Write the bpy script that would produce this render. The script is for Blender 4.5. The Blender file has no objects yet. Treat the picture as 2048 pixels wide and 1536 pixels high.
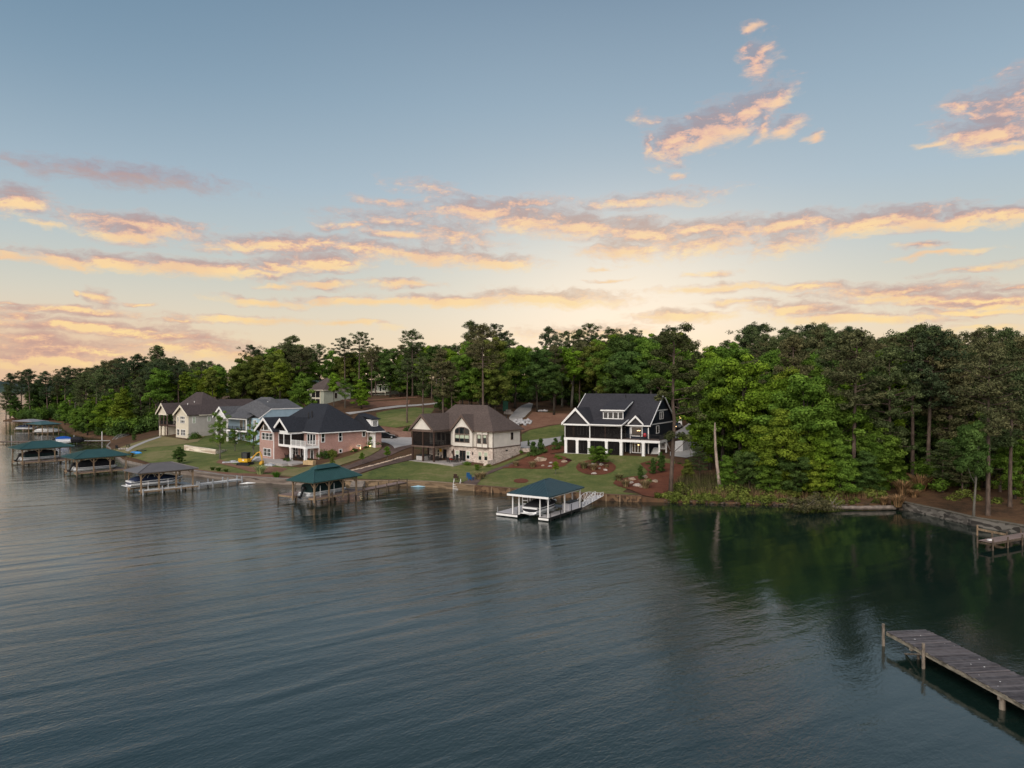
import bpy, math, random
import numpy as np
from mathutils import Vector, Matrix
from mathutils.geometry import delaunay_2d_cdt
R = math.radians
SC = bpy.context.scene
COL = SC.collection
# ------------------------------------------------------------------ camera
H0 = 17.0; FP = 1420.0            # camera height (m), focal length in pixels of a 2048 px wide picture
cam_d = bpy.data.cameras.new('camera'); cam = bpy.data.objects.new('camera', cam_d); COL.objects.link(cam)
cam.location = (0, 0, H0); cam.rotation_euler = (R(90), 0, 0)
cam_d.sensor_width = 36; cam_d.lens = 36*FP/2048; cam_d.clip_start = .5; cam_d.clip_end = 9000
SC.camera = cam
SC.view_settings.view_transform = 'Standard'; SC.view_settings.look = 'None'
SC.view_settings.exposure = 0.0; SC.view_settings.gamma = 1
SC.cycles.max_bounces = 6; SC.cycles.diffuse_bounces = 2; SC.cycles.glossy_bounces = 3
SC.cycles.transparent_max_bounces = 12; SC.cycles.transmission_bounces = 3
SC.cycles.caustics_reflective = False; SC.cycles.caustics_refractive = False
SC.cycles.use_denoising = True
SC.cycles.sample_clamp_indirect = 4

def lin(c):
    c = c/255.0
    return c/12.92 if c <= .04045 else ((c+.055)/1.055)**2.4
def rgb(r, g, b): return (lin(r), lin(g), lin(b), 1)

# ------------------------------------------------------------------ node helpers
class NT:
    def __init__(s, tree): s.t = tree; s.n = tree.nodes; s.l = tree.links
    def new(s, typ, **kw):
        n = s.n.new(typ)
        for k, v in kw.items(): setattr(n, k, v)
        return n
    def put(s, sock, v):
        if isinstance(v, bpy.types.NodeSocket): s.l.new(v, sock)
        elif v is not None: sock.default_value = v
    def m(s, op, a, b=None, c=None, clamp=False):
        n = s.n.new('ShaderNodeMath'); n.operation = op; n.use_clamp = clamp
        s.put(n.inputs[0], a); s.put(n.inputs[1], b); s.put(n.inputs[2], c)
        return n.outputs[0]
    def v(s, op, a, b=None, out=0):
        n = s.n.new('ShaderNodeVectorMath'); n.operation = op
        s.put(n.inputs[0], a); s.put(n.inputs[1], b)
        return n.outputs[out]
    def mr(s, x, a, b, c=0., d=1., smooth=False):
        n = s.n.new('ShaderNodeMapRange'); n.clamp = True
        if smooth: n.interpolation_type = 'SMOOTHSTEP'
        for i, q in enumerate((x, a, b, c, d)): s.put(n.inputs[i], q)
        return n.outputs[0]
    def mix(s, f, a, b, blend='MIX'):
        n = s.n.new('ShaderNodeMix'); n.data_type = 'RGBA'; n.blend_type = blend
        s.put(n.inputs[0], f); s.put(n.inputs[6], a); s.put(n.inputs[7], b)
        return n.outputs[2]
    def ramp(s, f, pts, interp='LINEAR'):
        n = s.n.new('ShaderNodeValToRGB'); n.color_ramp.interpolation = interp
        e = n.color_ramp.elements
        while len(e) < len(pts): e.new(.5)
        for q, (p, c) in zip(e, sorted(pts, key=lambda k: k[0])): q.position = p; q.color = c
        s.put(n.inputs[0], f)
        return n.outputs[0]
    def noise(s, vec, scale, detail=4, rough=.5, dist=0., col=False, lac=2.):
        n = s.n.new('ShaderNodeTexNoise')
        n.inputs['Scale'].default_value = scale; n.inputs['Detail'].default_value = detail
        n.inputs['Roughness'].default_value = rough; n.inputs['Distortion'].default_value = dist
        n.inputs['Lacunarity'].default_value = lac
        if vec is not None: s.put(n.inputs['Vector'], vec)
        return n.outputs['Color' if col else 'Fac']

# ------------------------------------------------------------------ sky (world): dusk gradient + low clouds lit from beneath
world = bpy.data.worlds.new('World'); SC.world = world; world.use_nodes = True
world.node_tree.nodes.clear()
W = NT(world.node_tree)
tc = W.new('ShaderNodeTexCoord').outputs['Generated']
sep = W.new('ShaderNodeSeparateXYZ'); W.l.new(tc, sep.inputs[0])
wx, wy, wz = sep.outputs
az = W.m('ARCTAN2', wx, wy)                     # radians, 0 = the lake view, + to the right
el = W.m('ARCSINE', wz)
def ang(px, py): 
    a = math.atan((px-1024)/FP); return a, math.atan((768-py)/FP*math.cos(a))
# the physical dusk sky gives the base tint of everything that is not in the glow
sky = W.new('ShaderNodeTexSky'); sky.sky_type = 'NISHITA'; sky.sun_disc = False
sky.sun_elevation = R(4); sky.sun_rotation = R(9.5)
EL = W.mr(el, 0., R(90.))
grad = W.ramp(EL, [(0., rgb(232, 203, 172)), (3.0/90, rgb(236, 216, 186)), (5.5/90, rgb(224, 215, 196)),
                   (8./90, rgb(206, 208, 199)), (11./90, rgb(189, 201, 204)), (15./90, rgb(173, 192, 205)),
                   (21.5/90, rgb(151, 174, 192)), (29./90, rgb(125, 149, 171)), (50./90, rgb(72, 102, 138)), (1., rgb(60, 86, 120))])
# warm glow where the sun went down
a0, e0 = ang(1240, 610)
da = W.m('MULTIPLY', W.m('SUBTRACT', az, a0), 1/R(14.)); de = W.m('MULTIPLY', W.m('SUBTRACT', el, e0), 1/R(6.5))
rr = W.m('ADD', W.m('MULTIPLY', da, da), W.m('MULTIPLY', de, de))
glow = W.m('EXPONENT', W.m('MULTIPLY', rr, -1.))
grad = W.mix(W.m('MULTIPLY', glow, .70), grad, (1., .90, .77, 1))
# peach band low on the left
lf = W.m('MULTIPLY', W.mr(az, R(-20.), R(-34.), smooth=True), W.mr(el, R(7.), R(1.), smooth=True))
grad = W.mix(W.m('MULTIPLY', lf, .55), grad, rgb(228, 182, 150))
# slightly darker, bluer towards the upper left
ul = W.m('MULTIPLY', W.mr(az, R(5.), R(-38.), smooth=True), W.mr(el, R(8.), R(28.), smooth=True))
grad = W.mix(W.m('MULTIPLY', ul, .55), grad, rgb(98, 133, 160))
grad = W.mix(.04, grad, W.mix(1., sky.outputs[0], (.1, .1, .1, 1), 'MULTIPLY'))
# unseen sky behind the viewer, made pale and brighter to light the house fronts
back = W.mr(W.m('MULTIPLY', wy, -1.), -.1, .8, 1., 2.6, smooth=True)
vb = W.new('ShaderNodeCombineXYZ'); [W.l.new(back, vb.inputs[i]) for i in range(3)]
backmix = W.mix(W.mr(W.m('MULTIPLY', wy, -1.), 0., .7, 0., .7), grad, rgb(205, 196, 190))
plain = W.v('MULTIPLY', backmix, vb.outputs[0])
below = W.mr(wz, -.02, 0.)
# clouds: px, py, half width, half height, tilt (deg), strength, all turned into directions
CL = [(250,352,165,15,0,.8),(35,402,58,24,-6,1.2),(280,452,135,17,2,1.25),(268,472,60,14,0,1.1),(40,326,34,6,6,.7),(95,451,32,6,0,.8),
 (20,508,48,8,0,1),(130,518,82,13,6,1.1),(225,522,75,11,8,1),(400,538,190,13,1,1.15),(560,533,60,12,0,1.1),(640,525,82,17,-2,1.2),
 (430,500,30,4,0,.8),(560,492,140,13,-3,1.2),(640,482,80,11,0,1.1),(740,500,90,14,4,1),(700,452,60,8,0,.75),(800,470,80,9,3,.85),(790,408,70,6,4,.6),(870,382,60,9,8,.5),
 (790,440,100,14,0,.62),(860,515,110,13,4,1.15),(985,522,90,12,5,1.1),(960,422,90,17,2,1.2),(1020,410,100,12,-2,1.1),
 (900,470,90,26,6,.68),(1060,440,90,22,8,1.15),(1160,450,110,22,9,1.25),(1290,465,120,22,6,1.25),(1250,500,85,12,0,1.1),(1280,402,120,10,-3,.7),
 (1420,458,120,16,-1,1.15),(1580,450,110,17,-3,1.2),(1400,490,150,16,-4,.8),(1580,485,70,14,-10,.75),(1760,442,150,20,-2,1.3),(1920,438,160,13,-1,1.2),(2060,434,90,11,0,1),
 (549,573,32,5,0,1),(648,571,62,6,0,1.1),(800,567,62,6,-2,1.1),(535,603,82,6,2,.9),(740,601,130,6,0,1.2),(900,601,180,9,0,1.25),(1090,597,160,14,0,1.35),
 (202,598,26,13,0,1.15),(160,592,9,6,0,.9),(275,607,26,3,0,.8),(140,621,150,7,0,1.15),(20,605,60,3,0,.7),(30,630,60,6,0,.9),
 (480,638,110,6,-1,1),(700,646,80,4,2,.8),(180,655,210,11,1,1.25),(320,672,170,9,4,1.1),(60,680,70,16,0,1.25),(120,700,150,16,2,1.15),(90,720,150,14,0,1.1),(400,700,160,14,4,.9),(10,732,60,5,0,1),(350,642,50,4,0,.8),
 (1360,632,98,9,1,1.25),(1170,665,120,12,0,.8),(1440,576,105,7,0,1.2),(1620,574,90,8,0,1.1),(1420,549,44,5,0,.8),(1800,583,180,13,0,1.05),(1960,602,190,11,2,1.25),(1800,598,110,8,0,1.1),
 (1590,620,95,11,3,1.25),(1720,636,160,8,2,1.15),(1480,605,60,6,0,.8),(1960,622,130,5,2,1.0),(2040,578,60,6,0,.9),(1960,535,85,5,-2,.75),
 (1845,492,44,6,2,1),(1895,505,85,4,-1,1.1),(1212,560,38,3,0,.9),(1205,538,22,3,-4,.8),(1960,655,90,5,2,.7),
 (1350,283,48,28,-20,1.15),(1410,258,90,27,-18,1.3),(1490,228,85,22,-24,1.25),(1550,200,36,14,-32,1),(1300,292,12,16,0,.8),(1525,252,16,20,20,.8),(1572,252,32,12,-16,.9),(1625,270,14,6,0,1),
 (1520,120,28,26,15,1.05),(1502,92,14,10,30,.8),(1503,54,18,5,0,.8),(1350,350,14,5,10,.6),(1292,238,20,7,10,.45),
 (1985,262,95,24,6,1.35),(1930,210,42,17,-10,.9),(2010,222,80,40,-5,1.0),(1865,285,26,5,-3,.85),(2010,298,50,8,2,.9),(2040,180,50,24,-20,.7),
 (1460,470,200,10,-3,.7)]
def cloud_group():
    g = bpy.data.node_groups.new('cloud_density', 'ShaderNodeTree')
    g.interface.new_socket('P', in_out='INPUT', socket_type='NodeSocketVector')
    g.interface.new_socket('D', in_out='OUTPUT', socket_type='NodeSocketFloat')
    G = NT(g); gi = G.new('NodeGroupInput'); go = G.new('NodeGroupOutput')
    P = gi.outputs[0]
    w = G.noise(G.v('MULTIPLY', P, (1., 2.2, 1.)), 16., 3, .6, col=True)
    w = G.v('MULTIPLY', G.v('SUBTRACT', w, (.5, .5, .5)), (.056, .026, 0.))
    Q = G.v('ADD', P, w)
    acc = None
    for ci, (px, py, hw, hh, t, s) in enumerate(CL):
        if acc is not None and ci % 7 == 0:           # chained in short runs so that the shader stays within its stack
            vm = G.new('ShaderNodeVectorMath', operation='MULTIPLY_ADD'); G.l.new(acc, vm.inputs[0])
            vm.inputs[1].default_value = (1e-8, 1e-8, 1e-8); G.l.new(Q, vm.inputs[2]); Q = vm.outputs[0]
        a, e = ang(px, py)
        mp = G.new('ShaderNodeMapping', vector_type='TEXTURE')
        mp.inputs['Location'].default_value = (a, e, 0); mp.inputs['Rotation'].default_value = (0, 0, R(-t))
        mp.inputs['Scale'].default_value = (hw/FP*1.18*math.cos(a)**1.5, hh/FP*1.45*math.cos(a), 1)
        G.l.new(Q, mp.inputs['Vector'])
        ln = G.v('LENGTH', mp.outputs[0], out=1)
        q = G.m('MULTIPLY_ADD', ln, -s, s)
        acc = q if acc is None else G.m('MAXIMUM', acc, q)
    nz = G.noise(G.v('MULTIPLY', G.v('ADD', P, w), (1., 2.4, 1.)), 40., 9, .66)
    d = G.m('ADD', G.m('MULTIPLY', G.m('MAXIMUM', acc, -.9), .85), G.m('MULTIPLY', G.m('SUBTRACT', nz, .5), 1.75))
    g.links.new(d, go.inputs[0])
    return g
cg = cloud_group()
cP = W.new('ShaderNodeCombineXYZ'); W.l.new(az, cP.inputs[0]); W.l.new(el, cP.inputs[1])
def dens(off):
    n = W.new('ShaderNodeGroup'); n.node_tree = cg
    W.l.new(W.v('ADD', cP.outputs[0], off), n.inputs[0]); return n.outputs[0]
d0 = dens((0, 0, 0)); d1 = dens((.003, -.0105, 0))
fine = W.m('MULTIPLY', W.m('SUBTRACT', W.noise(W.v('MULTIPLY', cP.outputs[0], (1., 1.8, 1.)), 110., 6, .7), .5), 1.1)
alpha = W.mr(W.m('ADD', d0, W.m('MULTIPLY', fine, .35)), -.36, .80, smooth=True)
thick = W.m('MULTIPLY', W.m('SUBTRACT', d0, .15), 1.05)
bot = W.mr(W.m('SUBTRACT', d0, d1), -.25, .50, smooth=True)        # near a lower edge
low = W.mr(el, R(3.), R(22.))
shade = W.mix(low, rgb(198, 160, 148), rgb(160, 154, 164))
litc = W.mix(low, rgb(255, 222, 158), rgb(253, 212, 172))
tt = W.mr(W.m('ADD', W.m('SUBTRACT', d0, d1), fine), -.60, .66)                      # 0 upper side, 1 lower side of a cloud
peach = W.mix(low, rgb(229, 183, 154), rgb(233, 188, 170))
gate = W.mr(W.noise(cP.outputs[0], 9., 3, .6), .36, .60, .45, 1.)
ccol = W.mix(W.mr(tt, .32, .72, smooth=True), W.mix(W.mr(thick, -.45, .05), peach, shade), peach)
ccol = W.mix(W.m('MULTIPLY', W.mr(tt, .60, 1., smooth=True), gate), ccol, litc)
unlit = W.m('MULTIPLY', W.mr(az, R(-12.), R(-18.)), W.mr(el, R(12.6), R(13.3)))      # the high streak on the left gets no light any more
ccol = W.mix(W.m('MULTIPLY', unlit, .85), ccol, rgb(166, 150, 158))
ccol = W.mix(W.m('MULTIPLY', glow, .35), ccol, (1.0, .84, .52, 1))
clouded = W.mix(W.m('MULTIPLY', alpha, .93), grad, ccol)
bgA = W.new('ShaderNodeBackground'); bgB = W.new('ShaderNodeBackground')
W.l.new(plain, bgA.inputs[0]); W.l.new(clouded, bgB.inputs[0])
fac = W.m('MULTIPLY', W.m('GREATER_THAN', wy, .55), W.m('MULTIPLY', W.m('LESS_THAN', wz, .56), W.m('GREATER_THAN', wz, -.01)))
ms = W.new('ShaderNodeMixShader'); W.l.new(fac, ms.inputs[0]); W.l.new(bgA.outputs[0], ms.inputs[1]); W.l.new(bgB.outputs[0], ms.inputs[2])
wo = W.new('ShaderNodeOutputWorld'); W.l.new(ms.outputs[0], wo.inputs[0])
world.cycles.sampling_method = 'MANUAL'; world.cycles.sample_map_resolution = 512

# added soft fill lamp behind the viewer for the house fronts, not the sun
sl = bpy.data.lights.new('sun', 'SUN'); sl.energy = 2.4; sl.angle = R(55); sl.color = (1, .90, .80)
so = bpy.data.objects.new('sun', sl); COL.objects.link(so)
so.rotation_euler = Vector((-.45, -1., .85)).to_track_quat('Z', 'Y').to_euler()

# ------------------------------------------------------------------ materials
MATS = {}
def mat(name, col, rough=.8, spec=.3, metal=0., var=.12, scale=2., bump=0., bscale=20., emit=None, coat=0., stretch=(1, 1, 1)):
    if name in MATS: return MATS[name]
    m = bpy.data.materials.new(name); m.use_nodes = True; m.node_tree.nodes.clear(); T = NT(m.node_tree)
    b = T.new('ShaderNodeBsdfPrincipled'); o = T.new('ShaderNodeOutputMaterial'); T.l.new(b.outputs[0], o.inputs[0])
    b.inputs['Roughness'].default_value = rough; b.inputs['Specular IOR Level'].default_value = spec
    b.inputs['Metallic'].default_value = metal; b.inputs['Coat Weight'].default_value = coat
    c = tuple(col[:3])+(1,)
    co = T.new('ShaderNodeTexCoord').outputs['Object']
    if stretch != (1, 1, 1): co = T.v('MULTIPLY', co, stretch)
    if var:
        n = T.noise(co, scale, 5, .6)
        lo = tuple(x*(1-var*1.6) for x in c[:3])+(1,); hi = tuple(min(1, x*(1+var)) for x in c[:3])+(1,)
        cc = T.mix(T.mr(n, .3, .7), lo, hi); T.l.new(cc, b.inputs['Base Color'])
    else: b.inputs['Base Color'].default_value = c
    if bump:
        bp = T.new('ShaderNodeBump'); bp.inputs['Strength'].default_value = bump; bp.inputs['Distance'].default_value = .03
        T.l.new(T.noise(co, bscale, 3), bp.inputs['Height']); T.l.new(bp.outputs[0], b.inputs['Normal'])
    if emit:
        b.inputs['Emission Color'].default_value = tuple(emit[:3])+(1,); b.inputs['Emission Strength'].default_value = emit[3]
    MATS[name] = m
    return m

# ------------------------------------------------------------------ mesh builder
class MB:
    def __init__(s): s.v = []; s.f = []; s.m = []; s.mi = 0; s.M = Matrix.Identity(4)
    def at(s, loc=(0, 0, 0), rz=0, rx=0, ry=0):
        s.M = Matrix.Translation(loc) @ Matrix.Rotation(rz, 4, 'Z') @ Matrix.Rotation(ry, 4, 'Y') @ Matrix.Rotation(rx, 4, 'X'); return s
    def add(s, vs, fs):
        o = len(s.v); s.v += [tuple(s.M @ Vector(p)) for p in vs]
        for f in fs: s.f.append([o+i for i in f]); s.m.append(s.mi)
        return s
    def box(s, x0, x1, y0, y1, z0, z1):
        return s.add([(x0,y0,z0),(x1,y0,z0),(x1,y1,z0),(x0,y1,z0),(x0,y0,z1),(x1,y0,z1),(x1,y1,z1),(x0,y1,z1)],
                     [(3,2,1,0),(4,5,6,7),(0,1,5,4),(1,2,6,5),(2,3,7,6),(3,0,4,7)])
    def prism(s, poly, h, axis='y', a=0):
        """poly: 2-D points; extruded from a to a+h along axis (y: poly in xz; x: poly in yz; z: poly in xy)"""
        n = len(poly)
        def P(p, t): return (p[0], t, p[1]) if axis == 'y' else ((t, p[0], p[1]) if axis == 'x' else (p[0], p[1], t))
        vs = [P(p, a) for p in poly]+[P(p, a+h) for p in poly]
        fs = [list(range(n)), list(range(2*n-1, n-1, -1))]+[[(i+1) % n, i, n+i, n+(i+1) % n] for i in range(n)]
        area = sum(poly[i][0]*poly[(i+1) % n][1]-poly[(i+1) % n][0]*poly[i][1] for i in range(n))
        flip = (area > 0) == (axis != 'y')
        if h < 0: flip = not flip
        if flip: fs = [f[::-1] for f in fs]
        return s.add(vs, fs)
    def tube(s, p0, p1, r0, r1=None, n=8, caps=True):
        r1 = r0 if r1 is None else r1
        a = Vector(p0); b = Vector(p1); d = (b-a)
        if d.length < 1e-6: return s
        d.normalize(); u = d.orthogonal().normalized(); w = d.cross(u)
        vs = [a+(u*math.cos(t)+w*math.sin(t))*r0 for t in [2*math.pi*i/n for i in range(n)]]
        vs += [b+(u*math.cos(t)+w*math.sin(t))*r1 for t in [2*math.pi*i/n for i in range(n)]]
        fs = [[i, (i+1) % n, n+(i+1) % n, n+i] for i in range(n)]
        if caps: fs += [list(range(n))[::-1], list(range(n, 2*n))]
        return s.add(vs, fs)
    def path(s, pts, rads, n=8):
        """a continuous tapered limb through several points"""
        rings = []
        P = [Vector(p) for p in pts]; vs = []
        u = None
        for i, p in enumerate(P):
            d = (P[min(i+1, len(P)-1)]-P[max(i-1, 0)]).normalized()
            if u is None: u = d.orthogonal().normalized()
            u = (u-d*u.dot(d)).normalized(); w = d.cross(u)
            vs += [p+(u*math.cos(t)+w*math.sin(t))*rads[i] for t in [2*math.pi*k/n for k in range(n)]]
        fs = []
        for i in range(len(P)-1):
            for k in range(n): fs.append([i*n+k, i*n+(k+1) % n, (i+1)*n+(k+1) % n, (i+1)*n+k])
        fs += [list(range(n))[::-1], [(len(P)-1)*n+k for k in range(n)]]
        return s.add(vs, fs)
    def blob(s, c, r, sq=(1, 1, 1), seed=0, rough=.25, n=2):
        import bmesh
        bm = bmesh.new(); bmesh.ops.create_icosphere(bm, subdivisions=n, radius=1)
        rnd = random.Random(seed); vs = []
        for v in bm.verts:
            k = r*(1+rough*(rnd.random()-.5)*2); vs.append((c[0]+v.co.x*k*sq[0], c[1]+v.co.y*k*sq[1], c[2]+v.co.z*k*sq[2]))
        fs = [[v.index for v in f.verts] for f in bm.faces]; bm.free()
        return s.add(vs, fs)
    def obj(s, name, mats, parent=None, loc=None, rz=None, smooth=False, label=None, bevel=0):
        me = bpy.data.meshes.new(name); me.from_pydata(s.v, [], s.f)
        if not isinstance(mats, (list, tuple)): mats = [mats]
        for m in mats: me.materials.append(m)
        if len(mats) > 1: me.polygons.foreach_set('material_index', s.m)
        if smooth: me.polygons.foreach_set('use_smooth', [True]*len(s.f))
        me.update(); o = bpy.data.objects.new(name, me); COL.objects.link(o)
        if parent is not None: o.parent = parent
        if loc is not None: o.location = loc
        if rz is not None: o.rotation_euler = (0, 0, rz)
        if label: o['label'] = label
        if bevel:
            b = o.modifiers.new('bevel', 'BEVEL'); b.width = bevel; b.segments = 2; b.limit_method = 'ANGLE'
        return o
def tag(o, label, cat, group=None, kind=None):
    if label: o['label'] = label
    if cat: o['category'] = cat
    if group: o['group'] = group
    if kind: o['kind'] = kind
    return o
def thing(name, label, cat, loc=(0, 0, 0), rz=0, group=None):
    o = bpy.data.objects.new(name, None); o.empty_display_size = .5; COL.objects.link(o)
    o.location = loc; o.rotation_euler = (0, 0, rz)
    return tag(o, label, cat, group)
def children(o): return [c for c in bpy.data.objects if c.parent == o]
def copy_tree(o, kids=None, parent=None):
    c = o.copy(); COL.objects.link(c)
    if parent is not None: c.parent = parent
    for ch in (children(o)): copy_tree(ch, None, c)
    return c
# ------------------------------------------------------------------ the ground
def ray(px, py): return Vector(((px-1024)/FP, 1., (768-py)/FP))
def zat(px, py, d): return H0-(py-768)/FP*d
def PW(px, py, z):
    """the point of the view ray of a pixel that lies at height z"""
    d = (H0-z)*FP/(py-768); return Vector(((px-1024)/FP*d, d, z))
def PD(px, py, d): return Vector(((px-1024)/FP*d, d, zat(px, py, d)))
# waterline as read off the photograph, left to right
SH_PX = [(6,842),(60,845),(118,846),(128,858),(142,868),(175,874),(206,878),(222,886),(214,895),(212,903),(232,912),(246,924),(300,936),(358,947),(411,955),(440,960),(480,964),
         (542,967),(583,969.5),(640,971),(699,972),(760,972),(809,972),(860,974),(909,978),(950,982),(985,985),(1020,988),(1100,993),(1160,998),(1240,1002.5),(1283,1004),
         (1330,1005),(1400,1007),(1494,1009.5),(1548,1010),(1600,1012),(1665,1013),(1728,1014),(1780,1016),(1806,1019),(1869,1033),(1900,1040),(1947,1052),(2000,1061),(2048,1070),(2100,1079)]
SHORE = [PW(x, y, 0).xy for x, y in SH_PX]
LAND = [tuple(p) for p in SHORE]+[(70,72),(80,60),(84,45),(74,30),(60,12),(56,-30),(90,-120),(400,-300),(1500,-300),(3000,0),(3000,3500),(-200,3500),(-260,1500),(-420,900),(-430,700),(-330,520),(-262,400)]
CP = []
for i, (x, y) in enumerate(SH_PX[:-1]):
    p = PW(x, y, 0); z = .75 if (222 <= x <= 1290 or x > 1790) else .35
    CP.append((p.x, p.y+.8, z))
def cp(px, py, d): p = PD(px, py, d); CP.append(tuple(p))
for a in [(376,877,180),(322,872,188),(300,890,172),(415,864,192),(440,884,174),(480,890,172),(350,905,158),(430,912,150),(500,912,148),
          (548,919,142.4),(519,919,146),(600,924,138.6),(638,918,138.5),(735,891,147.3),(790,884,153),(770,876,163),(700,930,132),(640,945,126),(700,950,123),
          (800,845,176),(760,815,205),(830,812,207),(700,800,214),(640,806,224),(800,893,154),(818,882,159),(760,940,127),
          (870,925,136.5),(985,926.5,136),(1040,901.6,143.8),(825,922,140),(905,945,127),(1060,905,142),
          (1131,906,138),(1287,912.5,130.6),(1220,909,134),(1360,912,128),(1400,893,137),(1380,862,158),(1330,905,133),(1100,960,116.8),(1180,940,123.5),(1250,960,116),
          (1090,887,150),(1080,862,163),(1050,872,157),(1130,858,165),(1075,822,184),(1020,826,184),(1020,800,215),(940,815,195),(900,815,195),(1140,825,182),(1200,822,184)]: cp(*a)
CP += [(35,118,2.2),(45,125,3.4),(60,130,4.2),(70,150,6.),(80,200,10),(60,108,1.6),(75,95,1.7),(90,105,3.),(110,80,3),(120,140,7),(110,40,4),(90,-20,5),(110,200,12),(30,160,6.6),(42,170,8.),
       (15,200,11),(-60,262,12.5),(0,300,16),(-100,215,4.6),(-112,222,3.8),(-130,255,3.2),(-165,300,3.),(-190,350,3.),(-230,360,2.),(-100,300,8),(-100,260,7),(0,240,14),(50,240,13.5),(120,300,16),(200,200,16),
       (-250,420,2),(-150,420,6),(-300,600,3),(0,450,20),(200,450,22),(300,100,14),(0,900,26),(-250,900,10),(400,700,28),(700,200,26),(700,900,28),(300,-100,10),(2800,0,30),(2800,3000,30),(0,3000,30),(-200,2500,14),(1400,1500,30)]
CPA = np.array(CP); _S = 100.
def _phi(r): return np.where(r > 1e-9, r*r*np.log(np.maximum(r, 1e-9)), 0)
_X = CPA[:, :2]/_S; _D = np.linalg.norm(_X[:, None]-_X[None], axis=2); _n = len(_X)
_A = np.zeros((_n+3, _n+3)); _A[:_n, :_n] = _phi(_D)+np.eye(_n)*2e-3; _A[:_n, _n] = 1; _A[:_n, _n+1:] = _X; _A[_n, :_n] = 1; _A[_n+1:, :_n] = _X.T
_c = np.linalg.solve(_A, np.concatenate([CPA[:, 2], [0, 0, 0]]))
def TZ(P):
    P = np.asarray(P, float).reshape(-1, 2)/_S; out = []
    for k in range(0, len(P), 4000):
        q = P[k:k+4000]; r = np.linalg.norm(q[:, None]-_X[None], axis=2)
        out.append(_phi(r) @ _c[:_n]+_c[_n]+q @ _c[_n+1:])
    z = np.concatenate(out); return np.maximum(z, .3)
def tz(x, y): return float(TZ([(x, y)])[0])
def hit(pts):
    """where the view rays of some pixels meet the ground"""
    res = []
    for px, py in pts:
        d = np.arange(60., 420., .25); X = (px-1024)/FP*d; z = TZ(np.stack([X, d], 1)); rz = H0-(py-768)/FP*d
        i = np.argmax(z > rz); res.append(Vector((X[i], d[i], z[i])))
    return res
def hit1(px, py): return hit([(px, py)])[0]
def inside(P, poly):
    P = np.asarray(P, float); x, y = P[:, 0], P[:, 1]; c = np.zeros(len(P), bool); n = len(poly)
    for i in range(n):
        x1, y1 = poly[i]; x2, y2 = poly[(i+1) % n]
        if y1 == y2: continue
        k = ((y1 > y) != (y2 > y)) & (x < (x2-x1)*(y-y1)/(y2-y1)+x1); c ^= k
    return c
def sheet(name, poly, step, off, m, label=None, cat=None, kind='structure', wall=None, extra=None, height=TZ):
    """a sheet draped over the ground inside a polygon"""
    poly = [tuple(p)[:2] for p in poly]
    dense = []
    for i in range(len(poly)):
        a = np.array(poly[i]); b = np.array(poly[(i+1) % len(poly)]); L = np.linalg.norm(b-a); k = max(1, min(60, int(L/step)))
        dense += [tuple(a+(b-a)*j/k) for j in range(k)]
    if extra is None:
        xs = [p[0] for p in poly]; ys = [p[1] for p in poly]
        gx, gy = np.meshgrid(np.arange(min(xs), max(xs), step), np.arange(min(ys), max(ys), step)); g = np.stack([gx.ravel(), gy.ravel()], 1)
    else: g = extra
    g = g[inside(g, poly)]
    vs = [Vector(p) for p in dense]+[Vector(p) for p in g]; nd = len(dense)
    r = delaunay_2d_cdt(vs, [(i, (i+1) % nd) for i in range(nd)], [], 1, 1e-4)
    V = np.array([(v.x, v.y) for v in r[0]]); F = r[2]
    F = [f if (lambda a, b, c: (b[0]-a[0])*(c[1]-a[1])-(b[1]-a[1])*(c[0]-a[0]) > 0)(V[f[0]], V[f[1]], V[f[2]]) else f[::-1] for f in F]
    z = height(V)+off; verts = [(a, b, c) for (a, b), c in zip(V.tolist(), z.tolist())]
    if wall is not None:
        n0 = len(verts); verts += [(a, b, wall) for a, b, c in verts[:nd]]
        F = list(F)+[[i, n0+i, n0+(i+1) % nd, (i+1) % nd] for i in range(nd)]
    me = bpy.data.meshes.new(name); me.from_pydata(verts, [], [list(f) for f in F]); me.materials.append(m)
    me.polygons.foreach_set('use_smooth', [True]*len(me.polygons)); me.update()
    o = bpy.data.objects.new(name, me); COL.objects.link(o); tag(o, label, cat, kind=kind); return o

def ground_mat(name, cols, scale, bump=.3, extra=None, rough=.95):
    m = bpy.data.materials.new(name); m.use_nodes = True; m.node_tree.nodes.clear(); T = NT(m.node_tree)
    b = T.new('ShaderNodeBsdfPrincipled'); o = T.new('ShaderNodeOutputMaterial'); T.l.new(b.outputs[0], o.inputs[0])
    b.inputs['Roughness'].default_value = rough; b.inputs['Specular IOR Level'].default_value = .15
    co = T.new('ShaderNodeTexCoord').outputs['Object']
    n1 = T.noise(co, scale, 8, .72); n2 = T.noise(co, scale*.13, 3, .5); n3 = T.noise(co, scale*7, 3, .6)
    f = T.m('ADD', T.m('MULTIPLY', n1, .45), T.m('ADD', T.m('MULTIPLY', n2, .35), T.m('MULTIPLY', n3, .2)))
    k = len(cols); c = T.ramp(f, [(.40+.20*i/(k-1), tuple(q[:3])+(1,)) for i, q in enumerate(cols)])
    T.l.new(c, b.inputs['Base Color'])
    bp = T.new('ShaderNodeBump'); bp.inputs['Strength'].default_value = bump; bp.inputs['Distance'].default_value = .15
    T.l.new(T.noise(co, 3., 6, .75), bp.inputs['Height']); T.l.new(bp.outputs[0], b.inputs['Normal'])
    return m
gm_floor = ground_mat('forest_floor', [(.030,.022,.014),(.075,.042,.024),(.10,.055,.030),(.045,.045,.018)], .35)
gm_lawn = ground_mat('lawn_grass', [(.052,.074,.022),(.088,.108,.030),(.122,.132,.040),(.185,.160,.070)], .42, .35)
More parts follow.
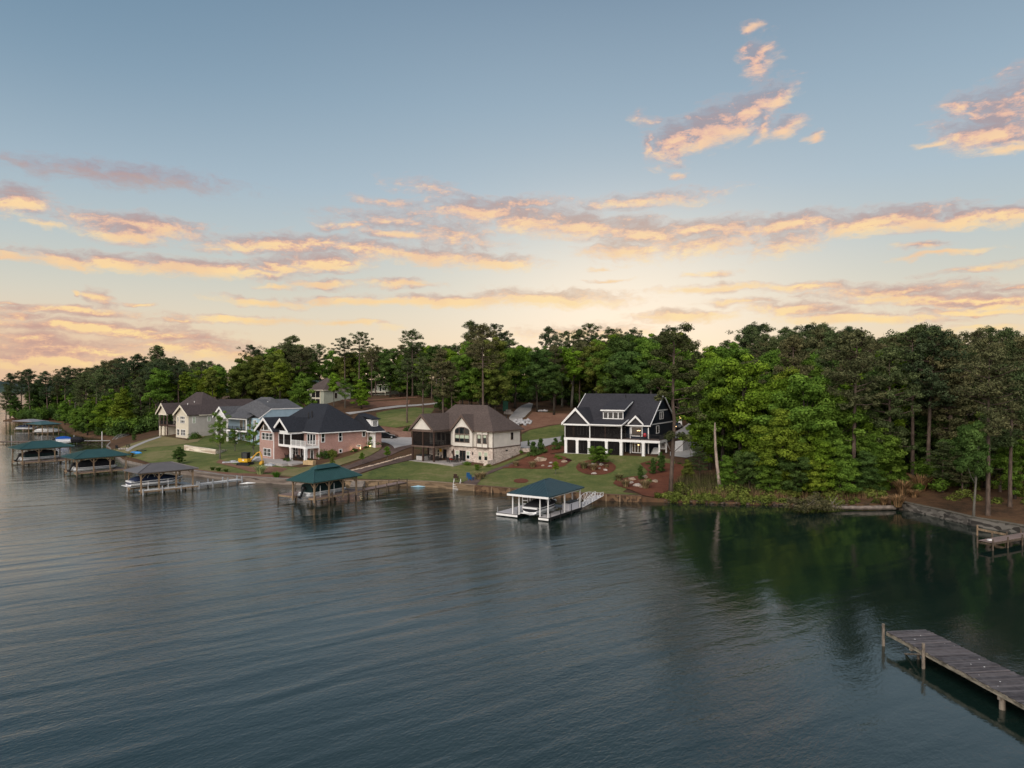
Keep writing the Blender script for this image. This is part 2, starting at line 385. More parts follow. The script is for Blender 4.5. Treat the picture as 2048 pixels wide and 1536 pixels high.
gm_dry = ground_mat('dry_grass', [(.11,.115,.04),(.16,.14,.06),(.19,.155,.075),(.21,.17,.09)], .25, .25)
gm_mulch = ground_mat('pine_mulch', [(.085,.032,.018),(.125,.045,.026),(.16,.06,.034)], .8, .5)
gm_straw = ground_mat('pine_straw', [(.045,.028,.015),(.085,.046,.024),(.12,.064,.032),(.06,.055,.024)], .55, .5)
gm_dirt = ground_mat('red_soil', [(.12,.062,.040),(.17,.088,.058),(.21,.12,.078)], .35, .4)
gm_bark = ground_mat('bark_bed', [(.075,.050,.042),(.11,.075,.062),(.14,.10,.085)], .6, .4)
gm_conc = ground_mat('concrete', [(.26,.245,.235),(.32,.305,.29),(.37,.35,.335)], .4, .1)
gm_pave = ground_mat('paver_concrete', [(.24,.215,.20),(.30,.27,.25),(.35,.32,.30)], .5, .1)

# land sheet: fine where it is seen, coarse beyond
def grid(x0, x1, y0, y1, st):
    gx, gy = np.meshgrid(np.arange(x0, x1, st), np.arange(y0, y1, st)); return np.stack([gx.ravel(), gy.ravel()], 1)
g1 = grid(-115, 85, 70, 232, 1.5); g2 = grid(-300, 200, -40, 480, 7.); g3 = grid(-450, 3000, -300, 3500, 90.)
g2 = g2[~((g2[:, 0] > -115) & (g2[:, 0] < 85) & (g2[:, 1] > 70) & (g2[:, 1] < 232))]
g3 = g3[~((g3[:, 0] > -300) & (g3[:, 0] < 200) & (g3[:, 1] > -40) & (g3[:, 1] < 480))]
rs = np.random.RandomState(3); gg = np.concatenate([g1+rs.rand(*g1.shape)*.3, g2+rs.rand(*g2.shape), g3])
sheet('ground', LAND, 3., 0, gm_floor, 'dark brown wooded ground rising from the lake shore', 'ground', wall=-2.5, extra=gg)

def G(*px): return [p.xy for p in hit(px)]
def zone(name, px, off, m, label, step=1.1, cat='ground'): return sheet(name, G(*px), step, off, m, label, cat)
zone('lawn', [(233,906),(262,896),(320,874),(352,880),(376,884),(400,868),(440,862),(520,880),(519,925),(545,931),(600,936),(665,926),(735,897),(766,888),(758,902),(700,925),(612,954),(590,961),(480,953),(440,946),(362,936),(300,926),(248,912)], .05, gm_lawn, 'sloping green lawn between the left houses and the lake wall')
zone('dry_grass_patch', [(226,900),(262,888),(320,873),(345,876),(376,882),(410,862),(418,858),(420,866),(395,884),(345,892),(290,897),(250,910)], .09, gm_dry, 'straw coloured dry grass below the tan house')
zone('dry_grass_strip', [(590,938),(640,930),(740,900),(764,892),(762,898),(740,912),(690,928),(640,946),(600,955),(560,952),(545,944)], .09, gm_dry, 'dry worn grass strip below the brick house patio')
zone('bare_soil', [(440,920),(470,930),(500,935),(540,934),(575,938),(560,948),(500,945),(470,936),(432,926)], .12, gm_dirt, 'bare red soil churned up beside the small excavator')
zone('soil_bank', [(362,935),(420,944),(480,948),(520,949),(585,956),(590,962),(540,957),(480,954),(411,946),(360,938)], .14, gm_dirt, 'red soil strip along the top of the lake wall')
zone('bark_slope', [(825,884),(826,894),(780,912),(740,925),(690,942),(676,951),(625,953),(700,930),(752,907),(775,893)], .10, gm_bark, 'brown bark covered slope between the brick house and the white house')
zone('gravel_strip', [(822,912),(826,919),(800,926),(740,941),(700,955),(684,956),(700,944),(760,926),(800,914)], .12, gm_bark, 'grey bark bed below the row of pale edging stones')
zone('house_lawn', [(700,958),(745,941),(800,926),(824,921),(870,927),(930,931),(968,933),(990,932),(1040,912),(1064,904),(1090,897),(1066,908),(1030,922),(990,938),(948,955),(925,965),(905,965),(809,960),(745,959)], .06, gm_lawn, 'mown green lawn in front of the white house')
zone('garden_path_bed', [(948,955),(990,938),(1030,924),(1034,928),(1000,940),(968,953),(952,972),(940,972),(926,966)], .11, gm_bark, 'brown planting bed between the two mown lawns')
zone('lower_lawn', [(952,972),(968,953),(1000,940),(1034,928),(1080,912),(1131,907),(1300,914),(1348,920),(1352,935),(1330,948),(1290,960),(1262,972),(1245,985),(1280,990),(1240,990.5),(1160,985),(1023,978)], .06, gm_lawn, 'striped green lawn sloping from the navy house down to the water')
zone('mulch_bed', [(1002,938),(1030,926),(1075,907),(1098,893),(1128,888),(1131,904),(1100,908),(1131,915),(1141,924),(1130,933),(1104,939),(1060,939),(1028,937)], .11, gm_mulch, 'red mulch bed with boulders left of the navy house lawn')
el_pts = [(1192+40*math.cos(t), 936+15.5*math.sin(t)) for t in [2*math.pi*i/24 for i in range(24)]]
zone('mulch_bed', el_pts, .11, gm_mulch, 'oval red mulch bed under the small round tree')
zone('mulch_bed', [(1042+15*math.cos(t), 963+4.5*math.sin(t)) for t in [2*math.pi*i/16 for i in range(16)]], .11, gm_mulch, 'small oval red mulch patch in the lower lawn')
zone('mulch_bed', [(1280,928),(1300,923),(1340,928),(1375,930),(1380,950),(1350,975),(1330,990),(1310,997),(1285,992),(1262,981),(1236,974),(1226,968),(1232,960),(1262,955),(1290,952),(1296,945)], .11, gm_mulch, 'large red mulch bed with boulders beside the tall pine')
zone('upper_lawn', [(1043,870),(1060,861),(1100,853),(1129,848),(1128,872),(1100,877),(1060,882),(1044,884)], .06, gm_lawn, 'green lawn strip behind the white house up to the navy house')
zone('driveway', [(1041,885),(1060,882),(1100,877),(1129,873),(1130,884),(1105,889),(1080,897),(1056,898),(1041,896)], .09, gm_conc, 'pale concrete driveway between the white house and the navy house', cat='driveway')
zone('hill_lawn', [(752,826),(790,819),(830,815),(870,817),(858,835),(828,850),(790,856),(758,852)], .06, gm_lawn, 'bright green lawn on the hill behind the brick house')
zone('hill_road', [(690,826),(730,822),(760,816),(800,811),(850,808),(905,803),(905,805.5),(850,811),(800,815),(752,821),(700,830)], .10, gm_conc, 'pale concrete road running along the foot of the woods', cat='road')
zone('upper_road', [(610,800.5),(640,800),(700,802),(745,799.5),(800,795.5),(835,794),(835,796),(800,797.8),(745,802),(700,805),(640,803),(610,803)], .10, gm_dirt, 'narrow upper lane crossing the hill', cat='road')
zone('hill_soil', [(720,806),(760,803),(820,800),(818,809),(760,814),(728,819)], .05, gm_dirt, 'bare red bank between the two hill roads')
zone('soil_bank', [(760,853),(800,858),(832,851),(852,838),(860,842),(835,866),(826,880),(800,872),(766,870)], .07, gm_dirt, 'bare red bank behind the parked car')
zone('driveway', [(738,880),(752,876),(800,872),(826,876),(826,889),(795,896),(789,898),(786,893),(770,886),(752,885)], .11, gm_conc, 'grey concrete driveway with the black car beside the brick house', cat='driveway')
zone('driveway', [(1018,836),(1030,822),(1043,812),(1058,806),(1066,808),(1062,822),(1050,834),(1036,842),(1020,845)], .09, gm_conc, 'grey concrete drive climbing into the woods behind the white house', cat='driveway')
zone('hill_soil', [(1043,853),(1052,838),(1066,824),(1100,826),(1140,828),(1140,846),(1100,851),(1060,859),(1043,866)], .05, gm_dirt, 'bare reddish bank under the woods behind the houses')
zone('driveway', [(1345,868),(1362,858),(1392,838),(1400,842),(1400,872),(1372,874),(1350,878)], .09, gm_conc, 'pale concrete drive behind the navy house', cat='driveway')
zone('parking_pad', [(1340,905),(1365,895),(1400,885),(1412,884),(1408,900),(1392,912),(1372,917),(1340,913)], .09, gm_conc, 'concrete pad beside the white retaining wall', cat='driveway')
zone('shore_path', [(250,902),(262,894),(292,882),(320,873.5),(323,875),(296,884),(268,896),(256,904)], .13, gm_conc, 'thin pale footpath curving down from the tan house', cat='path', step=.6)
zone('pine_straw_bank', [(1806,1006),(1800,985),(1850,970),(1930,975),(2048,985),(2140,1000),(2120,1070),(2048,1056),(1947,1040),(1869,1022)], .07, gm_straw, 'red pine straw covering the bank behind the right lake wall')
zone('pine_straw_bank', [(20,838),(60,828),(120,828),(118,842),(60,842)], .08, gm_mulch, 'red pine straw on the far left bank')

# ------------------------------------------------------------------ the lake
def water_mat():
    m = bpy.data.materials.new('lake_water'); m.use_nodes = True; m.node_tree.nodes.clear(); T = NT(m.node_tree)
    b = T.new('ShaderNodeBsdfPrincipled'); o = T.new('ShaderNodeOutputMaterial'); T.l.new(b.outputs[0], o.inputs[0])
    b.inputs['Base Color'].default_value = (.0065, .0165, .0130, 1); b.inputs['Roughness'].default_value = .03; b.inputs['IOR'].default_value = 1.72
    b.inputs['Specular IOR Level'].default_value = .5
    co = T.new('ShaderNodeTexCoord').outputs['Object']
    def waves(rz, sc, stretch, det, dist=.6):
        mp = T.new('ShaderNodeMapping'); mp.inputs['Rotation'].default_value = (0, 0, R(rz))
        T.l.new(co, mp.inputs[0]); return T.noise(T.v('MULTIPLY', mp.outputs[0], (stretch, 1, 1)), sc, det, .55, dist)
    wa = waves(-28, 1.8, .42, 4); wb = waves(-52, 5.2, .5, 4); wc = waves(-33, .42, .22, 1, .3)
    patch = T.mr(T.noise(co, .022, 3, .5), .38, .62, .45, 1.35)      # calmer and more ruffled areas
    h = T.m('ADD', T.m('MULTIPLY', wa, .30), T.m('MULTIPLY', wb, .24))
    sx = T.new('ShaderNodeSeparateXYZ'); T.l.new(co, sx.inputs[0])          # the right-hand cove lies in the lee of the wood
    lee = T.mr(T.m('ADD', T.m('SUBTRACT', sx.outputs[0], T.m('MULTIPLY', sx.outputs[1], .02)), T.m('MULTIPLY', T.m('SUBTRACT', T.noise(co, .06, 4, .6), .5), 26.)), 8., 24., 1., .34, smooth=True)
    far = T.mr(sx.outputs[1], 95., 140., 1., .75)
    h = T.m('MULTIPLY', T.m('ADD', T.m('MULTIPLY', h, patch), T.m('MULTIPLY', wc, 1.25)), T.m('MULTIPLY', lee, far))
    bp = T.new('ShaderNodeBump'); bp.inputs['Strength'].default_value = 1.; bp.inputs['Distance'].default_value = .095
    T.l.new(h, bp.inputs['Height']); T.l.new(bp.outputs[0], b.inputs['Normal'])
    return m
mb = MB(); mb.add([(-6000, -900, 0), (6000, -900, 0), (6000, 8000, 0), (-6000, 8000, 0)], [(0, 1, 2, 3)])
tag(mb.obj('water', water_mat()), 'rippled dark blue green lake filling the foreground', 'water', kind='structure')
# far shore across the lake on the left
rs = np.random.RandomState(5); vs = []; fs = []; nn = 260
for i in range(nn):
    a = -2600+i*10.; y = 1480+60*math.sin(a*.004)+20*math.sin(a*.013)
    hgt = 20+14*math.sin(a*.003+1)+8*math.sin(a*.011)
    for j, (dy, k) in enumerate([(0, -.02), (6, .42), (60, .6), (160, 1.), (500, .9)]): vs.append((a, y+dy, hgt*k+(rs.rand()*5 if j else 0)))
for i in range(nn-1):
    for j in range(4): fs.append((i*5+j, (i+1)*5+j, (i+1)*5+j+1, i*5+j+1))
mb = MB(); mb.add(vs, fs)
tag(mb.obj('far_hills', ground_mat('far_wood', [(.02,.035,.03),(.035,.055,.045),(.05,.075,.06)], .05)), 'dark wooded far shore across the lake at left', 'hills', kind='structure')
# ------------------------------------------------------------------ vegetation
def leaf_material(name, trans=.3):
    m = bpy.data.materials.new(name); m.use_nodes = True; m.node_tree.nodes.clear(); T = NT(m.node_tree)
    oi = T.new('ShaderNodeObjectInfo'); at = T.new('ShaderNodeAttribute'); at.attribute_name = 'tone'
    k = T.mr(at.outputs['Fac'], 0., 1., .50, 2.35)
    cx = T.new('ShaderNodeCombineXYZ')
    T.l.new(T.m('MULTIPLY', k, T.mr(at.outputs['Fac'], 0., 1., .9, 1.12)), cx.inputs[0]); T.l.new(k, cx.inputs[1]); T.l.new(T.m('MULTIPLY', k, .95), cx.inputs[2])
    c = T.v('MULTIPLY', oi.outputs['Color'], cx.outputs[0])
    d = T.new('ShaderNodeBsdfDiffuse'); t = T.new('ShaderNodeBsdfTranslucent'); T.l.new(c, d.inputs[0]); T.l.new(c, t.inputs[0])
    x = T.new('ShaderNodeMixShader'); x.inputs[0].default_value = trans
    o = T.new('ShaderNodeOutputMaterial'); T.l.new(d.outputs[0], x.inputs[1]); T.l.new(t.outputs[0], x.inputs[2]); T.l.new(x.outputs[0], o.inputs[0])
    return m
M_LEAF = leaf_material('leaf'); M_NEEDLE = leaf_material('needle', .12)
M_BARK_P = mat('pine_bark', (.115, .085, .068), .95, .1, var=.35, scale=3, bump=.6, bscale=9, stretch=(1, 1, .25))
M_BARK_G = mat('grey_bark', (.135, .125, .105), .95, .1, var=.3, scale=3, bump=.5, bscale=9, stretch=(1, 1, .25))
M_BARK_D = mat('dark_bark', (.045, .038, .030), .95, .1, var=.3, scale=3, bump=.5, bscale=9)
M_BARK_W = mat('bleached_wood', (.33, .26, .215), .9, .1, var=.35, scale=2.5, bump=.5, bscale=9, stretch=(1, 1, .3))

def leaves(name, C, N, S, tone, aspect=.6, m=None, along=None, bend=0.):
    """many small leaf faces as one mesh. C centres, N facing, S sizes, tone 0..1"""
    n = len(C); rs = np.random.RandomState(n % 999)
    N = N/np.maximum(np.linalg.norm(N, axis=1, keepdims=True), 1e-6)
    if along is None:
        r = rs.randn(n, 3); u = np.cross(N, r)
    else: u = along-N*np.sum(along*N, 1, keepdims=True)
    u /= np.maximum(np.linalg.norm(u, axis=1, keepdims=True), 1e-6); w = np.cross(N, u)
    a = (S*.5)[:, None]*u; b = (S*.5*aspect)[:, None]*w; t = (S*.12)[:, None]*N
    V = np.stack([C-a, C-b+t, C+a, C+b+t], 1).reshape(-1, 3)
    me = bpy.data.meshes.new(name); me.vertices.add(4*n); me.vertices.foreach_set('co', V.ravel().astype(np.float32))
    me.loops.add(4*n); me.loops.foreach_set('vertex_index', np.arange(4*n, dtype=np.int32))
    me.polygons.add(n); me.polygons.foreach_set('loop_start', np.arange(0, 4*n, 4, dtype=np.int32)); me.polygons.foreach_set('loop_total', np.full(n, 4, np.int32))
    me.update(calc_edges=True)
    at = me.attributes.new('tone', 'FLOAT', 'POINT'); at.data.foreach_set('value', np.repeat(tone, 4).astype(np.float32))
    me.materials.append(m or M_LEAF); return me
def clumps(cs, rs_, per, rnd, size, flat=.75, up=.35, jit=.5):
    """leaf clumps: cs centres (n,3), rs_ radii"""
    Cs = []; Ns = []; Ss = []; Ts = []
    for c, r in zip(cs, rs_):
        d = rnd.randn(per, 3); d /= np.linalg.norm(d, axis=1, keepdims=True)
        rad = r*(.55+.5*rnd.rand(per, 1)); p = d*rad*np.array([1, 1, flat]); lump = 1+.25*np.sin(d[:, :1]*5+c[0]*3)*np.cos(d[:, 1:2]*4+c[1])
        Cs.append(c+p*lump); Ns.append(d+np.array([0, 0, up])+rnd.randn(per, 3)*jit); Ss.append(size*(.6+.8*rnd.rand(per)))
        t0 = rnd.rand(); Ts.append(np.clip(t0*.55+rnd.rand(per)*.45, 0, 1))
    return np.concatenate(Cs), np.concatenate(Ns), np.concatenate(Ss), np.concatenate(Ts)

def broadleaf(seed, h=16., cr=.30, cb=.22, n=84, per=290, size=.32, bark=None, open_=.0, conic=0.):
    """one broadleaved tree: (trunk mesh, crown mesh), base at the origin"""
    rnd = np.random.RandomState(seed); rn = random.Random(seed)
    top = h; bot = h*cb; cz = (top+bot)/2; hz = (top-bot)/2; rx = h*cr
    cs = []; rr = []
    lobes = [(rnd.randn(3)*np.array([.35, .35, .45])) for _ in range(7)]
    while len(cs) < n:
        d = rnd.randn(3); d /= np.linalg.norm(d); k = rnd.rand()**.45
        lz = d[2]*k; wid = (1-conic*(lz*.5+.5))*math.sqrt(max(.06, 1-max(0, lz)**2*.55))
        am = 1+.28*math.sin(3*math.atan2(d[1], d[0])+seed+lz*4)
        p = np.array([d[0]*k*rx*wid*am, d[1]*k*rx*wid*am, cz+lz*hz])
        if rnd.rand() < open_: continue
        cs.append(p); rr.append(h*(.042+.044*rnd.rand()))
    cs = np.array(cs); cs[:, 2] = np.minimum(cs[:, 2], top-.04*h)
    me = leaves('crown', *clumps(cs, rr, per, rnd, size, flat=.58, up=.55), aspect=.7)
    mb = MB(); lean = (rnd.randn()*.03*h, rnd.randn()*.03*h); r0 = h*.017
    tp = [(0, 0, -.4), (lean[0]*.1, lean[1]*.1, h*.12), (lean[0]*.5, lean[1]*.5, h*.4), (lean[0], lean[1], h*.78)]
    mb.path(tp, [r0*1.35, r0, r0*.75, r0*.25], 8)
    idx = rnd.permutation(n)[:16]
    for i in idx:
        e = cs[i]; z0 = max(h*.16, min(h*.62, e[2]-h*(.12+.1*rn.random()))); k = z0/(h*.78); s = (lean[0]*k, lean[1]*k, z0)
        mid = ((s[0]+e[0])*.5, (s[1]+e[1])*.5, (s[2]*.62+e[2]*.38)); mb.path([s, mid, tuple(e)], [r0*.42, r0*.26, r0*.08], 5)
    o = mb.obj('trunk', bark or M_BARK_D, smooth=True); tm = o.data; bpy.data.objects.remove(o)
    return tm, me
def pine(seed, h=24., cb=.5, cr=.15, lv=17, per=84, size=.36, dead=4, sparse=.0, bark=None, lean=.02):
    """one tall pine with a bare trunk and layered irregular crown"""
    rnd = np.random.RandomState(seed+100); r0 = h*.0125
    ln = rnd.randn(2)*h*lean
    def ax(z): k = z/h; return np.array([ln[0]*k*k, ln[1]*k*k, z])
    mb = MB(); zs = [-.4, h*.04, h*.25, h*.5, h*.75, h*.97]
    mb.path([tuple(ax(max(z, 0))+np.array([0, 0, min(z, 0)])) for z in zs], [r0*1.45, r0*1.1, r0*.92, r0*.75, r0*.45, r0*.12], 9)
    cs = []; rr = []
    for i in range(lv):
        f = (i+.5*rnd.rand())/lv; z = h*(cb+(1-cb)*f*.97)
        prof = (math.sin(math.pi*min(1, .22+f*.78))**.8)*(.75+.5*rnd.rand()); 
        for b in range(rnd.randint(2, 5)):
            if rnd.rand() < sparse: continue
            a = rnd.rand()*6.283; L = h*cr*max(.18, prof)*(.7+.5*rnd.rand()); up = .12+.35*f+rnd.randn()*.08
            s = ax(z); e = s+np.array([math.cos(a)*L, math.sin(a)*L, L*up])
            mb.path([tuple(s), tuple((s+e)/2+np.array([0, 0, -.04*L])), tuple(e)], [r0*.3, r0*.2, r0*.06], 5)
            for k in range(2+int(L > 2)):
                t = 1.-k*.3*(.6+.8*rnd.rand()); q = s+(e-s)*t+rnd.randn(3)*np.array([.45, .45, .25])
                cs.append(q); rr.append(h*(.022+.02*rnd.rand())*(1.1 if k == 0 else .9))
    cs.append(ax(h*.985)); rr.append(h*.022)
    for i in range(dead):
        z = h*(cb*.45+cb*.55*rnd.rand()); a = rnd.rand()*6.283; L = h*.07*(.5+rnd.rand()); s = ax(z)
        mb.path([tuple(s), tuple(s+np.array([math.cos(a)*L, math.sin(a)*L, L*.15]))], [r0*.2, r0*.05], 4)
    C, N, S, T = clumps(np.array(cs), rr, per, rnd, size, flat=.6, up=.6, jit=.6)
    me = leaves('crown', C, N, S, T, aspect=.42, m=M_NEEDLE)
    o = mb.obj('trunk', bark or M_BARK_P, smooth=True); tm = o.data; bpy.data.objects.remove(o)
    return tm, me
BL = [broadleaf(1, cr=.27), broadleaf(2, cr=.31, cb=.16, n=92), broadleaf(3, cr=.24, cb=.3, n=66), broadleaf(4, cr=.33, cb=.12, n=98, conic=.4),
      broadleaf(5, cr=.22, cb=.38, n=56, open_=.15, bark=M_BARK_G), broadleaf(6, cr=.28, cb=.06, n=98, conic=.55), broadleaf(7, cr=.30, cb=.30, n=46, per=170, bark=M_BARK_G, size=.28)]
PN = [pine(1), pine(2, cb=.55, cr=.17), pine(3, cb=.42, cr=.14, lv=20), pine(4, cb=.66, cr=.17, lv=11, sparse=.15), pine(5, cb=.5, cr=.19, lv=15), pine(6, cb=.3, cr=.16, lv=24, dead=2)]
def tree(kind, x, y, h, var, color, rz=None, name=None, z=None, sx=1.):
    proto = (BL if kind == 'b' else PN)[var]; base = 16. if kind == 'b' else 24.
    r = thing(name or ('broadleaf_tree' if kind == 'b' else 'pine_tree'), None, 'tree', (x, y, (tz(x, y) if z is None else z)-.15), rz if rz is not None else (x*7.3+y*3.1) % 6.283)
    s = h/base; r.scale = (s*sx, s*sx, s)
    for nm, me in (('trunk', proto[0]), ('crown', proto[1])):
        o = bpy.data.objects.new(nm, me); COL.objects.link(o); o.parent = r
        if nm == 'crown': o.color = tuple(color)+(1,)
    return r
# tones of foliage that the photograph shows
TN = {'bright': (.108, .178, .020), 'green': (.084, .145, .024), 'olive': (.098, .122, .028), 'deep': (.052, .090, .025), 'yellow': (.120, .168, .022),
      'pine': (.060, .080, .034), 'pinebrown': (.076, .078, .038), 'pinedark': (.038, .055, .028)}
WORD = {'bright': 'bright green broadleaf tree', 'green': 'mid green broadleaf tree', 'olive': 'olive green broadleaf tree', 'deep': 'deep green broadleaf tree',
        'yellow': 'yellow green broadleaf tree', 'pine': 'dark green pine', 'pinebrown': 'brownish green pine', 'pinedark': 'nearly black pine'}
SKY = [(0,746),(50,740),(100,744),(150,738),(200,726),(230,716),(262,712),(290,704),(330,716),(400,722),(450,714),(500,700),(560,684),(600,682),(650,692),(690,690),(740,694),(790,690),(830,684),(870,692),(900,690),
       (950,672),(1000,672),(1050,694),(1100,690),(1150,684),(1180,668),(1250,668),(1300,664),(1350,660),(1400,664),(1460,656),(1500,652),(1560,658),(1610,650),(1650,652),(1700,664),(1760,674),(1800,664),(1850,660),(1900,664),(1950,660),(2048,658),(2200,655)]
def skyline(px): return float(np.interp(px, [a for a, b in SKY], [b for a, b in SKY]))
ALLT = []
def put(kind, x, y, h, tone, var, **k):
    b_ = random.uniform(.84, 1.18); r = tree(kind, x, y, h, var, tuple(c*b_*w_ for c, w_ in zip(TN[tone], (random.uniform(.94, 1.06), 1., 1.))), **k)
    ALLT.append((r, kind, x, y, h, tone)); return r
random.seed(11)
clear = []   # world polygons that stay free of scattered trees
for o in list(bpy.data.objects):
    if o.type == 'MESH' and o.name.split('.')[0] in ('lawn', 'house_lawn', 'hill_lawn', 'upper_lawn', 'driveway', 'hill_road', 'upper_road', 'parking_pad', 'hill_soil', 'lower_lawn', 'mulch_bed'):
        v = [p.co for p in o.data.vertices]; clear.append((np.array([(p.x, p.y) for p in v])))
def is_clear(x, y, r=2.2):
    for c in clear:
        if np.min((c[:, 0]-x)**2+(c[:, 1]-y)**2) < r*r: return False
    return True
HOUSES = [(-64, 205, 8), (-60, 212, 9), (-53, 207, 8), (-85, 188, 15), (-73, 183, 13), (-40, 148, 15), (-8, 143, 13), (23, 140, 13), (-58, 226, 10), (-30, 160, 9)]
def scatter(poly, st, fn, r=2.2, hr=0):
    xs = [p[0] for p in poly]; ys = [p[1] for p in poly]; y = min(ys); k = 0
    while y < max(ys):
        x = min(xs)+(st*.5 if k % 2 else 0)
        while x < max(xs):
            qx = x+random.uniform(-.36, .36)*st; qy = y+random.uniform(-.36, .36)*st
            if inside([(qx, qy)], poly)[0] and is_clear(qx, qy, r) and all((qx-a)**2+(qy-b)**2 > c*c for a, b, c in HOUSES): fn(qx, qy)
            x += st
        y += st*.87; k += 1
def mk(pp, tones, tones_p, hmin, hmax, top=(0, 40), cap=27):
    """pp: share of pines; heights follow the skyline of the wood"""
    def fn(x, y):
        px = 1024+x/y*FP; g = tz(x, y)
        if px > 2130 or px < -30: return
        pin = random.random() < pp
        lim = H0+(768-(skyline(px)+random.uniform(*top)*(.5 if pin else 1.)))/FP*y-g
        h = min(random.uniform(hmin, hmax)*(1.18 if pin else 1.), lim, cap)
        if lim < 7: return
        h = max(h, 7)
        put('p' if pin else 'b', x, y, h, random.choice(tones_p if pin else tones), random.randrange(6))
    return fn
# far left point, mostly pines
scatter([(-238,338),(-205,328),(-168,278),(-145,247),(-127,226),(-106,207),(-96,208),(-94,240),(-140,300),(-200,380),(-262,430)], 8.6, mk(.62, ['green','deep','bright'], ['pine','pinedark','pinebrown'], 17, 23, (-6, 34)))
# behind the two left houses
scatter([(-96,212),(-80,222),(-62,238),(-48,232),(-44,262),(-96,258)], 6.1, mk(.20, ['olive','green','yellow','olive','green'], ['pine','pinebrown'], 17, 23, (-4, 24)))
scatter([(-72,207),(-64,196),(-52,196),(-50,212),(-66,214)], 6.2, mk(.1, ['olive','green','bright'], ['pine'], 11, 15, (15, 60)), r=1.5)
# behind the brick and white houses
scatter([(-46,226),(-24,214),(-8,200),(4,198),(14,184),(12,238),(-46,262)], 5.9, mk(.42, ['green','deep','bright','green','olive'], ['pine','pinebrown','pinedark','pinebrown'], 19, 25, (-4, 22)))
scatter([(-26,172),(-12,170),(-2,172),(-3,196),(-22,204)], 6.4, mk(.6, ['green','deep','olive'], ['pine','pinebrown'], 15, 20, (20, 90)), r=2.)
# behind the navy house
scatter([(14,184),(28,172),(42,160),(44,222),(12,238)], 6.0, mk(.25, ['green','bright','green','olive','deep'], ['pine','pinedark','pinebrown'], 18, 24, (-4, 24)))
# right-hand wood: bright broadleaves first, dark pines behind and to the right
scatter([(36,118),(42,112.5),(50,112),(50,150),(42,158),(37,146)], 6.2, mk(.12, ['bright','green','bright','yellow','green'], ['pine','pinebrown'], 14, 22, (20, 150)))
scatter([(50,112),(62,109),(62,150),(42,200),(42,158),(50,150)], 6.6, mk(.35, ['bright','green','green','deep'], ['pine','pinebrown','pinebrown'], 17, 24, (0, 90)))
scatter([(62,113),(72,106),(84,104),(112,120),(112,170),(60,190),(50,190),(62,150)], 6.8, mk(.72, ['green','deep','bright'], ['pine','pinebrown','pinebrown','pine'], 20, 26, (-4, 70)))
def up(px, py, top, kind, tone, var, d=None, **k):
    """a tree whose foot is seen at (px, py) and whose top reaches row `top`"""
    p = hit1(px, py) if d is None else PD(px, py, d)
    if d is not None: k['z'] = p.z
    h = H0+(768-top)/FP*p.y-p.z
    return put(kind, p.x, p.y, h, tone, var, **k)
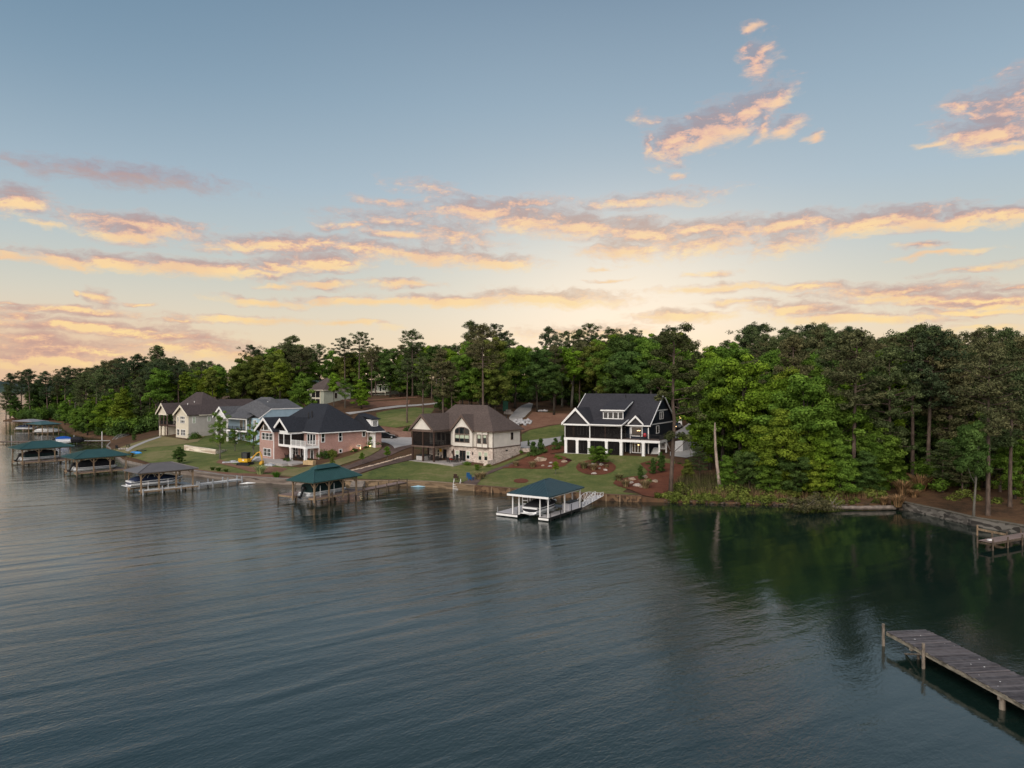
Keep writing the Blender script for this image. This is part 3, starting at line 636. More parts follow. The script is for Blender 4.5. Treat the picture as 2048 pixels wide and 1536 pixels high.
# single trees that the photograph singles out: foot px, foot py, top py
HERO = [(966,828,648,'p','pinebrown',4,dict(d=172)),(722,818,754,'b','bright',5,dict(sx=1.25)),(668,812,744,'b','bright',4,dict(d=207,sx=.85)),(690,815,752,'b','green',6,dict(d=204,sx=.9)),(814,846,716,'p','pine',3,{}),
        (1143,815,692,'b','bright',4,dict(d=190,sx=1.3)),(1213,812,690,'b','green',4,dict(d=186,sx=1.35)),(1075,824,690,'b','deep',2,{}),(1108,830,720,'b','deep',2,{}),
        (886,836,695,'p','pinebrown',5,dict(d=172)),(846,830,712,'p','pine',2,dict(d=176)),(925,826,706,'b','green',0,dict(d=176)),(1030,812,680,'b','green',1,dict(d=190)),
        (1478,957,700,'b','bright',2,{}),(1515,954,735,'b','bright',1,dict(sx=1.1)),(1560,990,815,'b','yellow',3,dict(sx=1.1)),(1610,985,742,'b','green',0,dict(sx=1.1)),(1640,996,850,'b','bright',5,{}),(1662,980,760,'b','green',1,{}),
        (1707,990,660,'p','pinebrown',1,{}),(1825,960,655,'p','pine',3,{}),(1856,965,650,'p','pinedark',0,{}),(1905,962,690,'p','pinebrown',5,{}),(1976,1033,700,'p','pinebrown',4,{}),(1947,1037,840,'b','deep',4,dict(sx=.7)),
        (2020,1015,720,'p','pine',2,{}),(2052,985,662,'p','pinebrown',5,{}),(1780,975,690,'p','pine',5,{}),(1930,985,850,'b','deep',3,dict(sx=1.2)),(2030,1000,860,'b','green',3,{}),
        (1420,940,760,'b','bright',3,{}),(1445,950,720,'b','green',0,{}),(1390,892,760,'b','green',3,{}),(1740,985,860,'b','green',5,{}),
        (1452,985,905,'b','green',5,dict(sx=1.1)),(1500,985,890,'b','deep',1,dict(sx=1.1)),(1540,992,895,'b','green',5,dict(sx=1.2)),(1590,996,900,'b','deep',1,dict(sx=1.2)),(1630,998,905,'b','yellow',3,dict(sx=1.1)),(1680,996,870,'b','green',5,dict(sx=1.2)),(1730,994,895,'b','deep',5,dict(sx=1.3)),(1760,980,850,'b','green',3,dict(sx=1.2)),(1885,985,880,'p','pine',5,dict(sx=1.6)),(1925,990,900,'p','pinebrown',5,dict(sx=1.6)),(2000,985,850,'p','pine',5,dict(sx=1.5)),(1970,975,820,'b','olive',3,dict(sx=1.1)),(1850,950,800,'b','deep',3,dict(sx=1.2)),(1400,960,890,'p','pine',5,dict(sx=1.5)),(1375,962,915,'b','olive',5,dict(sx=1.3)),(30,838,790,'b','deep',3,{}),(60,834,795,'b','green',5,{}),(90,832,792,'b','deep',3,{}),(12,838,770,'p','pine',5,{}),(130,850,800,'b','green',3,{}),(245,868,772,'b','yellow',5,dict(d=212,sx=1.1)),(213,872,790,'b','bright',3,dict(sx=1.1)),(175,868,800,'b','green',3,dict(d=230)),(150,862,815,'b','green',5,dict(d=235)),(283,862,752,'p','pine',5,{}),(318,692,0,'',0,0,0),
        (560,800,722,'b','yellow',0,dict(d=205)),(530,800,735,'b','olive',3,dict(d=205)),(370,790,742,'b','yellow',3,dict(d=212)),(340,800,748,'b','bright',3,dict(d=214)),(425,790,738,'b','olive',0,dict(d=214))]
for q in HERO:
    if q[3]: up(q[0], q[1], q[2], q[3], q[4], q[5], **q[6])
# emergent pines whose tops stand clear of the wood
for px, top, d, v in [(317,689,225,2),(283,708,225,0),(500,690,236,3),(583,671,240,1),(690,675,236,3),(718,664,232,3),(825,659,226,4),(946,642,222,1),(985,648,224,3),(1008,664,228,3),(1104,653,228,0),
                      (1130,662,232,3),(1184,647,232,3),(1222,656,226,4),(1160,657,230,2),(1262,657,220,4),(1344,653,200,4),(1500,647,185,4),(1525,648,190,1),(1580,654,185,0),(1620,647,180,4),(1652,647,185,1),(1690,652,182,0),
                      (1850,648,150,1),(1985,653,160,4),(2015,654,158,0),(400,722,240,2),(130,733,300,4),(60,738,330,1),(95,742,320,0),(20,745,345,2),(640,688,240,3)]:
    x = (px-1024)/FP*d; g = tz(x, d); h = H0+(768-top)/FP*d-g; put('p', x, d, h, random.choice(['pinedark', 'pine']), v)
# small garden trees
SMALL = [(440,918,817,'b','green',6,.80,'young tree with a thin trunk on the slope before the blue house'),(507,914,842,'b','green',6,1.0,'dark green young tree beside the left gable of the brick house'),
         (470,903,853,'b','deep',6,1.0,'dark leafy young tree in front of the blue house porch'),(358,929,892,'b','deep',3,1.25,'dense dark bushy tree on the lawn above the stone wall'),
         (1198,932,885,'b','green',1,1.55,'round dark green tree standing in the oval mulch bed'),(1111,950,921,'b','yellow',4,1.1,'spindly yellow green sapling by the left mulch bed'),
         (1281,961,927,'b','deep',5,.8,'slim evergreen magnolia left of the tall pine'),(1322,946,900,'b','deep',5,.9,'leafy magnolia just left of the tall pine trunk'),(1306,950,912,'b','deep',5,.8,'smaller magnolia between the two mulch bed magnolias'),
         (664,940,912,'b','olive',4,.8,'sapling nearest the lake on the bark slope'),(724,928,903,'b','green',4,.9,'middle sapling on the bark slope'),(774,924,891,'b','green',4,1.0,'upper sapling on the bark slope near the driveway'),
         (955,942,925,'b','green',1,1.2,'small leafy tree in front of the white house corner'),(268,882,860,'b','deep',5,.9,'dark bush tree at the head of the left cove'),(1057,893,877,'b','deep',5,.8,'little upright tree beside the driveway wall')]
for px, py, top, k, tn, v, sx, lb in SMALL:
    p = hit1(px, py); h = H0+(768-top)/FP*p.y-p.z
    r = tree(k, p.x, p.y, h, v, TN[tn], sx=sx, name='small_tree'); r['label'] = lb
# the tall leaning pine in the garden of the navy house, and the dead snag
p = PW(1339, 986, 1.0); hh = H0+(768-655)/FP*p.y-1.0
rnd = np.random.RandomState(77); mb = MB()
def pxp(px, py): d = p.y+.6; return (((px-1024)/FP*d)-p.x, .0, zat(px, py, d)-1.0)
sp = [(1339,990),(1341,950),(1345,880),(1347,840),(1343,800),(1345,760),(1346,710),(1346,665)]
P_ = [pxp(*q) for q in sp]; mb.path(P_, [.36,.30,.27,.25,.23,.2,.15,.05], 10)
cs = []; rr = []
for (bx, by, ex, ey, dy) in [(1346,765,1300,770,1),(1346,760,1390,742,-1),(1346,740,1302,722,-2),(1346,735,1400,715,1.5),(1346,715,1310,698,2),(1346,712,1388,690,-1),(1346,700,1318,680,-2),(1346,695,1376,672,2),(1346,690,1330,664,1),(1346,680,1362,660,-2),
                             (1345,782,1395,775,-2),(1344,800,1400,800,1),(1344,812,1385,832,2.),(1346,870,1372,872,-1.5),(1346,862,1330,870,-2),(1346,785,1312,792,-1),(1345,830,1392,822,-2.5),(1346,720,1346,690,3),(1346,740,1350,720,-3.5),(1346,760,1340,740,-3)]:
    s = Vector(pxp(bx, by)); e = Vector(pxp(ex, ey))+Vector((0, dy, 0)); mb.path([tuple(s), tuple((s+e)/2+Vector((0, 0, .25))), tuple(e)], [.09, .06, .02], 5)
    for t in (1., .82, .62, .45) if by < 860 else (1., .7):
        q = s+(e-s)*t; cs.append(np.array(q)+rnd.randn(3)*.35); rr.append(.55+.4*rnd.rand())
mb.path([pxp(1346,775), pxp(1325,772), pxp(1318,768)], [.07,.05,.02], 5); mb.path([pxp(1344,905), pxp(1372,880), pxp(1378,900), pxp(1382,928)], [.05,.05,.03,.01], 5)
r = thing('pine_tree', 'tall lone pine with a bare leaning trunk right of the navy house', 'tree', tuple(p))
mb.obj('trunk', M_BARK_P, r, smooth=True)
C_, N_, S_, T_ = clumps(np.array(cs), rr, 190, rnd, .34, flat=.6, up=.6, jit=.6)
o = bpy.data.objects.new('crown', leaves('crown', C_, N_, S_, T_, aspect=.4, m=M_NEEDLE)); COL.objects.link(o); o.parent = r; o.color = (.052, .060, .026, 1)
p = hit1(1439, 985); mb = MB(); d = p.y
def q_(px, py): return ((px-1024)/FP*d-p.x, 0, zat(px, py, d)-p.z)
mb.path([q_(1441,992), q_(1438,960), q_(1434,930), q_(1431,895), q_(1429.5,862), q_(1430,845)], [.34,.27,.24,.2,.15,.06], 8)
mb.path([q_(1430,866), q_(1433,856)], [.06,.02], 5); mb.path([q_(1434,930), q_(1437,922)], [.06,.02], 5)
tag(mb.obj('dead_tree', M_BARK_W, loc=tuple(p), smooth=True), 'pale dead tree snag without crown at the edge of the wood', 'tree')
# ------------------------------------------------------------------ houses
def shingle(name, col):
    m = bpy.data.materials.new(name); m.use_nodes = True; m.node_tree.nodes.clear(); T = NT(m.node_tree)
    b = T.new('ShaderNodeBsdfPrincipled'); o = T.new('ShaderNodeOutputMaterial'); T.l.new(b.outputs[0], o.inputs[0])
    b.inputs['Roughness'].default_value = .9; b.inputs['Specular IOR Level'].default_value = .2
    co = T.new('ShaderNodeTexCoord').outputs['Object']
    n1 = T.noise(T.v('MULTIPLY', co, (3.2, 3.2, 6.)), 1., 3, .7); n2 = T.noise(co, .35, 3, .5)
    f = T.m('ADD', T.m('MULTIPLY', T.mr(n1, .35, .65), .65), T.m('MULTIPLY', n2, .45))
    T.l.new(T.ramp(f, [(0., tuple(c*.62 for c in col)+(1,)), (.5, tuple(col)+(1,)), (1., tuple(c*1.45 for c in col)+(1,))]), b.inputs['Base Color'])
    sp = T.new('ShaderNodeSeparateXYZ'); T.l.new(co, sp.inputs[0])
    bp = T.new('ShaderNodeBump'); bp.inputs['Strength'].default_value = .5; bp.inputs['Distance'].default_value = .03
    T.l.new(T.m('FRACT', T.m('MULTIPLY', sp.outputs[2], 5.)), bp.inputs['Height']); T.l.new(bp.outputs[0], b.inputs['Normal'])
    return m
def siding(name, col, pitch=5.5, vertical=False):
    m = bpy.data.materials.new(name); m.use_nodes = True; m.node_tree.nodes.clear(); T = NT(m.node_tree)
    b = T.new('ShaderNodeBsdfPrincipled'); o = T.new('ShaderNodeOutputMaterial'); T.l.new(b.outputs[0], o.inputs[0])
    b.inputs['Roughness'].default_value = .6; b.inputs['Specular IOR Level'].default_value = .3
    co = T.new('ShaderNodeTexCoord').outputs['Object']; sp = T.new('ShaderNodeSeparateXYZ'); T.l.new(co, sp.inputs[0])
    s = T.m('ADD', sp.outputs[0], sp.outputs[1]) if vertical else sp.outputs[2]
    fr = T.m('FRACT', T.m('MULTIPLY', s, pitch)); ln = T.mr(fr, .0, .12, .8, 1.)
    n = T.mr(T.noise(co, .8, 5, .6), .3, .7, .9, 1.06); k = T.m('MULTIPLY', ln, n)
    cx = T.new('ShaderNodeCombineXYZ'); [T.l.new(k, cx.inputs[i]) for i in range(3)]
    T.l.new(T.v('MULTIPLY', cx.outputs[0], tuple(col)), b.inputs['Base Color'])
    bp = T.new('ShaderNodeBump'); bp.inputs['Strength'].default_value = .6; bp.inputs['Distance'].default_value = .02
    T.l.new(fr, bp.inputs['Height']); T.l.new(bp.outputs[0], b.inputs['Normal'])
    return m
def masonry(name, c1, c2, mortar, w, h, stone=False):
    m = bpy.data.materials.new(name); m.use_nodes = True; m.node_tree.nodes.clear(); T = NT(m.node_tree)
    b = T.new('ShaderNodeBsdfPrincipled'); o = T.new('ShaderNodeOutputMaterial'); T.l.new(b.outputs[0], o.inputs[0])
    b.inputs['Roughness'].default_value = .9; b.inputs['Specular IOR Level'].default_value = .2
    co = T.new('ShaderNodeTexCoord').outputs['Object']; sp = T.new('ShaderNodeSeparateXYZ'); T.l.new(co, sp.inputs[0])
    cx = T.new('ShaderNodeCombineXYZ'); T.l.new(T.m('ADD', sp.outputs[0], sp.outputs[1]), cx.inputs[0]); T.l.new(sp.outputs[2], cx.inputs[1])
    if stone:
        v = T.new('ShaderNodeTexVoronoi'); v.inputs['Scale'].default_value = 1/w; T.l.new(T.v('MULTIPLY', cx.outputs[0], (1., w/h, 1.)), v.inputs['Vector'])
        sc = T.new('ShaderNodeSeparateColor'); T.l.new(v.outputs['Color'], sc.inputs[0])
        c = T.ramp(sc.outputs[0], [(0., mortar+(1,)), (.3, c1+(1,)), (.7, c2+(1,)), (1., tuple(min(1, q*1.15) for q in c2)+(1,))]); hgt = v.outputs['Distance']
    else:
        k = T.new('ShaderNodeTexBrick'); k.inputs['Scale'].default_value = 1.; k.inputs['Brick Width'].default_value = w; k.inputs['Row Height'].default_value = h
        k.inputs['Mortar Size'].default_value = .012; k.inputs['Color1'].default_value = c1+(1,); k.inputs['Color2'].default_value = c2+(1,); k.inputs['Mortar'].default_value = mortar+(1,)
        T.l.new(cx.outputs[0], k.inputs['Vector']); c = k.outputs['Color']; hgt = k.outputs['Fac']
    n = T.mr(T.noise(co, .7, 5, .65), .3, .7, .86, 1.1); cz = T.new('ShaderNodeCombineXYZ'); [T.l.new(n, cz.inputs[i]) for i in range(3)]
    T.l.new(T.v('MULTIPLY', c, cz.outputs[0]), b.inputs['Base Color'])
    bp = T.new('ShaderNodeBump'); bp.inputs['Strength'].default_value = .4; bp.inputs['Distance'].default_value = .03; T.l.new(hgt, bp.inputs['Height']); T.l.new(bp.outputs[0], b.inputs['Normal'])
    return m
def screen_mat(name, a, col=(.02, .018, .018)):
    m = bpy.data.materials.new(name); m.use_nodes = True; m.node_tree.nodes.clear(); T = NT(m.node_tree)
    d = T.new('ShaderNodeBsdfDiffuse'); d.inputs[0].default_value = tuple(col)+(1,); t = T.new('ShaderNodeBsdfTransparent'); x = T.new('ShaderNodeMixShader')
    x.inputs[0].default_value = a; o = T.new('ShaderNodeOutputMaterial'); T.l.new(t.outputs[0], x.inputs[1]); T.l.new(d.outputs[0], x.inputs[2]); T.l.new(x.outputs[0], o.inputs[0])
    return m
def glass_mat(name, base=(.012, .016, .018), rough=.04):
    m = mat(name, base, rough, .7, var=0); return m
RF_BLACK = shingle('charcoal_shingle', (.022, .024, .030)); RF_SLATE = shingle('slate_shingle', (.034, .033, .038)); RF_BROWN = shingle('brown_shingle', (.085, .064, .056))
RF_TAN = shingle('weathered_shingle', (.062, .048, .046)); RF_GREY = shingle('grey_shingle', (.085, .085, .090))
SD_NAVY = siding('navy_siding', (.010, .017, .030)); SD_NAVYV = siding('dark_shakes', (.038, .034, .038), 9.); SD_WHITE = siding('cream_siding', (.70, .65, .58), 4.5); SD_GREY = siding('grey_siding', (.46, .43, .39)); SD_BLUE = siding('blue_siding', (.33, .45, .53))
SD_CREAM = siding('cream_board', (.62, .56, .45), 2.4, True); SD_OLIVE = siding('pale_green_siding', (.40, .42, .34)); SD_WB = siding('white_board', (.72, .72, .72), 2.6, True)
BRICK = masonry('pink_brick', (.36, .165, .135), (.48, .25, .205), (.45, .37, .33), .21, .075); STONE = masonry('pale_stone', (.50, .41, .35), (.60, .51, .44), (.40, .32, .28), .34, .16, True)
WHITE = mat('white_trim', (.78, .77, .75), .5, .4, var=.05); CREAM = mat('cream_trim', (.70, .64, .52), .6, .3, var=.05); BROWN = mat('brown_trim', (.125, .085, .068), .7, .3, var=.15)
DKBROWN = mat('dark_brown_wood', (.060, .036, .028), .8, .2, var=.2); BLACK = mat('black_metal', (.012, .012, .013), .5, .4, var=0); GLASS = glass_mat('window_glass'); SCREEN = screen_mat('insect_screen', .58); SCREEN2 = screen_mat('light_screen', .45)
DECKF = mat('deck_boards', (.18, .13, .11), .8, .2, var=.2, scale=3); PATIO = mat('patio_slab', (.36, .33, .31), .85, .2, var=.12, scale=1.2); INTER = mat('dim_interior', (.10, .085, .07), .9, .1, var=.2)
WARM = mat('warm_glow_pane', (.030, .024, .020), .2, .6, var=.5, scale=1.5, emit=(1., .60, .30, .022)); LAMP = mat('lamp_glow', (.9, .7, .4), .5, .3, var=0, emit=(1., .62, .25, 5.)); BLIND = mat('pale_blind', (.42, .47, .36), .8, .2, var=.05); CURTAIN = mat('curtain', (.55, .50, .44), .9, .1, var=.1, scale=6)
class HS:
    """a house: local x along its front, y to the back, z up; all parts hang from one Empty"""
    def __init__(s, name, label, x, y, z, deg, cat='house', group=None):
        s.r = thing(name, label, cat, (x, y, z), R(deg), group)
    def p(s, name, mb, m, parent=None, label=None, smooth=False): return mb.obj(name, m, parent or s.r, smooth=smooth, label=label)
    def box(s, name, m, *b, parent=None, label=None):
        mb = MB()
        for q in (b if isinstance(b[0], (tuple, list)) else [b]): mb.box(*q)
        return s.p(name, mb, m, parent, label)
    def body(s, m, x0, x1, y0, y1, z0, z1, gables=(), name='wall', label=None):
        mb = MB(); mb.box(x0, x1, y0, y1, z0, z1)
        for (a, b, zt, fy, ty) in gables:          # front gable triangles
            mb.prism([(a, z1-.01), (b, z1-.01), ((a+b)/2, zt)], ty, 'y', fy)
        return s.p(name, mb, m, label=label)
    def gable_y(s, m, x0, x1, y0, y1, ze, zr, o=.45, t=.18, trim=None, tw=.26, name='roof', soff=None):
        """ridge along y; x0,x1 are the outer eave lines"""
        xm = (x0+x1)/2; mb = MB(); mb.prism([(x0, ze), (xm, zr), (x1, ze), (x1, ze-t), (xm, zr-t*1.25), (x0, ze-t)], y1-y0, 'y', y0); r = s.p(name, mb, m)
        if trim:
            mb = MB(); k = (zr-ze)/(xm-x0)
            mb.prism([(x0-.03, ze-t-.0), (xm, zr-t*1.25-.0), (x1+.03, ze-t), (x1+.03, ze-t-tw), (xm, zr-t*1.25-tw*1.3), (x0-.03, ze-t-tw)], .12, 'y', y0-.02)
            mb.prism([(x0-.03, ze+.02), (xm, zr+.02), (x1+.03, ze+.02), (x1+.03, ze-t-.02), (xm, zr-t*1.25-.02), (x0-.03, ze-t-.02)], .05, 'y', y0-.04)
            s.p('rake_trim', mb, trim, r)
        return r
    def gable_x(s, m, x0, x1, y0, y1, ze, zr, t=.2, trim=None, tw=.26, ym=None, zb=None, name='roof'):
        ym = (y0+y1)/2 if ym is None else ym; zb = ze if zb is None else zb; mb = MB()
        mb.prism([(y0, ze), (ym, zr), (y1, zb), (y1, zb-t), (ym, zr-t*1.2), (y0, ze-t)], x1-x0, 'x', x0); r = s.p(name, mb, m)
        if trim:
            mb = MB()
            for a in (x0-.04, x1-.06):
                mb.prism([(y0-.03, ze+.02), (ym, zr+.02), (y1+.03, zb+.02), (y1+.03, zb-t-tw), (ym, zr-t*1.2-tw*1.2), (y0-.03, ze-t-tw)], .10, 'x', a)
            mb.box(x0, x1, y0-.06, y0+.06, ze-t-.04, ze-.03)
            s.p('rake_trim', mb, trim, r)
        return r
    def hip(s, m, x0, x1, y0, y1, ze, zr, rx0, rx1, ry0, ry1=None, t=.2, trim=None, name='roof'):
        ry1 = ry0 if ry1 is None else ry1
        mb = MB(); V = [(x0,y0,ze),(x1,y0,ze),(x1,y1,ze),(x0,y1,ze),(rx0,ry0,zr),(rx1,ry1,zr),(x0,y0,ze-t),(x1,y0,ze-t),(x1,y1,ze-t),(x0,y1,ze-t)]
        if rx0 == rx1 and ry0 != ry1: F = [(0,1,4),(1,2,5,4),(2,3,5),(3,0,4,5)]
        else: F = [(0,1,5,4),(1,2,5),(2,3,4,5),(3,0,4)]
        mb.add(V, F+[(9,8,7,6),(0,6,7,1),(1,7,8,2),(2,8,9,3),(3,9,6,0)]); r = s.p(name, mb, m)
        if trim:
            mb = MB()
            for b in [(x0-.05,x1+.05,y0-.06,y0+.04),(x0-.05,x1+.05,y1-.04,y1+.06),(x0-.06,x0+.04,y0+.04,y1-.04),(x1-.04,x1+.06,y0+.04,y1-.04)]: mb.box(*b, ze-t-.03, ze-.05)
            s.p('gutter', mb, trim, r)
        return r
    def face(s, mb, f, pl, u0, u1, z0, z1, d0, d1):
        if f == 'f': mb.box(u0, u1, pl-d1, pl-d0, z0, z1)
        elif f == 'r': mb.box(pl+d0, pl+d1, u0, u1, z0, z1)
        elif f == 'l': mb.box(pl-d1, pl-d0, u0, u1, z0, z1)
    def win(s, f, pl, u0, u1, z0, z1, nc=1, nr=1, fm=None, gm=None, fw=.09, name='window', sash=True, blind=0, sub=0, label=None, d=.09):
        """window: frame ring with mullions, glass set back in it, optional blind"""
        fm = fm or WHITE; mb = MB()
        for b in [(u0,u1,z0,z0+fw),(u0,u1,z1-fw,z1),(u0,u0+fw,z0+fw,z1-fw),(u1-fw,u1,z0+fw,z1-fw)]: s.face(mb, f, pl, b[0], b[1], b[2], b[3], .005, d)
        for i in range(1, nc):
            u = u0+(u1-u0)*i/nc; s.face(mb, f, pl, u-fw*.6, u+fw*.6, z0+fw, z1-fw, .005, d-.005)
        for j in range(1, nr):
            z = z0+(z1-z0)*j/nr
            for i in range(nc):
                a = u0+(u1-u0)*i/nc+fw*.6; b = u0+(u1-u0)*(i+1)/nc-fw*.6; s.face(mb, f, pl, a if i else u0+fw, b if i < nc-1 else u1-fw, z-.03, z+.03, .005, d-.02)
        if sub:
            for i in range(nc*(sub)):
                u = u0+(u1-u0)*(i+.5)/(nc*sub)
                if abs(((u-u0)/(u1-u0)*nc) % 1) > .1: s.face(mb, f, pl, u-.018, u+.018, z0+fw, z1-fw, .004, d-.03)
        w = s.p(name, mb, fm, label=label); mb = MB(); s.face(mb, f, pl, u0+fw, u1-fw, z0+fw, z1-fw, .003, .03); s.p('pane', mb, gm or GLASS, w)
        if blind:
            mb = MB(); s.face(mb, f, pl, u0+fw+.02, u1-fw-.02, z1-(z1-z0)*blind, z1-fw-.01, .031, .042); s.p('blind', mb, BLIND, w)
        return w
    def post(s, x, y, z0, z1, w, m, name='post', cap=True):
        mb = MB(); mb.box(x-w/2, x+w/2, y-w/2, y+w/2, z0, z1)
        if cap and w > .3: mb.box(x-w/2-.05, x+w/2+.05, y-w/2-.05, y+w/2+.05, z0, z0+.25); mb.box(x-w/2-.05, x+w/2+.05, y-w/2-.05, y+w/2+.05, z1-.2, z1-.001)
        return s.p(name, mb, m)
    def rail(s, pts, z0, h, m, n=.13, name='railing', bw=.03):
        mb = MB()
        for (xa, ya), (xb, yb) in zip(pts, pts[1:]):
            a = Vector((xa, ya, 0)); b = Vector((xb, yb, 0)); L = (b-a).length; ang_ = math.atan2(yb-ya, xb-xa)
            mb.at((xa, ya, z0), ang_); mb.box(0, L, -.03, .03, h-.06, h); mb.box(0, L, -.02, .02, .08, .12)
            k = int(L/n)
            for i in range(1, k): mb.box(L*i/k-bw/2, L*i/k+bw/2, -.015, .015, .12, h-.06)
            for i in range(int(L/2.2)+2): u = min(L, i*L/(int(L/2.2)+1)); mb.box(u-.045, u+.045, -.045, .045, 0, h+.04)
        mb.at(); return s.p(name, mb, m)
    def vent(s, x, y, z, h=.5, r=.09, m=None): mb = MB(); mb.tube((x, y, z), (x, y, z+h), r); mb.tube((x, y, z+h), (x, y, z+h+.08), r*1.5); return s.p('roof_vent', mb, m or BLACK)

# ---- navy house on the right ------------------------------------------------
h = HS('lake_house', 'navy blue two storey house with white pillars, screened porches and charcoal roof', 10.4, 138, 3.6, -29)
h.body(SD_NAVY, .3, 12.0, 3.6, 18.2, -1.2, 5.8); 
mb = MB(); mb.box(12.0, 15.93, 2.4, 18.2, -1.5, 5.8); mb.prism([(2.4, 5.79), (18.2, 5.79), (10.3, 11.0)], -.25, 'x', 15.93); mb.prism([(2.4, 5.79), (18.2, 5.79), (10.3, 11.0)], .25, 'x', .3); h.p('side_wall', mb, SD_NAVY)
h.gable_x(RF_SLATE, -.2, 16.4, 1.9, 18.8, 5.72, 11.45, trim=WHITE, tw=.06)
h.box('porch_floor', DECKF, -.1, 18.75, .05, 3.55, 2.98, 3.12)
h.box('deck_beam', WHITE, (-.25, 18.85, -.18, .12, 2.62, 3.06), (18.6, 18.85, .12, 4.5, 2.62, 3.06), (-.25, .0, .12, 3.55, 2.62, 3.06))
for x in (.1, 2.5, 4.95, 8.5, 11.4, 15.7): h.post(x, .12, -.25, 2.62, .52, WHITE, 'pillar')
for x, y in ((18.68, .1), (18.68, 4.3)): h.post(x, y, -.6, 2.62, .24, WHITE, 'pillar')
for x, y in ((5.1, .0), (11.45, .0), (-.1, 0.), (8.2, .05)): h.post(x, y, 3.12, 5.5, .16 if x > 0 and x != 8.2 else .1, WHITE if x != 8.2 else DKBROWN)
h.box('porch_beam', WHITE, (-.45, 11.6, -.3, .0, 5.42, 5.72))
for a, b in ((.0, 5.0), (5.2, 11.35)): h.box('screen', SCREEN, a, b, .045, .06, 3.12, 5.42); 
h.box('screen', SCREEN, -.08, -.06, .1, 3.5, 3.12, 5.6); h.box('screen', SCREEN, 11.4, 11.42, .1, 2.4, 3.12, 5.6)
for a, b in ((.36, 2.24), (2.76, 4.69), (5.21, 8.24), (8.76, 11.14)): h.box('screen', SCREEN, a, b, .10, .115, .05, 2.62)
h.box('patio', PATIO, -.2, 17.2, -.35, 3.6, -.35, .04)
# porch gable, porch shed roof
h.gable_y(RF_SLATE, -.66, 5.2, -.45, 7.2, 5.85, 8.85, trim=WHITE)
mb = MB(); mb.prism([(-.3, 5.72), (4.85, 5.72), (2.28, 8.35)], .12, 'y', -.05); h.p('gable_infill', mb, SD_NAVYV)
mb = MB(); mb.prism([(-.5, 5.80), (3.2, 6.62), (3.2, 6.42), (-.5, 5.60)], 6.5, 'x', 5.2); r = h.p('porch_roof', mb, RF_SLATE)
mb = MB(); mb.prism([(-.54, 5.84), (3.1, 6.64), (3.1, 6.42), (-.54, 5.60)], .1, 'x', 11.68); mb.box(5.0, 11.7, -.6, -.5, 5.58, 5.80); h.p('fascia', mb, WHITE, r)
# dormer
mb = MB(); mb.box(6.5, 10.75, 3.15, 7.5, 6.3, 8.35); h.p('dormer_wall', mb, SD_NAVY)
mb = MB(); mb.prism([(2.7, 8.42), (8.2, 10.25), (8.2, 10.05), (2.7, 8.22)], 4.9, 'x', 6.2); r = h.p('dormer_roof', mb, RF_SLATE)
mb = MB(); mb.box(6.18, 11.12, 2.6, 2.7, 8.2, 8.45); mb.prism([(2.7, 8.46), (7.3, 9.99), (7.3, 9.79), (2.7, 8.22)], .06, 'x', 11.10); h.p('fascia', mb, WHITE, r)
h.win('f', 3.15, 6.55, 10.7, 6.66, 8.1, 4, 1, fw=.15)
# small gable over the big window
h.gable_y(RF_SLATE, 12.0, 15.05, 1.9, 4.6, 5.95, 7.5, trim=WHITE, tw=.16)
mb = MB(); mb.prism([(12.3, 5.80), (14.75, 5.80), (13.52, 7.15)], .1, 'y', 2.25); h.p('gable_infill', mb, SD_NAVYV)
h.box('corner_board', WHITE, (12.28, 12.42, 2.30, 2.42, .1, 5.7), (15.78, 15.96, 2.34, 2.5, .1, 5.7), (12.0, 16.2, 2.2, 2.38, 5.55, 5.78), (14.95, 15.05, 2.31, 2.41, .1, 2.7), (11.6, 15.9, 2.28, 2.38, .05, .2))
w = h.win('f', 2.4, 12.5, 14.75, 3.55, 5.42, 1, 1, gm=WARM, fw=.14, label='large lit window with a glowing chandelier'); mb = MB()
for i in range(4): mb.blob((13.75+i*.17, 2.30, 4.62+(i % 2)*.05), .07, n=1)
h.p('chandelier', mb, LAMP, w)
w = h.win('f', 2.4, 12.65, 14.5, .45, 2.32, 3, 1, gm=WARM, fw=.13, label='lower window under the deck with a painted warm reflection'); mb = MB(); mb.blob((13.95, 2.30, 1.95), .09, (2, .5, .8), n=1); h.p('lamp', mb, LAMP, w)  # warm reflection painted as an emissive pane and glowing blob, no lamp here
for a, b in ((.9, 2.3), (2.9, 4.6), (6.1, 7.6), (8.6, 11.)): h.win('f', 3.6, a, b, 3.3, 5.2, 2, 1, gm=GLASS); h.win('f', 3.6, a, b, .2, 2.2, 2, 1, gm=GLASS)
h.win('r', 15.93, 9.1, 11.4, 6.5, 8.0, 2, 1, fw=.12); h.win('r', 15.93, 6.9, 8.6, 3.85, 5.4, 1, 1, fw=.12)
h.box('trim_band', WHITE, (15.93, 16.0, 2.45, 18.2, 5.62, 5.84), (15.93, 16.0, 6.2, 14.4, 8.18, 8.38))
h.rail([(11.5, .15), (18.7, .15), (18.7, 4.2)], 3.12, 1., BLACK, n=.14, bw=.018)
mb = MB()   # stairs
for i in range(9): mb.box(16.35, 17.75, 1.4+i*.28, 1.70+i*.28, -.35+i*.19, -.18+i*.19)
mb.box(16.35, 18.6, 3.9, 4.9, 1.25, 1.42); h.p('stairs', mb, WHITE)
mb = MB(); mb.prism([(4.3, 3.0), (7.4, .9), (7.4, .65), (4.3, 2.75)], .1, 'x', 18.5); h.p('stair_stringer', mb, WHITE)
h.rail([(17.8, 3.95), (18.5, 3.95), (18.5, 4.9)], 1.42, .95, WHITE)
h.vent(9, 9, 10.7)
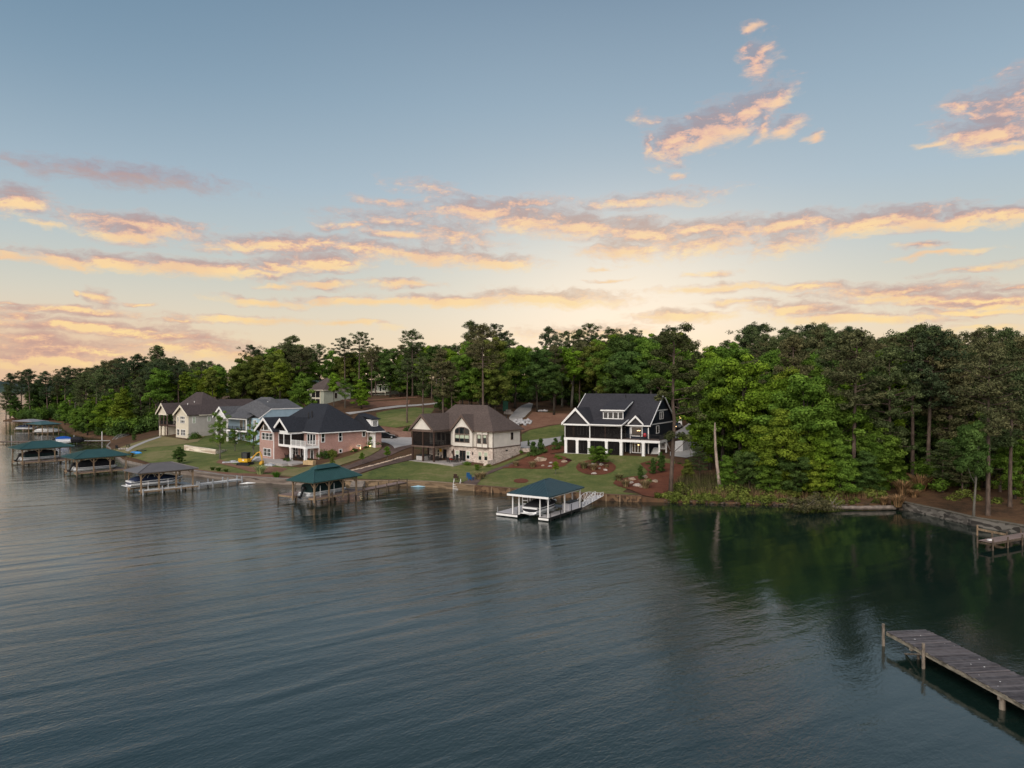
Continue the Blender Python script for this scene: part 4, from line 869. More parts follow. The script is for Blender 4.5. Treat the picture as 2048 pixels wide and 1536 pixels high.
for (x, y, ww) in ((6.6, 1.6, 2.0), (9.3, 1.8, 1.5)):
    mb = MB(); mb.box(x, x+ww, y, y+.8, 3.28, 3.52); mb.box(x, x+ww, y+.65, y+.85, 3.52, 3.9); mb.box(x-.12, x, y, y+.85, 3.25, 3.75); mb.box(x+ww, x+ww+.12, y, y+.85, 3.25, 3.75)
    for a in (x, x+ww-.08): mb.box(a, a+.08, y, y+.08, 3.12, 3.28); mb.box(a, a+.08, y+.7, y+.78, 3.12, 3.28)
    o = mb.obj('porch_sofa', mat('sofa_fabric', (.36, .33, .31), .9, .1), loc=h.r.location[:], rz=R(-29)); tag(o, 'pale sofa with armrests on the screened upper porch, '+('left one' if x < 8 else 'right one'), 'sofa')

# ---- white house in the middle ----------------------------------------------
h = HS('lake_house', 'cream and stone house with brown trim, arched window and brown hipped roof', -15, 136.6, 1.85, -35.9)
h.body(SD_WHITE, -5.7, 10.4, 5.0, 14.0, 3.0, 6.15); h.body(STONE, -5.75, 10.45, 4.95, 14.05, -1.2, 2.98, name='stone_wall')
h.hip(RF_BROWN, -6.3, 10.95, 4.4, 14.6, 6.22, 10.95, -2.9, 5.5, 9.6, trim=BROWN)
h.box('trim_band', BROWN, (0.05, 10.52, 4.86, 4.95, 2.88, 3.06), (10.45, 10.54, 4.86, 14.05, 2.88, 3.06), (10.40, 10.47, 4.93, 5.07, 3.06, 6.0), (10.40, 10.47, 13.93, 14.03, 3.06, 6.0), (10.45, 10.53, 4.90, 5.04, -.2, 2.88))
mb = MB(); mb.box(1.0, 5.9, 4.3, 5.0, 3.06, 6.15); mb.prism([(1.0, 6.14), (5.9, 6.14), (3.45, 8.75)], .5, 'y', 4.3); h.p('gable_wall', mb, SD_WHITE)
h.gable_y(RF_BROWN, .6, 6.3, 3.95, 8.2, 6.2, 9.25, trim=BROWN)
h.gable_y(RF_BROWN, -6.25, .15, -.5, 8.2, 6.25, 9.35, trim=BROWN)
mb = MB(); mb.prism([(-5.7, 6.3), (-.35, 6.3), (-3.02, 8.9)], .12, 'y', -.08); h.p('gable_infill', mb, SD_WHITE)
h.box('porch_beam', BROWN, (-5.85, .1, -.15, .1, 5.85, 6.25), (-.1, .1, .1, 5., 5.85, 6.1), (-5.85, -5.6, .1, 5., 5.85, 6.1))
h.box('porch_floor', DKBROWN, (-5.85, .12, -.12, 4.95, 2.9, 3.0)); h.box('deck_beam', BROWN, (-5.9, .18, -.2, -.0, 2.85, 3.15), (.0, .18, .0, 4.95, 2.85, 3.15), (-5.9, -5.7, .0, 4.95, 2.85, 3.15))
for x in (-5.65, -2.87, -.02): h.post(x, 0., -.1, 2.85, .3, DKBROWN, 'porch_post', cap=False); h.post(x, 0., 3.15, 5.85, .24, DKBROWN, 'porch_post', cap=False)
h.post(-5.65, 4.5, -.2, 2.85, .25, DKBROWN, 'porch_post', cap=False)
for a, b in ((-5.5, -3.), (-2.7, -.15)): h.box('screen', SCREEN2, a, b, .02, .035, 3.15, 5.85)
h.box('screen', SCREEN2, .03, .045, .15, 4.85, 3.15, 5.85); h.box('screen', SCREEN2, -5.6, -5.585, .15, 4.85, 3.15, 5.85)
h.rail([(-5.5, .15), (-.15, .15), (-.15, 4.9)], 3.0, .95, BLACK, n=.12, bw=.015)
h.win('f', 5., -3.6, -2.8, 3.9, 5.4, 1, 1, fm=BROWN); h.win('f', 5., -2.3, -1.6, 3.9, 5.4, 1, 1, fm=BROWN); h.win('f', 5., -1.2, -.3, 3.05, 5.3, 1, 1, fm=DKBROWN, gm=INTER, name='door')
# arched window
w = h.win('f', 4.3, 1.6, 5.3, 3.8, 5.36, 3, 1, fm=BROWN, fw=.12, blind=.5); mb = MB(); pts = []; cx = 3.45; a = 1.85
N_ = 14; pts = [(cx+a*math.cos(math.pi*i/N_), 5.42+.55+.85*math.sin(math.pi*i/N_)) for i in range(N_+1)]; poly = [(cx+a, 5.42)]+pts+[(cx-a, 5.42)]
mb.prism(poly, .07, 'y', 4.22); h.p('arch_frame', mb, BROWN, w)
mb = MB()
for (u0, u1) in ((1.74, 2.66), (2.82, 4.08), (4.24, 5.16)):
    q = [(u, 5.97+.85*math.sqrt(max(0, 1-((u-cx)/a)**2))-.13) for u in np.linspace(u1, u0, 7)]; mb.prism([(u0, 5.52), (u1, 5.52)]+[(float(a_), float(b_)) for a_, b_ in q], .03, 'y', 4.185)
h.p('arch_pane', mb, GLASS, w)
# bay
mb = MB(); mb.box(6.7, 9.5, 4.6, 5., 3.06, 6.0); h.p('bay_wall', mb, SD_WHITE); mb = MB()
for x in (6.66, 8.1, 9.42): mb.box(x, x+.12, 4.56, 4.72, 3.06, 6.0)
mb.box(6.6, 9.6, 4.55, 4.75, 2.86, 3.06); h.p('trim_band', mb, BROWN)
h.win('f', 4.6, 6.95, 7.95, 3.75, 5.5, 1, 1, fm=BROWN, fw=.13, blind=.45); h.win('f', 4.6, 8.35, 9.3, 3.75, 5.5, 1, 1, fm=BROWN, fw=.13, blind=.35)
h.win('f', 4.95, 1.2, 2.2, .55, 2.1, 1, 2, blind=.5); h.win('f', 4.95, 3.95, 4.9, .55, 2.1, 1, 2, blind=.5); h.win('f', 4.95, 2.3, 3.8, .05, 2.15, 2, 1, fm=DKBROWN, name='door')
h.win('f', 4.95, 6.95, 7.85, .5, 2.15, 1, 2, fm=CREAM, blind=.45); h.win('f', 4.95, 8.35, 9.3, .5, 2.15, 1, 2, fm=CREAM, blind=.45)
h.win('f', 4.95, -4.5, -3.9, .7, 2.1, 1, 2, fm=CREAM); h.win('f', 4.95, -3.6, -3., .7, 2.1, 1, 2, fm=CREAM); h.win('f', 4.95, -2.0, -1.1, .05, 2.15, 1, 1, fm=DKBROWN, name='door')
h.win('r', 10.4, 10.8, 11.55, 4.2, 5.65, 1, 1, fm=BROWN); h.box('wall_vent', BLACK, 10.45, 10.5, 9.0, 9.7, 2.1, 2.35)
for x in (.35, 5.6): mb = MB(); mb.box(x-.08, x+.08, 4.8, 4.94, 1.5, 1.9); mb.box(x-.12, x+.12, 4.76, 4.94, 1.9, 1.96); h.p('wall_lantern', mb, BLACK)
h.vent(8.5, 12, 8.3); h.vent(1.2, 7., 8.4, .35)
h.box('patio', gm_pave, (-6.1, 5.6, -.9, 4.9, -.5, .16)); h.box('planter_wall', STONE, (9.6, 10.6, 3.2, 3.5, -.8, .8), (10.3, 10.6, 3.5, 4.9, -.8, .8))
HM = h
def place(hs, x, y, z): return hs.r.matrix_world @ Vector((x, y, z)) if False else Matrix.LocRotScale(hs.r.location, hs.r.rotation_euler, None) @ Vector((x, y, z))

# ---- pink brick house ---------------------------------------------------------
h = HS('lake_house', 'pink brick house with white deck railing, two front gables and black hipped roof', -47.7, 142.4, 1.9, -42)
h.body(BRICK, -5.8, .05, .0, 9., -1.8, 5.55, [(-5.8, .05, 7.95, .0, 6.)]); h.body(BRICK, -8., 10.15, 3.9, 15.7, -1.5, 5.55, name='main_wall')
h.hip(RF_BLACK, -8.5, 10.7, 3.4, 16.2, 5.65, 11.0, -2.2, 4.1, 9.8, trim=WHITE)
h.gable_y(RF_BLACK, -6.7, .6, -.75, 7.6, 5.65, 8.35, trim=WHITE); h.gable_y(RF_BLACK, -1.2, 4.95, .1, 7.6, 5.75, 8.3, trim=WHITE)
mb = MB(); mb.prism([(-5.5, 5.6), (-.3, 5.6), (-2.88, 7.9)], .06, 'y', -.10); h.p('gable_trim', mb, mat('tan_brick', (.50, .36, .26), .9, .2, var=.1))
h.win('f', 0., -4.86, -.45, 3.74, 5.2, 3, 2, sub=2); h.win('f', 0., -4.2, -1.15, .45, 2.05, 2, 2, sub=2)
mb = MB(); mb.prism([(-3.75, 5.75), (-2.1, 5.75), (-2.1, 6.95), (-2.9, 7.25), (-3.75, 6.95)], .04, 'y', -.15); mb.prism([(-5.0, 5.75), (-4.0, 5.75), (-4.0, 6.6)], .04, 'y', -.15); mb.prism([(-1.85, 5.75), (-.9, 5.75), (-1.85, 6.6)], .04, 'y', -.15); w = h.p('gable_window', mb, GLASS)
mb = MB(); mb.box(-4.0, -3.82, -.2, -.11, 5.65, 6.75); mb.box(-2.05, -1.88, -.2, -.11, 5.65, 6.75); mb.box(-5.1, -.8, -.2, -.11, 5.6, 5.74); h.p('frame', mb, WHITE, w)
h.box('downspout', WHITE, (-.12, .02, -.12, -.01, -.2, 5.4), (10.0, 10.12, 3.78, 3.89, .0, 5.4), (10.16, 10.27, 15.3, 15.42, 2., 5.4))
h.box('deck_beam', WHITE, (.1, 10.1, .85, 1.05, 2.62, 3.08), (9.9, 10.1, 1.05, 3.88, 2.62, 3.08)); h.box('deck_floor', DECKF, .1, 9.9, 1.05, 3.88, 2.9, 3.0)
h.box('porch_beam', WHITE, (.0, 4.8, .85, 1.05, 5.1, 5.75), (4.6, 4.8, 1.05, 3.88, 5.2, 5.6))
mb = MB(); mb.prism([(.2, 5.76), (4.0, 5.76), (1.9, 7.7)], .04, 'y', .95); h.p('gable_screen', mb, SCREEN)
for x in (.15, 2.1, 4.7): h.post(x, .95, 3.08, 5.1, .16, WHITE)
h.box('screen', SCREEN, (.23, 2.0, .95, .965, 3.08, 5.1)); h.box('screen', SCREEN, (2.2, 4.6, .95, .965, 3.08, 5.1)); h.box('screen', SCREEN, (4.69, 4.71, 1.1, 3.8, 3.08, 5.2))
h.rail([(.25, 1.0), (4.6, 1.0)], 3.08, .95, WHITE, n=.12); h.rail([(4.8, .95), (10., .95), (10., 3.8)], 3.08, 1.05, WHITE, n=.13)
for x, y in ((4.75, .95), (9.9, .95)): h.post(x, y, -.1, 2.62, .45, WHITE, 'pillar')
h.win('f', 3.9, 5.8, 8.9, 3.1, 5.3, 3, 1, fw=.14, name='sliding_door'); h.win('f', 3.9, 3.6, 4.5, 3.05, 5.3, 1, 1, name='door', gm=GLASS)
h.win('f', 3.9, .6, 2.5, .7, 2.3, 2, 2); h.win('f', 3.9, 3.4, 6.0, .1, 2.25, 3, 1, name='french_door'); h.win('f', 3.9, 7.0, 8.2, .1, 2.2, 1, 1, fw=.2, name='door')
h.win('r', 10.15, 4.2, 5.1, 3.65, 5.5, 1, 2, fw=.12); h.win('r', 10.15, 8.2, 9.1, 3.6, 5.45, 1, 2, fw=.12); h.win('r', 10.15, 13.9, 14.8, 4.2, 5.4, 1, 1, fw=.12)
h.win('r', 10.15, 5.3, 6.4, 1.35, 1.8, 1, 1, fw=.08, name='basement_window'); h.win('r', 10.15, 8.3, 9.1, 1.3, 2.1, 1, 1, fw=.1, name='basement_window'); h.win('r', 10.15, 12.6, 13.6, 2.25, 2.65, 1, 1, fw=.08, name='basement_window')
mb = MB(); mb.tube((2.6, 6.2, 8.0), (2.6, 6.2, 9.3), .12); mb.tube((3.4, 6.5, 8.1), (3.4, 6.5, 9.6), .12); h.p('flue_pipes', mb, BLACK)
h.body(BRICK, 3.5, 12.2, 15.75, 17.3, -.5, 5.35, name='garage_wall'); h.box('garage_front', WHITE, 10.3, 12.3, 15.66, 15.74, 2.0, 5.2)
h.hip(RF_BLACK, 3.2, 12.8, 14.6, 17.8, 5.45, 9.0, 8.0, 8.0, 14.7, 16.6, trim=WHITE, name='garage_roof')
h.win('f', 15.66, 10.7, 11.9, 2.1, 4.4, 1, 1, fw=.12, name='garage_door', gm=mat('garage_panel', (.62, .62, .62), .6))
mb = MB(); mb.box(9.0, 11.5, 15.3, 17.0, 6.0, 7.75); h.p('dormer_wall', mb, WHITE); mb = MB(); mb.prism([(8.0, 8.6), (11.9, 7.75), (11.9, 7.93), (8.0, 8.78)], 2.3, 'y', 15.0); h.p('dormer_roof', mb, RF_BLACK)
h.win('r', 11.5, 15.6, 16.7, 6.3, 7.6, 2, 1, fw=.12)
h.box('patio', PATIO, (-5.0, 10.2, -2.2, 3.9, -.6, .02), (1., 9., -3.4, -2.2, -.6, .02)); HB = h
for (x, z) in ((7.0, .9), (10.6, 1.3), (15.3, 2.2)):
    pw = place(h, 10.15 if x < 15 else 10.15, x, z)
for i, (y, z) in enumerate(((11.3, 1.35), (13.1, 1.75), (15.5, 2.35))):
    mb = MB(); mb.tube((0, 0, -.1), (0, 0, .16), .05, .07); mb.box(-.06, .06, -.06, .06, .16, .2); q = place(h, 10.75, y, 0); q.z = tz(q.x, q.y)+.1
    o = mb.obj('garden_spotlight', LAMP, loc=q[:]); tag(o, ['lit garden spotlight nearest the lake against the brick side wall', 'lit garden spotlight in the middle of the brick side wall', 'lit garden spotlight at the back corner of the brick side wall'][i], 'garden light', 'spotlights along the brick wall')
    L = bpy.data.lights.new('spot_glow', 'POINT'); L.energy = 7; L.color = (1, .72, .38); L.shadow_soft_size = .1; lo = bpy.data.objects.new('spot_glow', L); COL.objects.link(lo); lo.location = (0, 0, .35); lo.parent = o

# ---- tan house on the left ------------------------------------------------------
h = HS('lake_house', 'tan house with cream board gable, dark balcony and brown hipped roof', -82.1, 180, 3.2, -38.3)
h.body(SD_GREY, -12.6, 0., 4., 14., -1., 5.85); h.body(SD_CREAM, -6.3, .02, 0., 6., -1.5, 5.85, [(-6.3, .02, 8.1, 0., 5.)], name='gable_wall'); h.body(SD_GREY, -.1, .10, .12, 14., -1.2, 5.85, name='side_wall')
h.hip(RF_TAN, -17.2, .6, 2.6, 15., 5.95, 11.6, -11.2, -7.4, 8., trim=CREAM); h.gable_y(RF_TAN, -6.8, .55, -.6, 7.5, 5.95, 8.45, trim=CREAM); h.gable_y(RF_TAN, -18.4, -12.3, .4, 8., 5.9, 8.7, trim=CREAM)
mb = MB(); mb.prism([(-17.9, 5.8), (-12.8, 5.8), (-15.35, 8.1)], .1, 'y', .95); h.p('gable_infill', mb, SD_CREAM)
h.box('deck_beam', DKBROWN, (-17.1, -12.9, .9, 1.1, 2.55, 3.0), (-13.05, -12.85, 1.1, 4., 2.55, 3.)); h.box('balcony_floor', DECKF, -17., -6.4, 1.1, 5., 2.7, 2.85)
h.box('porch_beam', CREAM, (-17.6, -12.6, .85, 1.1, 5.5, 5.8)); h.rail([(-17., 1.05), (-13., 1.05), (-12.95, 3.9)], 3., .95, BLACK, bw=.04, n=.1); h.rail([(-12.9, 3.), (-6.4, 3.)], 3., .95, BLACK, bw=.04, n=.1)
for x in (-17., -14.9, -13.): h.post(x, 1., 3., 5.5, .22, BROWN, 'porch_post'); h.post(x, 1., -.6, 2.55, .32, CREAM if x < -14 else BROWN, 'porch_post', cap=False)
h.body(SD_CREAM, -17., -12.6, 4.5, 13., -1., 5.85, name='rear_wall'); h.box('lower_wall', CREAM, -16.9, -13.2, 1.4, 4.4, -1., 2.5)
h.win('f', 1.4, -15.9, -14.7, -.1, 2.2, 1, 1, fm=BROWN, name='door'); h.win('f', 4., -11.6, -9.6, 3.1, 5.2, 2, 1, fm=BROWN); h.win('f', 4., -11.6, -9.6, .1, 2.2, 2, 1, fm=BROWN, name='door')
h.win('f', 0., -3.9, -1.6, 4.75, 5.55, 3, 1); h.win('f', 0., -3.9, -1.6, 3.75, 4.6, 3, 1); h.win('f', 0., -5.4, -4.9, 4., 5.4, 1, 1); h.win('f', 0., -5.6, -4.4, .6, 2.2, 1, 2); h.win('f', 0., -3.6, -1.3, .6, 2.2, 3, 2)
h.win('r', .10, 1., 1.9, 3.8, 5.4, 1, 2, gm=BLIND); h.win('r', .10, 5., 5.9, 4.1, 5.4, 1, 1, gm=BLIND)
h.body(SD_GREY, -15., -3., 14., 26., 1., 5.85, name='garage_wall'); h.hip(RF_TAN, -15.5, -2.4, 13., 26.5, 5.95, 9.6, -9., -9., 13.2, 23., trim=CREAM, name='garage_roof')
for x, y, z in ((-9., 4.5, 8.3), (-7.2, 5.4, 8.9), (-4., 6.6, 8.2), (-1.4, 5.2, 6.9)): h.vent(x, y, z, .3, .09, WHITE)
h.box('patio', PATIO, -12.8, -6.4, 1.2, 4., -.6, .0)
# ---- light blue house -----------------------------------------------------------
h = HS('lake_house', 'light blue house with white trim, deep porch and grey hipped roof behind young trees', -71, 176, 2.9, -38.3)
h.body(SD_BLUE, -4., 12., 3., 14., -1., 5.9); h.hip(RF_GREY, -5., 13.2, 1.6, 14.6, 5.95, 10.8, 3.6, 8.2, 7.6, trim=WHITE); h.gable_y(RF_GREY, -5.2, 1.1, -.6, 6.5, 5.95, 8.5, trim=WHITE)
mb = MB(); mb.prism([(-4.7, 5.85), (.6, 5.85), (-2.05, 8.)], .1, 'y', -.05); h.p('gable_infill', mb, SD_WB)
h.body(SD_BLUE, 9.4, 13., 1.2, 3.1, -1., 5.9, name='front_wall'); mb = MB(); mb.prism([(-.3, 5.95), (3.5, 7.5), (3.5, 7.3), (-.3, 5.75)], 9.2, 'x', .9); h.p('porch_roof', mb, RF_GREY)
mb = MB(); mb.prism([(1., -1.), (14.6, -1.), (14.6, 6.4), (12.8, 7.9), (4., 7.9), (1., 5.95)], .35, 'x', 13.2); h.p('side_gable', mb, SD_BLUE)
mb = MB()
for a, b in (((.8, 5.85), (4., 7.95)), ((4., 7.95), (12.8, 7.95)), ((12.8, 7.95), (15., 6.2))): mb.prism([a, b, (b[0], b[1]+.22), (a[0], a[1]+.22)], .5, 'x', 13.2)
h.p('rake_trim', mb, WHITE)
mb = MB(); mb.add([(7., 4., 10.3), (13.6, 4., 8.18), (13.6, 12.8, 8.18), (7., 12.8, 10.3), (7., .9, 8.), (13.6, .7, 6.02), (13.6, 15.1, 6.3), (7., 15., 8.2)], [(0, 1, 2, 3), (4, 5, 1, 0), (3, 2, 6, 7)]); h.p('side_roof', mb, RF_GREY)
h.box('deck_beam', WHITE, (-4.3, 9.4, -.1, .1, 2.5, 2.85)); h.box('deck_floor', DECKF, -4.2, 9.4, .1, 3., 2.65, 2.8); h.box('porch_beam', WHITE, (-4.5, 9.5, -.15, .1, 5.5, 5.8))
for x in (-4.2, -1.8, .9): h.post(x, 0., 2.85, 5.5, .28, WHITE); 
for x in (-4.2, -1.8, .9, 5.): h.post(x, 0., -.8, 2.5, .34, WHITE, 'pillar')
h.post(9.3, 0., 2.85, 5.5, .2, WHITE); h.rail([(1., 0.), (9.3, 0.)], 2.85, .95, BLACK, bw=.02); h.rail([(-4.2, 0.), (.8, 0.)], 2.85, .95, WHITE)
for a in (1.6, 3.6, 5.6, 7.6): h.win('f', 3., a, a+1.2, 3., 5.2, 2, 1, fm=CREAM); h.win('f', 3., a, a+1.2, .1, 2.2, 2, 1)
h.win('f', 1.2, 10.5, 11.7, 3.7, 5.5, 2, 1, fw=.12); h.win('f', 1.2, 10.5, 11.7, .6, 2.2, 2, 1); h.vent(6., 6., 9.7, .35, .1, WHITE); h.vent(9., 6., 9.4, .3, .1, WHITE)
# ---- back house -------------------------------------------------------------------
q = PD(614.5, 800, 218); zb = tz(q.x, q.y)-.2
h = HS('hill_house', 'pale green house with screened porch and brown roof half hidden up on the hill', q.x, q.y, zb, -38.3)
e = 5.1; h.body(SD_OLIVE, 0., 8.2, 0., 10., -1.5, e); h.hip(RF_BROWN, -.5, 8.7, -.5, 10.5, e+.1, e+3.9, 3.6, 4.6, 5., trim=CREAM)
h.win('f', 0., .7, 1.5, 3.1, 4.7, 1, 2, fw=.08); h.box('porch_opening', mat('dark_opening', (.012, .011, .011), .8, .2, var=0), (2.3, 6.4, -.06, .02, 2.9, 4.8), (2.3, 6.2, -.06, .02, .2, 2.3))
h.box('porch_frame', CREAM, (2.1, 2.3, -.12, 0, .1, 4.95), (4.2, 4.36, -.12, 0, .1, 4.8), (6.4, 6.6, -.12, 0, .1, 4.95), (2.3, 6.4, -.14, 0, 2.45, 2.8), (2.1, 6.6, -.13, 0, 4.8, 5.0)); h.win('r', 8.2, 4., 4.8, 2.6, 4.2, 1, 1, fm=BROWN)
q = PD(745, 792, 238); zb = tz(q.x, q.y)
h = HS('hill_house', 'low pale cottage barely visible between the trunks on the hill, right of the round tree', q.x, q.y, zb, -30)
h.body(SD_OLIVE, 0., 7., 0., 6., -1., 3.6); h.gable_x(RF_BROWN, -.4, 7.4, -.5, 6.5, 3.7, 5.4, trim=CREAM); h.win('f', 0., 1., 2., 1.6, 2.9, 1, 2); h.win('f', 0., 4.6, 5.8, 1.6, 2.9, 2, 1); h.box('deck_frame', CREAM, (-.2, 7.2, -1.8, -1.65, 1.0, 1.25), (-.2, 7.2, -1.65, 0, 1.1, 1.2), (-.1, .05, -1.8, -1.65, -1, 1.), (6.9, 7.05, -1.8, -1.65, -1, 1.)); h.win('f', 0., 3.0, 4.0, 1.3, 3.2, 1, 1, name='door')
# ------------------------------------------------------------------ docks, boats, walls
def loc(root, x, y, z=0): return Matrix.LocRotScale(root.location, root.rotation_euler, None) @ Vector((x, y, z))
def metal_roof(name, col):
    m = bpy.data.materials.new(name); m.use_nodes = True; m.node_tree.nodes.clear(); T = NT(m.node_tree)
    b = T.new('ShaderNodeBsdfPrincipled'); o = T.new('ShaderNodeOutputMaterial'); T.l.new(b.outputs[0], o.inputs[0]); b.inputs['Roughness'].default_value = .42
    co = T.new('ShaderNodeTexCoord').outputs['Object']; n = T.mr(T.noise(co, .9, 5, .6), .3, .7, .85, 1.1)
    cz = T.new('ShaderNodeCombineXYZ'); [T.l.new(n, cz.inputs[i]) for i in range(3)]; T.l.new(T.v('MULTIPLY', tuple(col), cz.outputs[0]), b.inputs['Base Color']); return m
MR_GREEN = metal_roof('green_metal_roof', (.022, .064, .059)); MR_TEAL = metal_roof('dark_teal_metal_roof', (.026, .052, .060)); MR_GREY = metal_roof('grey_metal_roof', (.22, .20, .21))
PINE_T = mat('treated_timber', (.27, .19, .12), .85, .2, var=.3, scale=3, stretch=(1, 1, .3)); PINE_D = mat('dark_piling', (.10, .075, .055), .9, .2, var=.3, scale=3)
PLANK = mat('weathered_planks', (.225, .165, .145), .85, .2, var=.3, scale=4, stretch=(1, .3, 1)); GPLANK = mat('grey_composite_deck', (.40, .38, .38), .8, .2, var=.15); WPLANK = mat('pale_composite_deck', (.50, .50, .49), .8, .2, var=.12)
GALV = mat('galvanised_metal', (.36, .37, .38), .5, .5, metal=.2, var=.2); FLOAT = mat('black_float', (.015, .015, .016), .6, .3, var=0); GEL = mat('white_gelcoat', (.78, .78, .78), .2, .6, var=.02, coat=.5)
NAVYG = mat('navy_gelcoat', (.012, .022, .06), .2, .6, var=0, coat=.5); COV_BLK = mat('black_boat_cover', (.018, .018, .022), .85, .2, var=.3, scale=4); COV_GRN = mat('dark_green_boat_cover', (.012, .030, .030), .85, .2, var=.3, scale=4)
COV_NAV = mat('navy_boat_cover', (.012, .020, .048), .85, .2, var=.3, scale=4); COV_BLU = mat('blue_boat_cover', (.010, .075, .33), .8, .2, var=.2, scale=4); PURP = mat('purple_grey_stripes', (.16, .14, .18), .5, .3, var=.4, scale=6)
def planks(mb, x0, x1, y0, y1, z, along='x', w=.14, t=.04, seed=1):
    """boards laid across the deck; along = the direction the boards run in"""
    rnd = random.Random(seed)
    n = max(1, int(((y1-y0) if along == 'x' else (x1-x0))/w)); s = ((y1-y0) if along == 'x' else (x1-x0))/n
    for i in range(n):
        a = i*s; dz = rnd.uniform(-.006, .006)
        if along == 'x': mb.box(x0, x1, y0+a+.008, y0+a+s-.008, z-t+dz, z+dz)
        else: mb.box(x0+a+.008, x0+a+s-.008, y0, y1, z-t+dz, z+dz)
def hiproof(D, x0, x1, y0, y1, ze, zr, m, ribs=True, cap=None, axis='y', run=None, trim=None):
    run = run or (x1-x0)/2; xm = (x0+x1)/2; mb = MB(); t = .12
    V = [(x0,y0,ze),(x1,y0,ze),(x1,y1,ze),(x0,y1,ze),(xm,y0+run,zr),(xm,y1-run,zr),(x0,y0,ze-t),(x1,y0,ze-t),(x1,y1,ze-t),(x0,y1,ze-t)]
    mb.add(V, [(0,1,4),(1,2,5,4),(2,3,5),(3,0,4,5),(9,8,7,6),(0,6,7,1),(1,7,8,2),(2,8,9,3),(3,9,6,0)])
    if ribs:
        n = int((y1-y0)/.42)
        for i in range(1, n):
            y = y0+(y1-y0)*i/n; k = min(1, (y-y0)/run, (y1-y)/run); xe = (x1-x0)/2*k; zt = ze+(zr-ze)*k
            for sx, xx in ((1, x1), (-1, x0)):
                mb.prism([(xx, ze), (xx-sx*xe, zt), (xx-sx*xe, zt+.035), (xx, ze+.035)], .035, 'y', y)
        n = int((x1-x0)/.42)
        for i in range(1, n):
            x = x0+(x1-x0)*i/n; k = min(1, (x-x0)/((x1-x0)/2), (x1-x)/((x1-x0)/2)); ye = run*k; zt = ze+(zr-ze)*k
            for sy, yy in ((1, y0), (-1, y1)): mb.prism([(yy, ze), (yy+sy*ye, zt), (yy+sy*ye, zt+.035), (yy, ze+.035)], .035, 'x', x)
    for a, b in (((x0,y0,ze),(xm,y0+run,zr)),((x1,y0,ze),(xm,y0+run,zr)),((x1,y1,ze),(xm,y1-run,zr)),((x0,y1,ze),(xm,y1-run,zr)),((xm,y0+run,zr),(xm,y1-run,zr))): mb.tube(a, b, .07, n=6)
    r = mb.obj('roof', m, D)
    if cap:
        mb = MB(); c = .55; mb.add([(xm-c*1.3,y0+run-.3,zr-.12),(xm+c*1.3,y0+run-.3,zr-.12),(xm+c*1.3,y1-run+.3,zr-.12),(xm-c*1.3,y1-run+.3,zr-.12),(xm,y0+run+.5,zr+.38),(xm,y1-run-.5,zr+.38)],[(0,1,4),(1,2,5,4),(2,3,5),(3,0,4,5),(3,2,1,0)]); mb.obj('roof_cap', m, r)
    if trim:
        mb = MB()
        for b in [(x0-.03,x1+.03,y0-.05,y0+.03),(x0-.03,x1+.03,y1-.03,y1+.05),(x0-.05,x0+.03,y0+.03,y1-.03),(x1-.03,x1+.05,y0+.03,y1-.03)]: mb.box(*b, ze-.30, ze-.01)
        mb.obj('fascia', trim, r)
    return r
def pole(D, x, y, z0, z1, r, m, name='piling', n=8, sq=False):
    mb = MB(); mb.box(x-r, x+r, y-r, y+r, z0, z1) if sq else mb.tube((x, y, z0), (x, y, z1), r, r*.92, n); return mb.obj(name, m, D)
def braces(D, x, y, ze, dirs, m):
    mb = MB()
    for dx, dy in dirs: mb.tube((x, y, ze-.9), (x+dx*.7, y+dy*.7, ze-.15), .055, n=4)
    mb.obj('brace', m, D)
def hull_mb(L, B, Hh, flare=.16, stern=.92, n=14, z0=0):
    """lofted boat hull, bow towards +y"""
    mb = MB(); V = []; prof = [(0, 0), (.55, .12), (.86, .38), (1, 1.)]
    for i in range(n+1):
        t = i/n; y = t*L; w = B/2*(stern+(1-stern)*math.sin(min(1, t*2)*math.pi/2))*(1-max(0, (t-.55)/.45)**2.3); sh = Hh*(1+.22*t**2); rk = Hh*.75*max(0, (t-.7)/.3)**1.6
        ring = [(w*a, y+(b*.35 if t > .9 else 0), z0+rk+(sh-rk)*b) for a, b in prof]; V += [(-x, yy, z) for x, yy, z in ring[:0:-1]]+ring
    k = 2*len(prof)-1; F = []
    for i in range(n):
        for j in range(k-1): F.append((i*k+j, (i+1)*k+j, (i+1)*k+j+1, i*k+j+1))
        F.append((i*k+k-1, (i+1)*k+k-1, (i+1)*k, i*k))       # deck
    F.append(tuple(range(k))); F.append(tuple(n*k+j for j in range(k-1, -1, -1)))
    return mb.add(V, [f[::-1] for f in F])
def cover_mb(L, B, z, hgt, y0, y1, n=12, peak=.55, sag=.08):
    mb = MB(); V = []; m_ = 9
    for i in range(n+1):
        t = i/n; y = y0+(y1-y0)*t; w = B/2*(1.02-.9*max(0, (y/L-.55)/.45)**2.3); hh = hgt*math.sin(math.pi*(t**.8*.86+.10))**.8+.05+sag*math.sin(t*19)*.3
        for j in range(m_): a = math.pi*j/(m_-1); V.append((-w*math.cos(a), y, z+hh*math.sin(a)**.75))
    F = []
    for i in range(n):
        for j in range(m_-1): F.append((i*m_+j, i*m_+j+1, (i+1)*m_+j+1, (i+1)*m_+j))
    F.append(tuple(range(m_))[::-1]); F.append(tuple(n*m_+j for j in range(m_)))
    return mb.add(V, [f[::-1] for f in F])
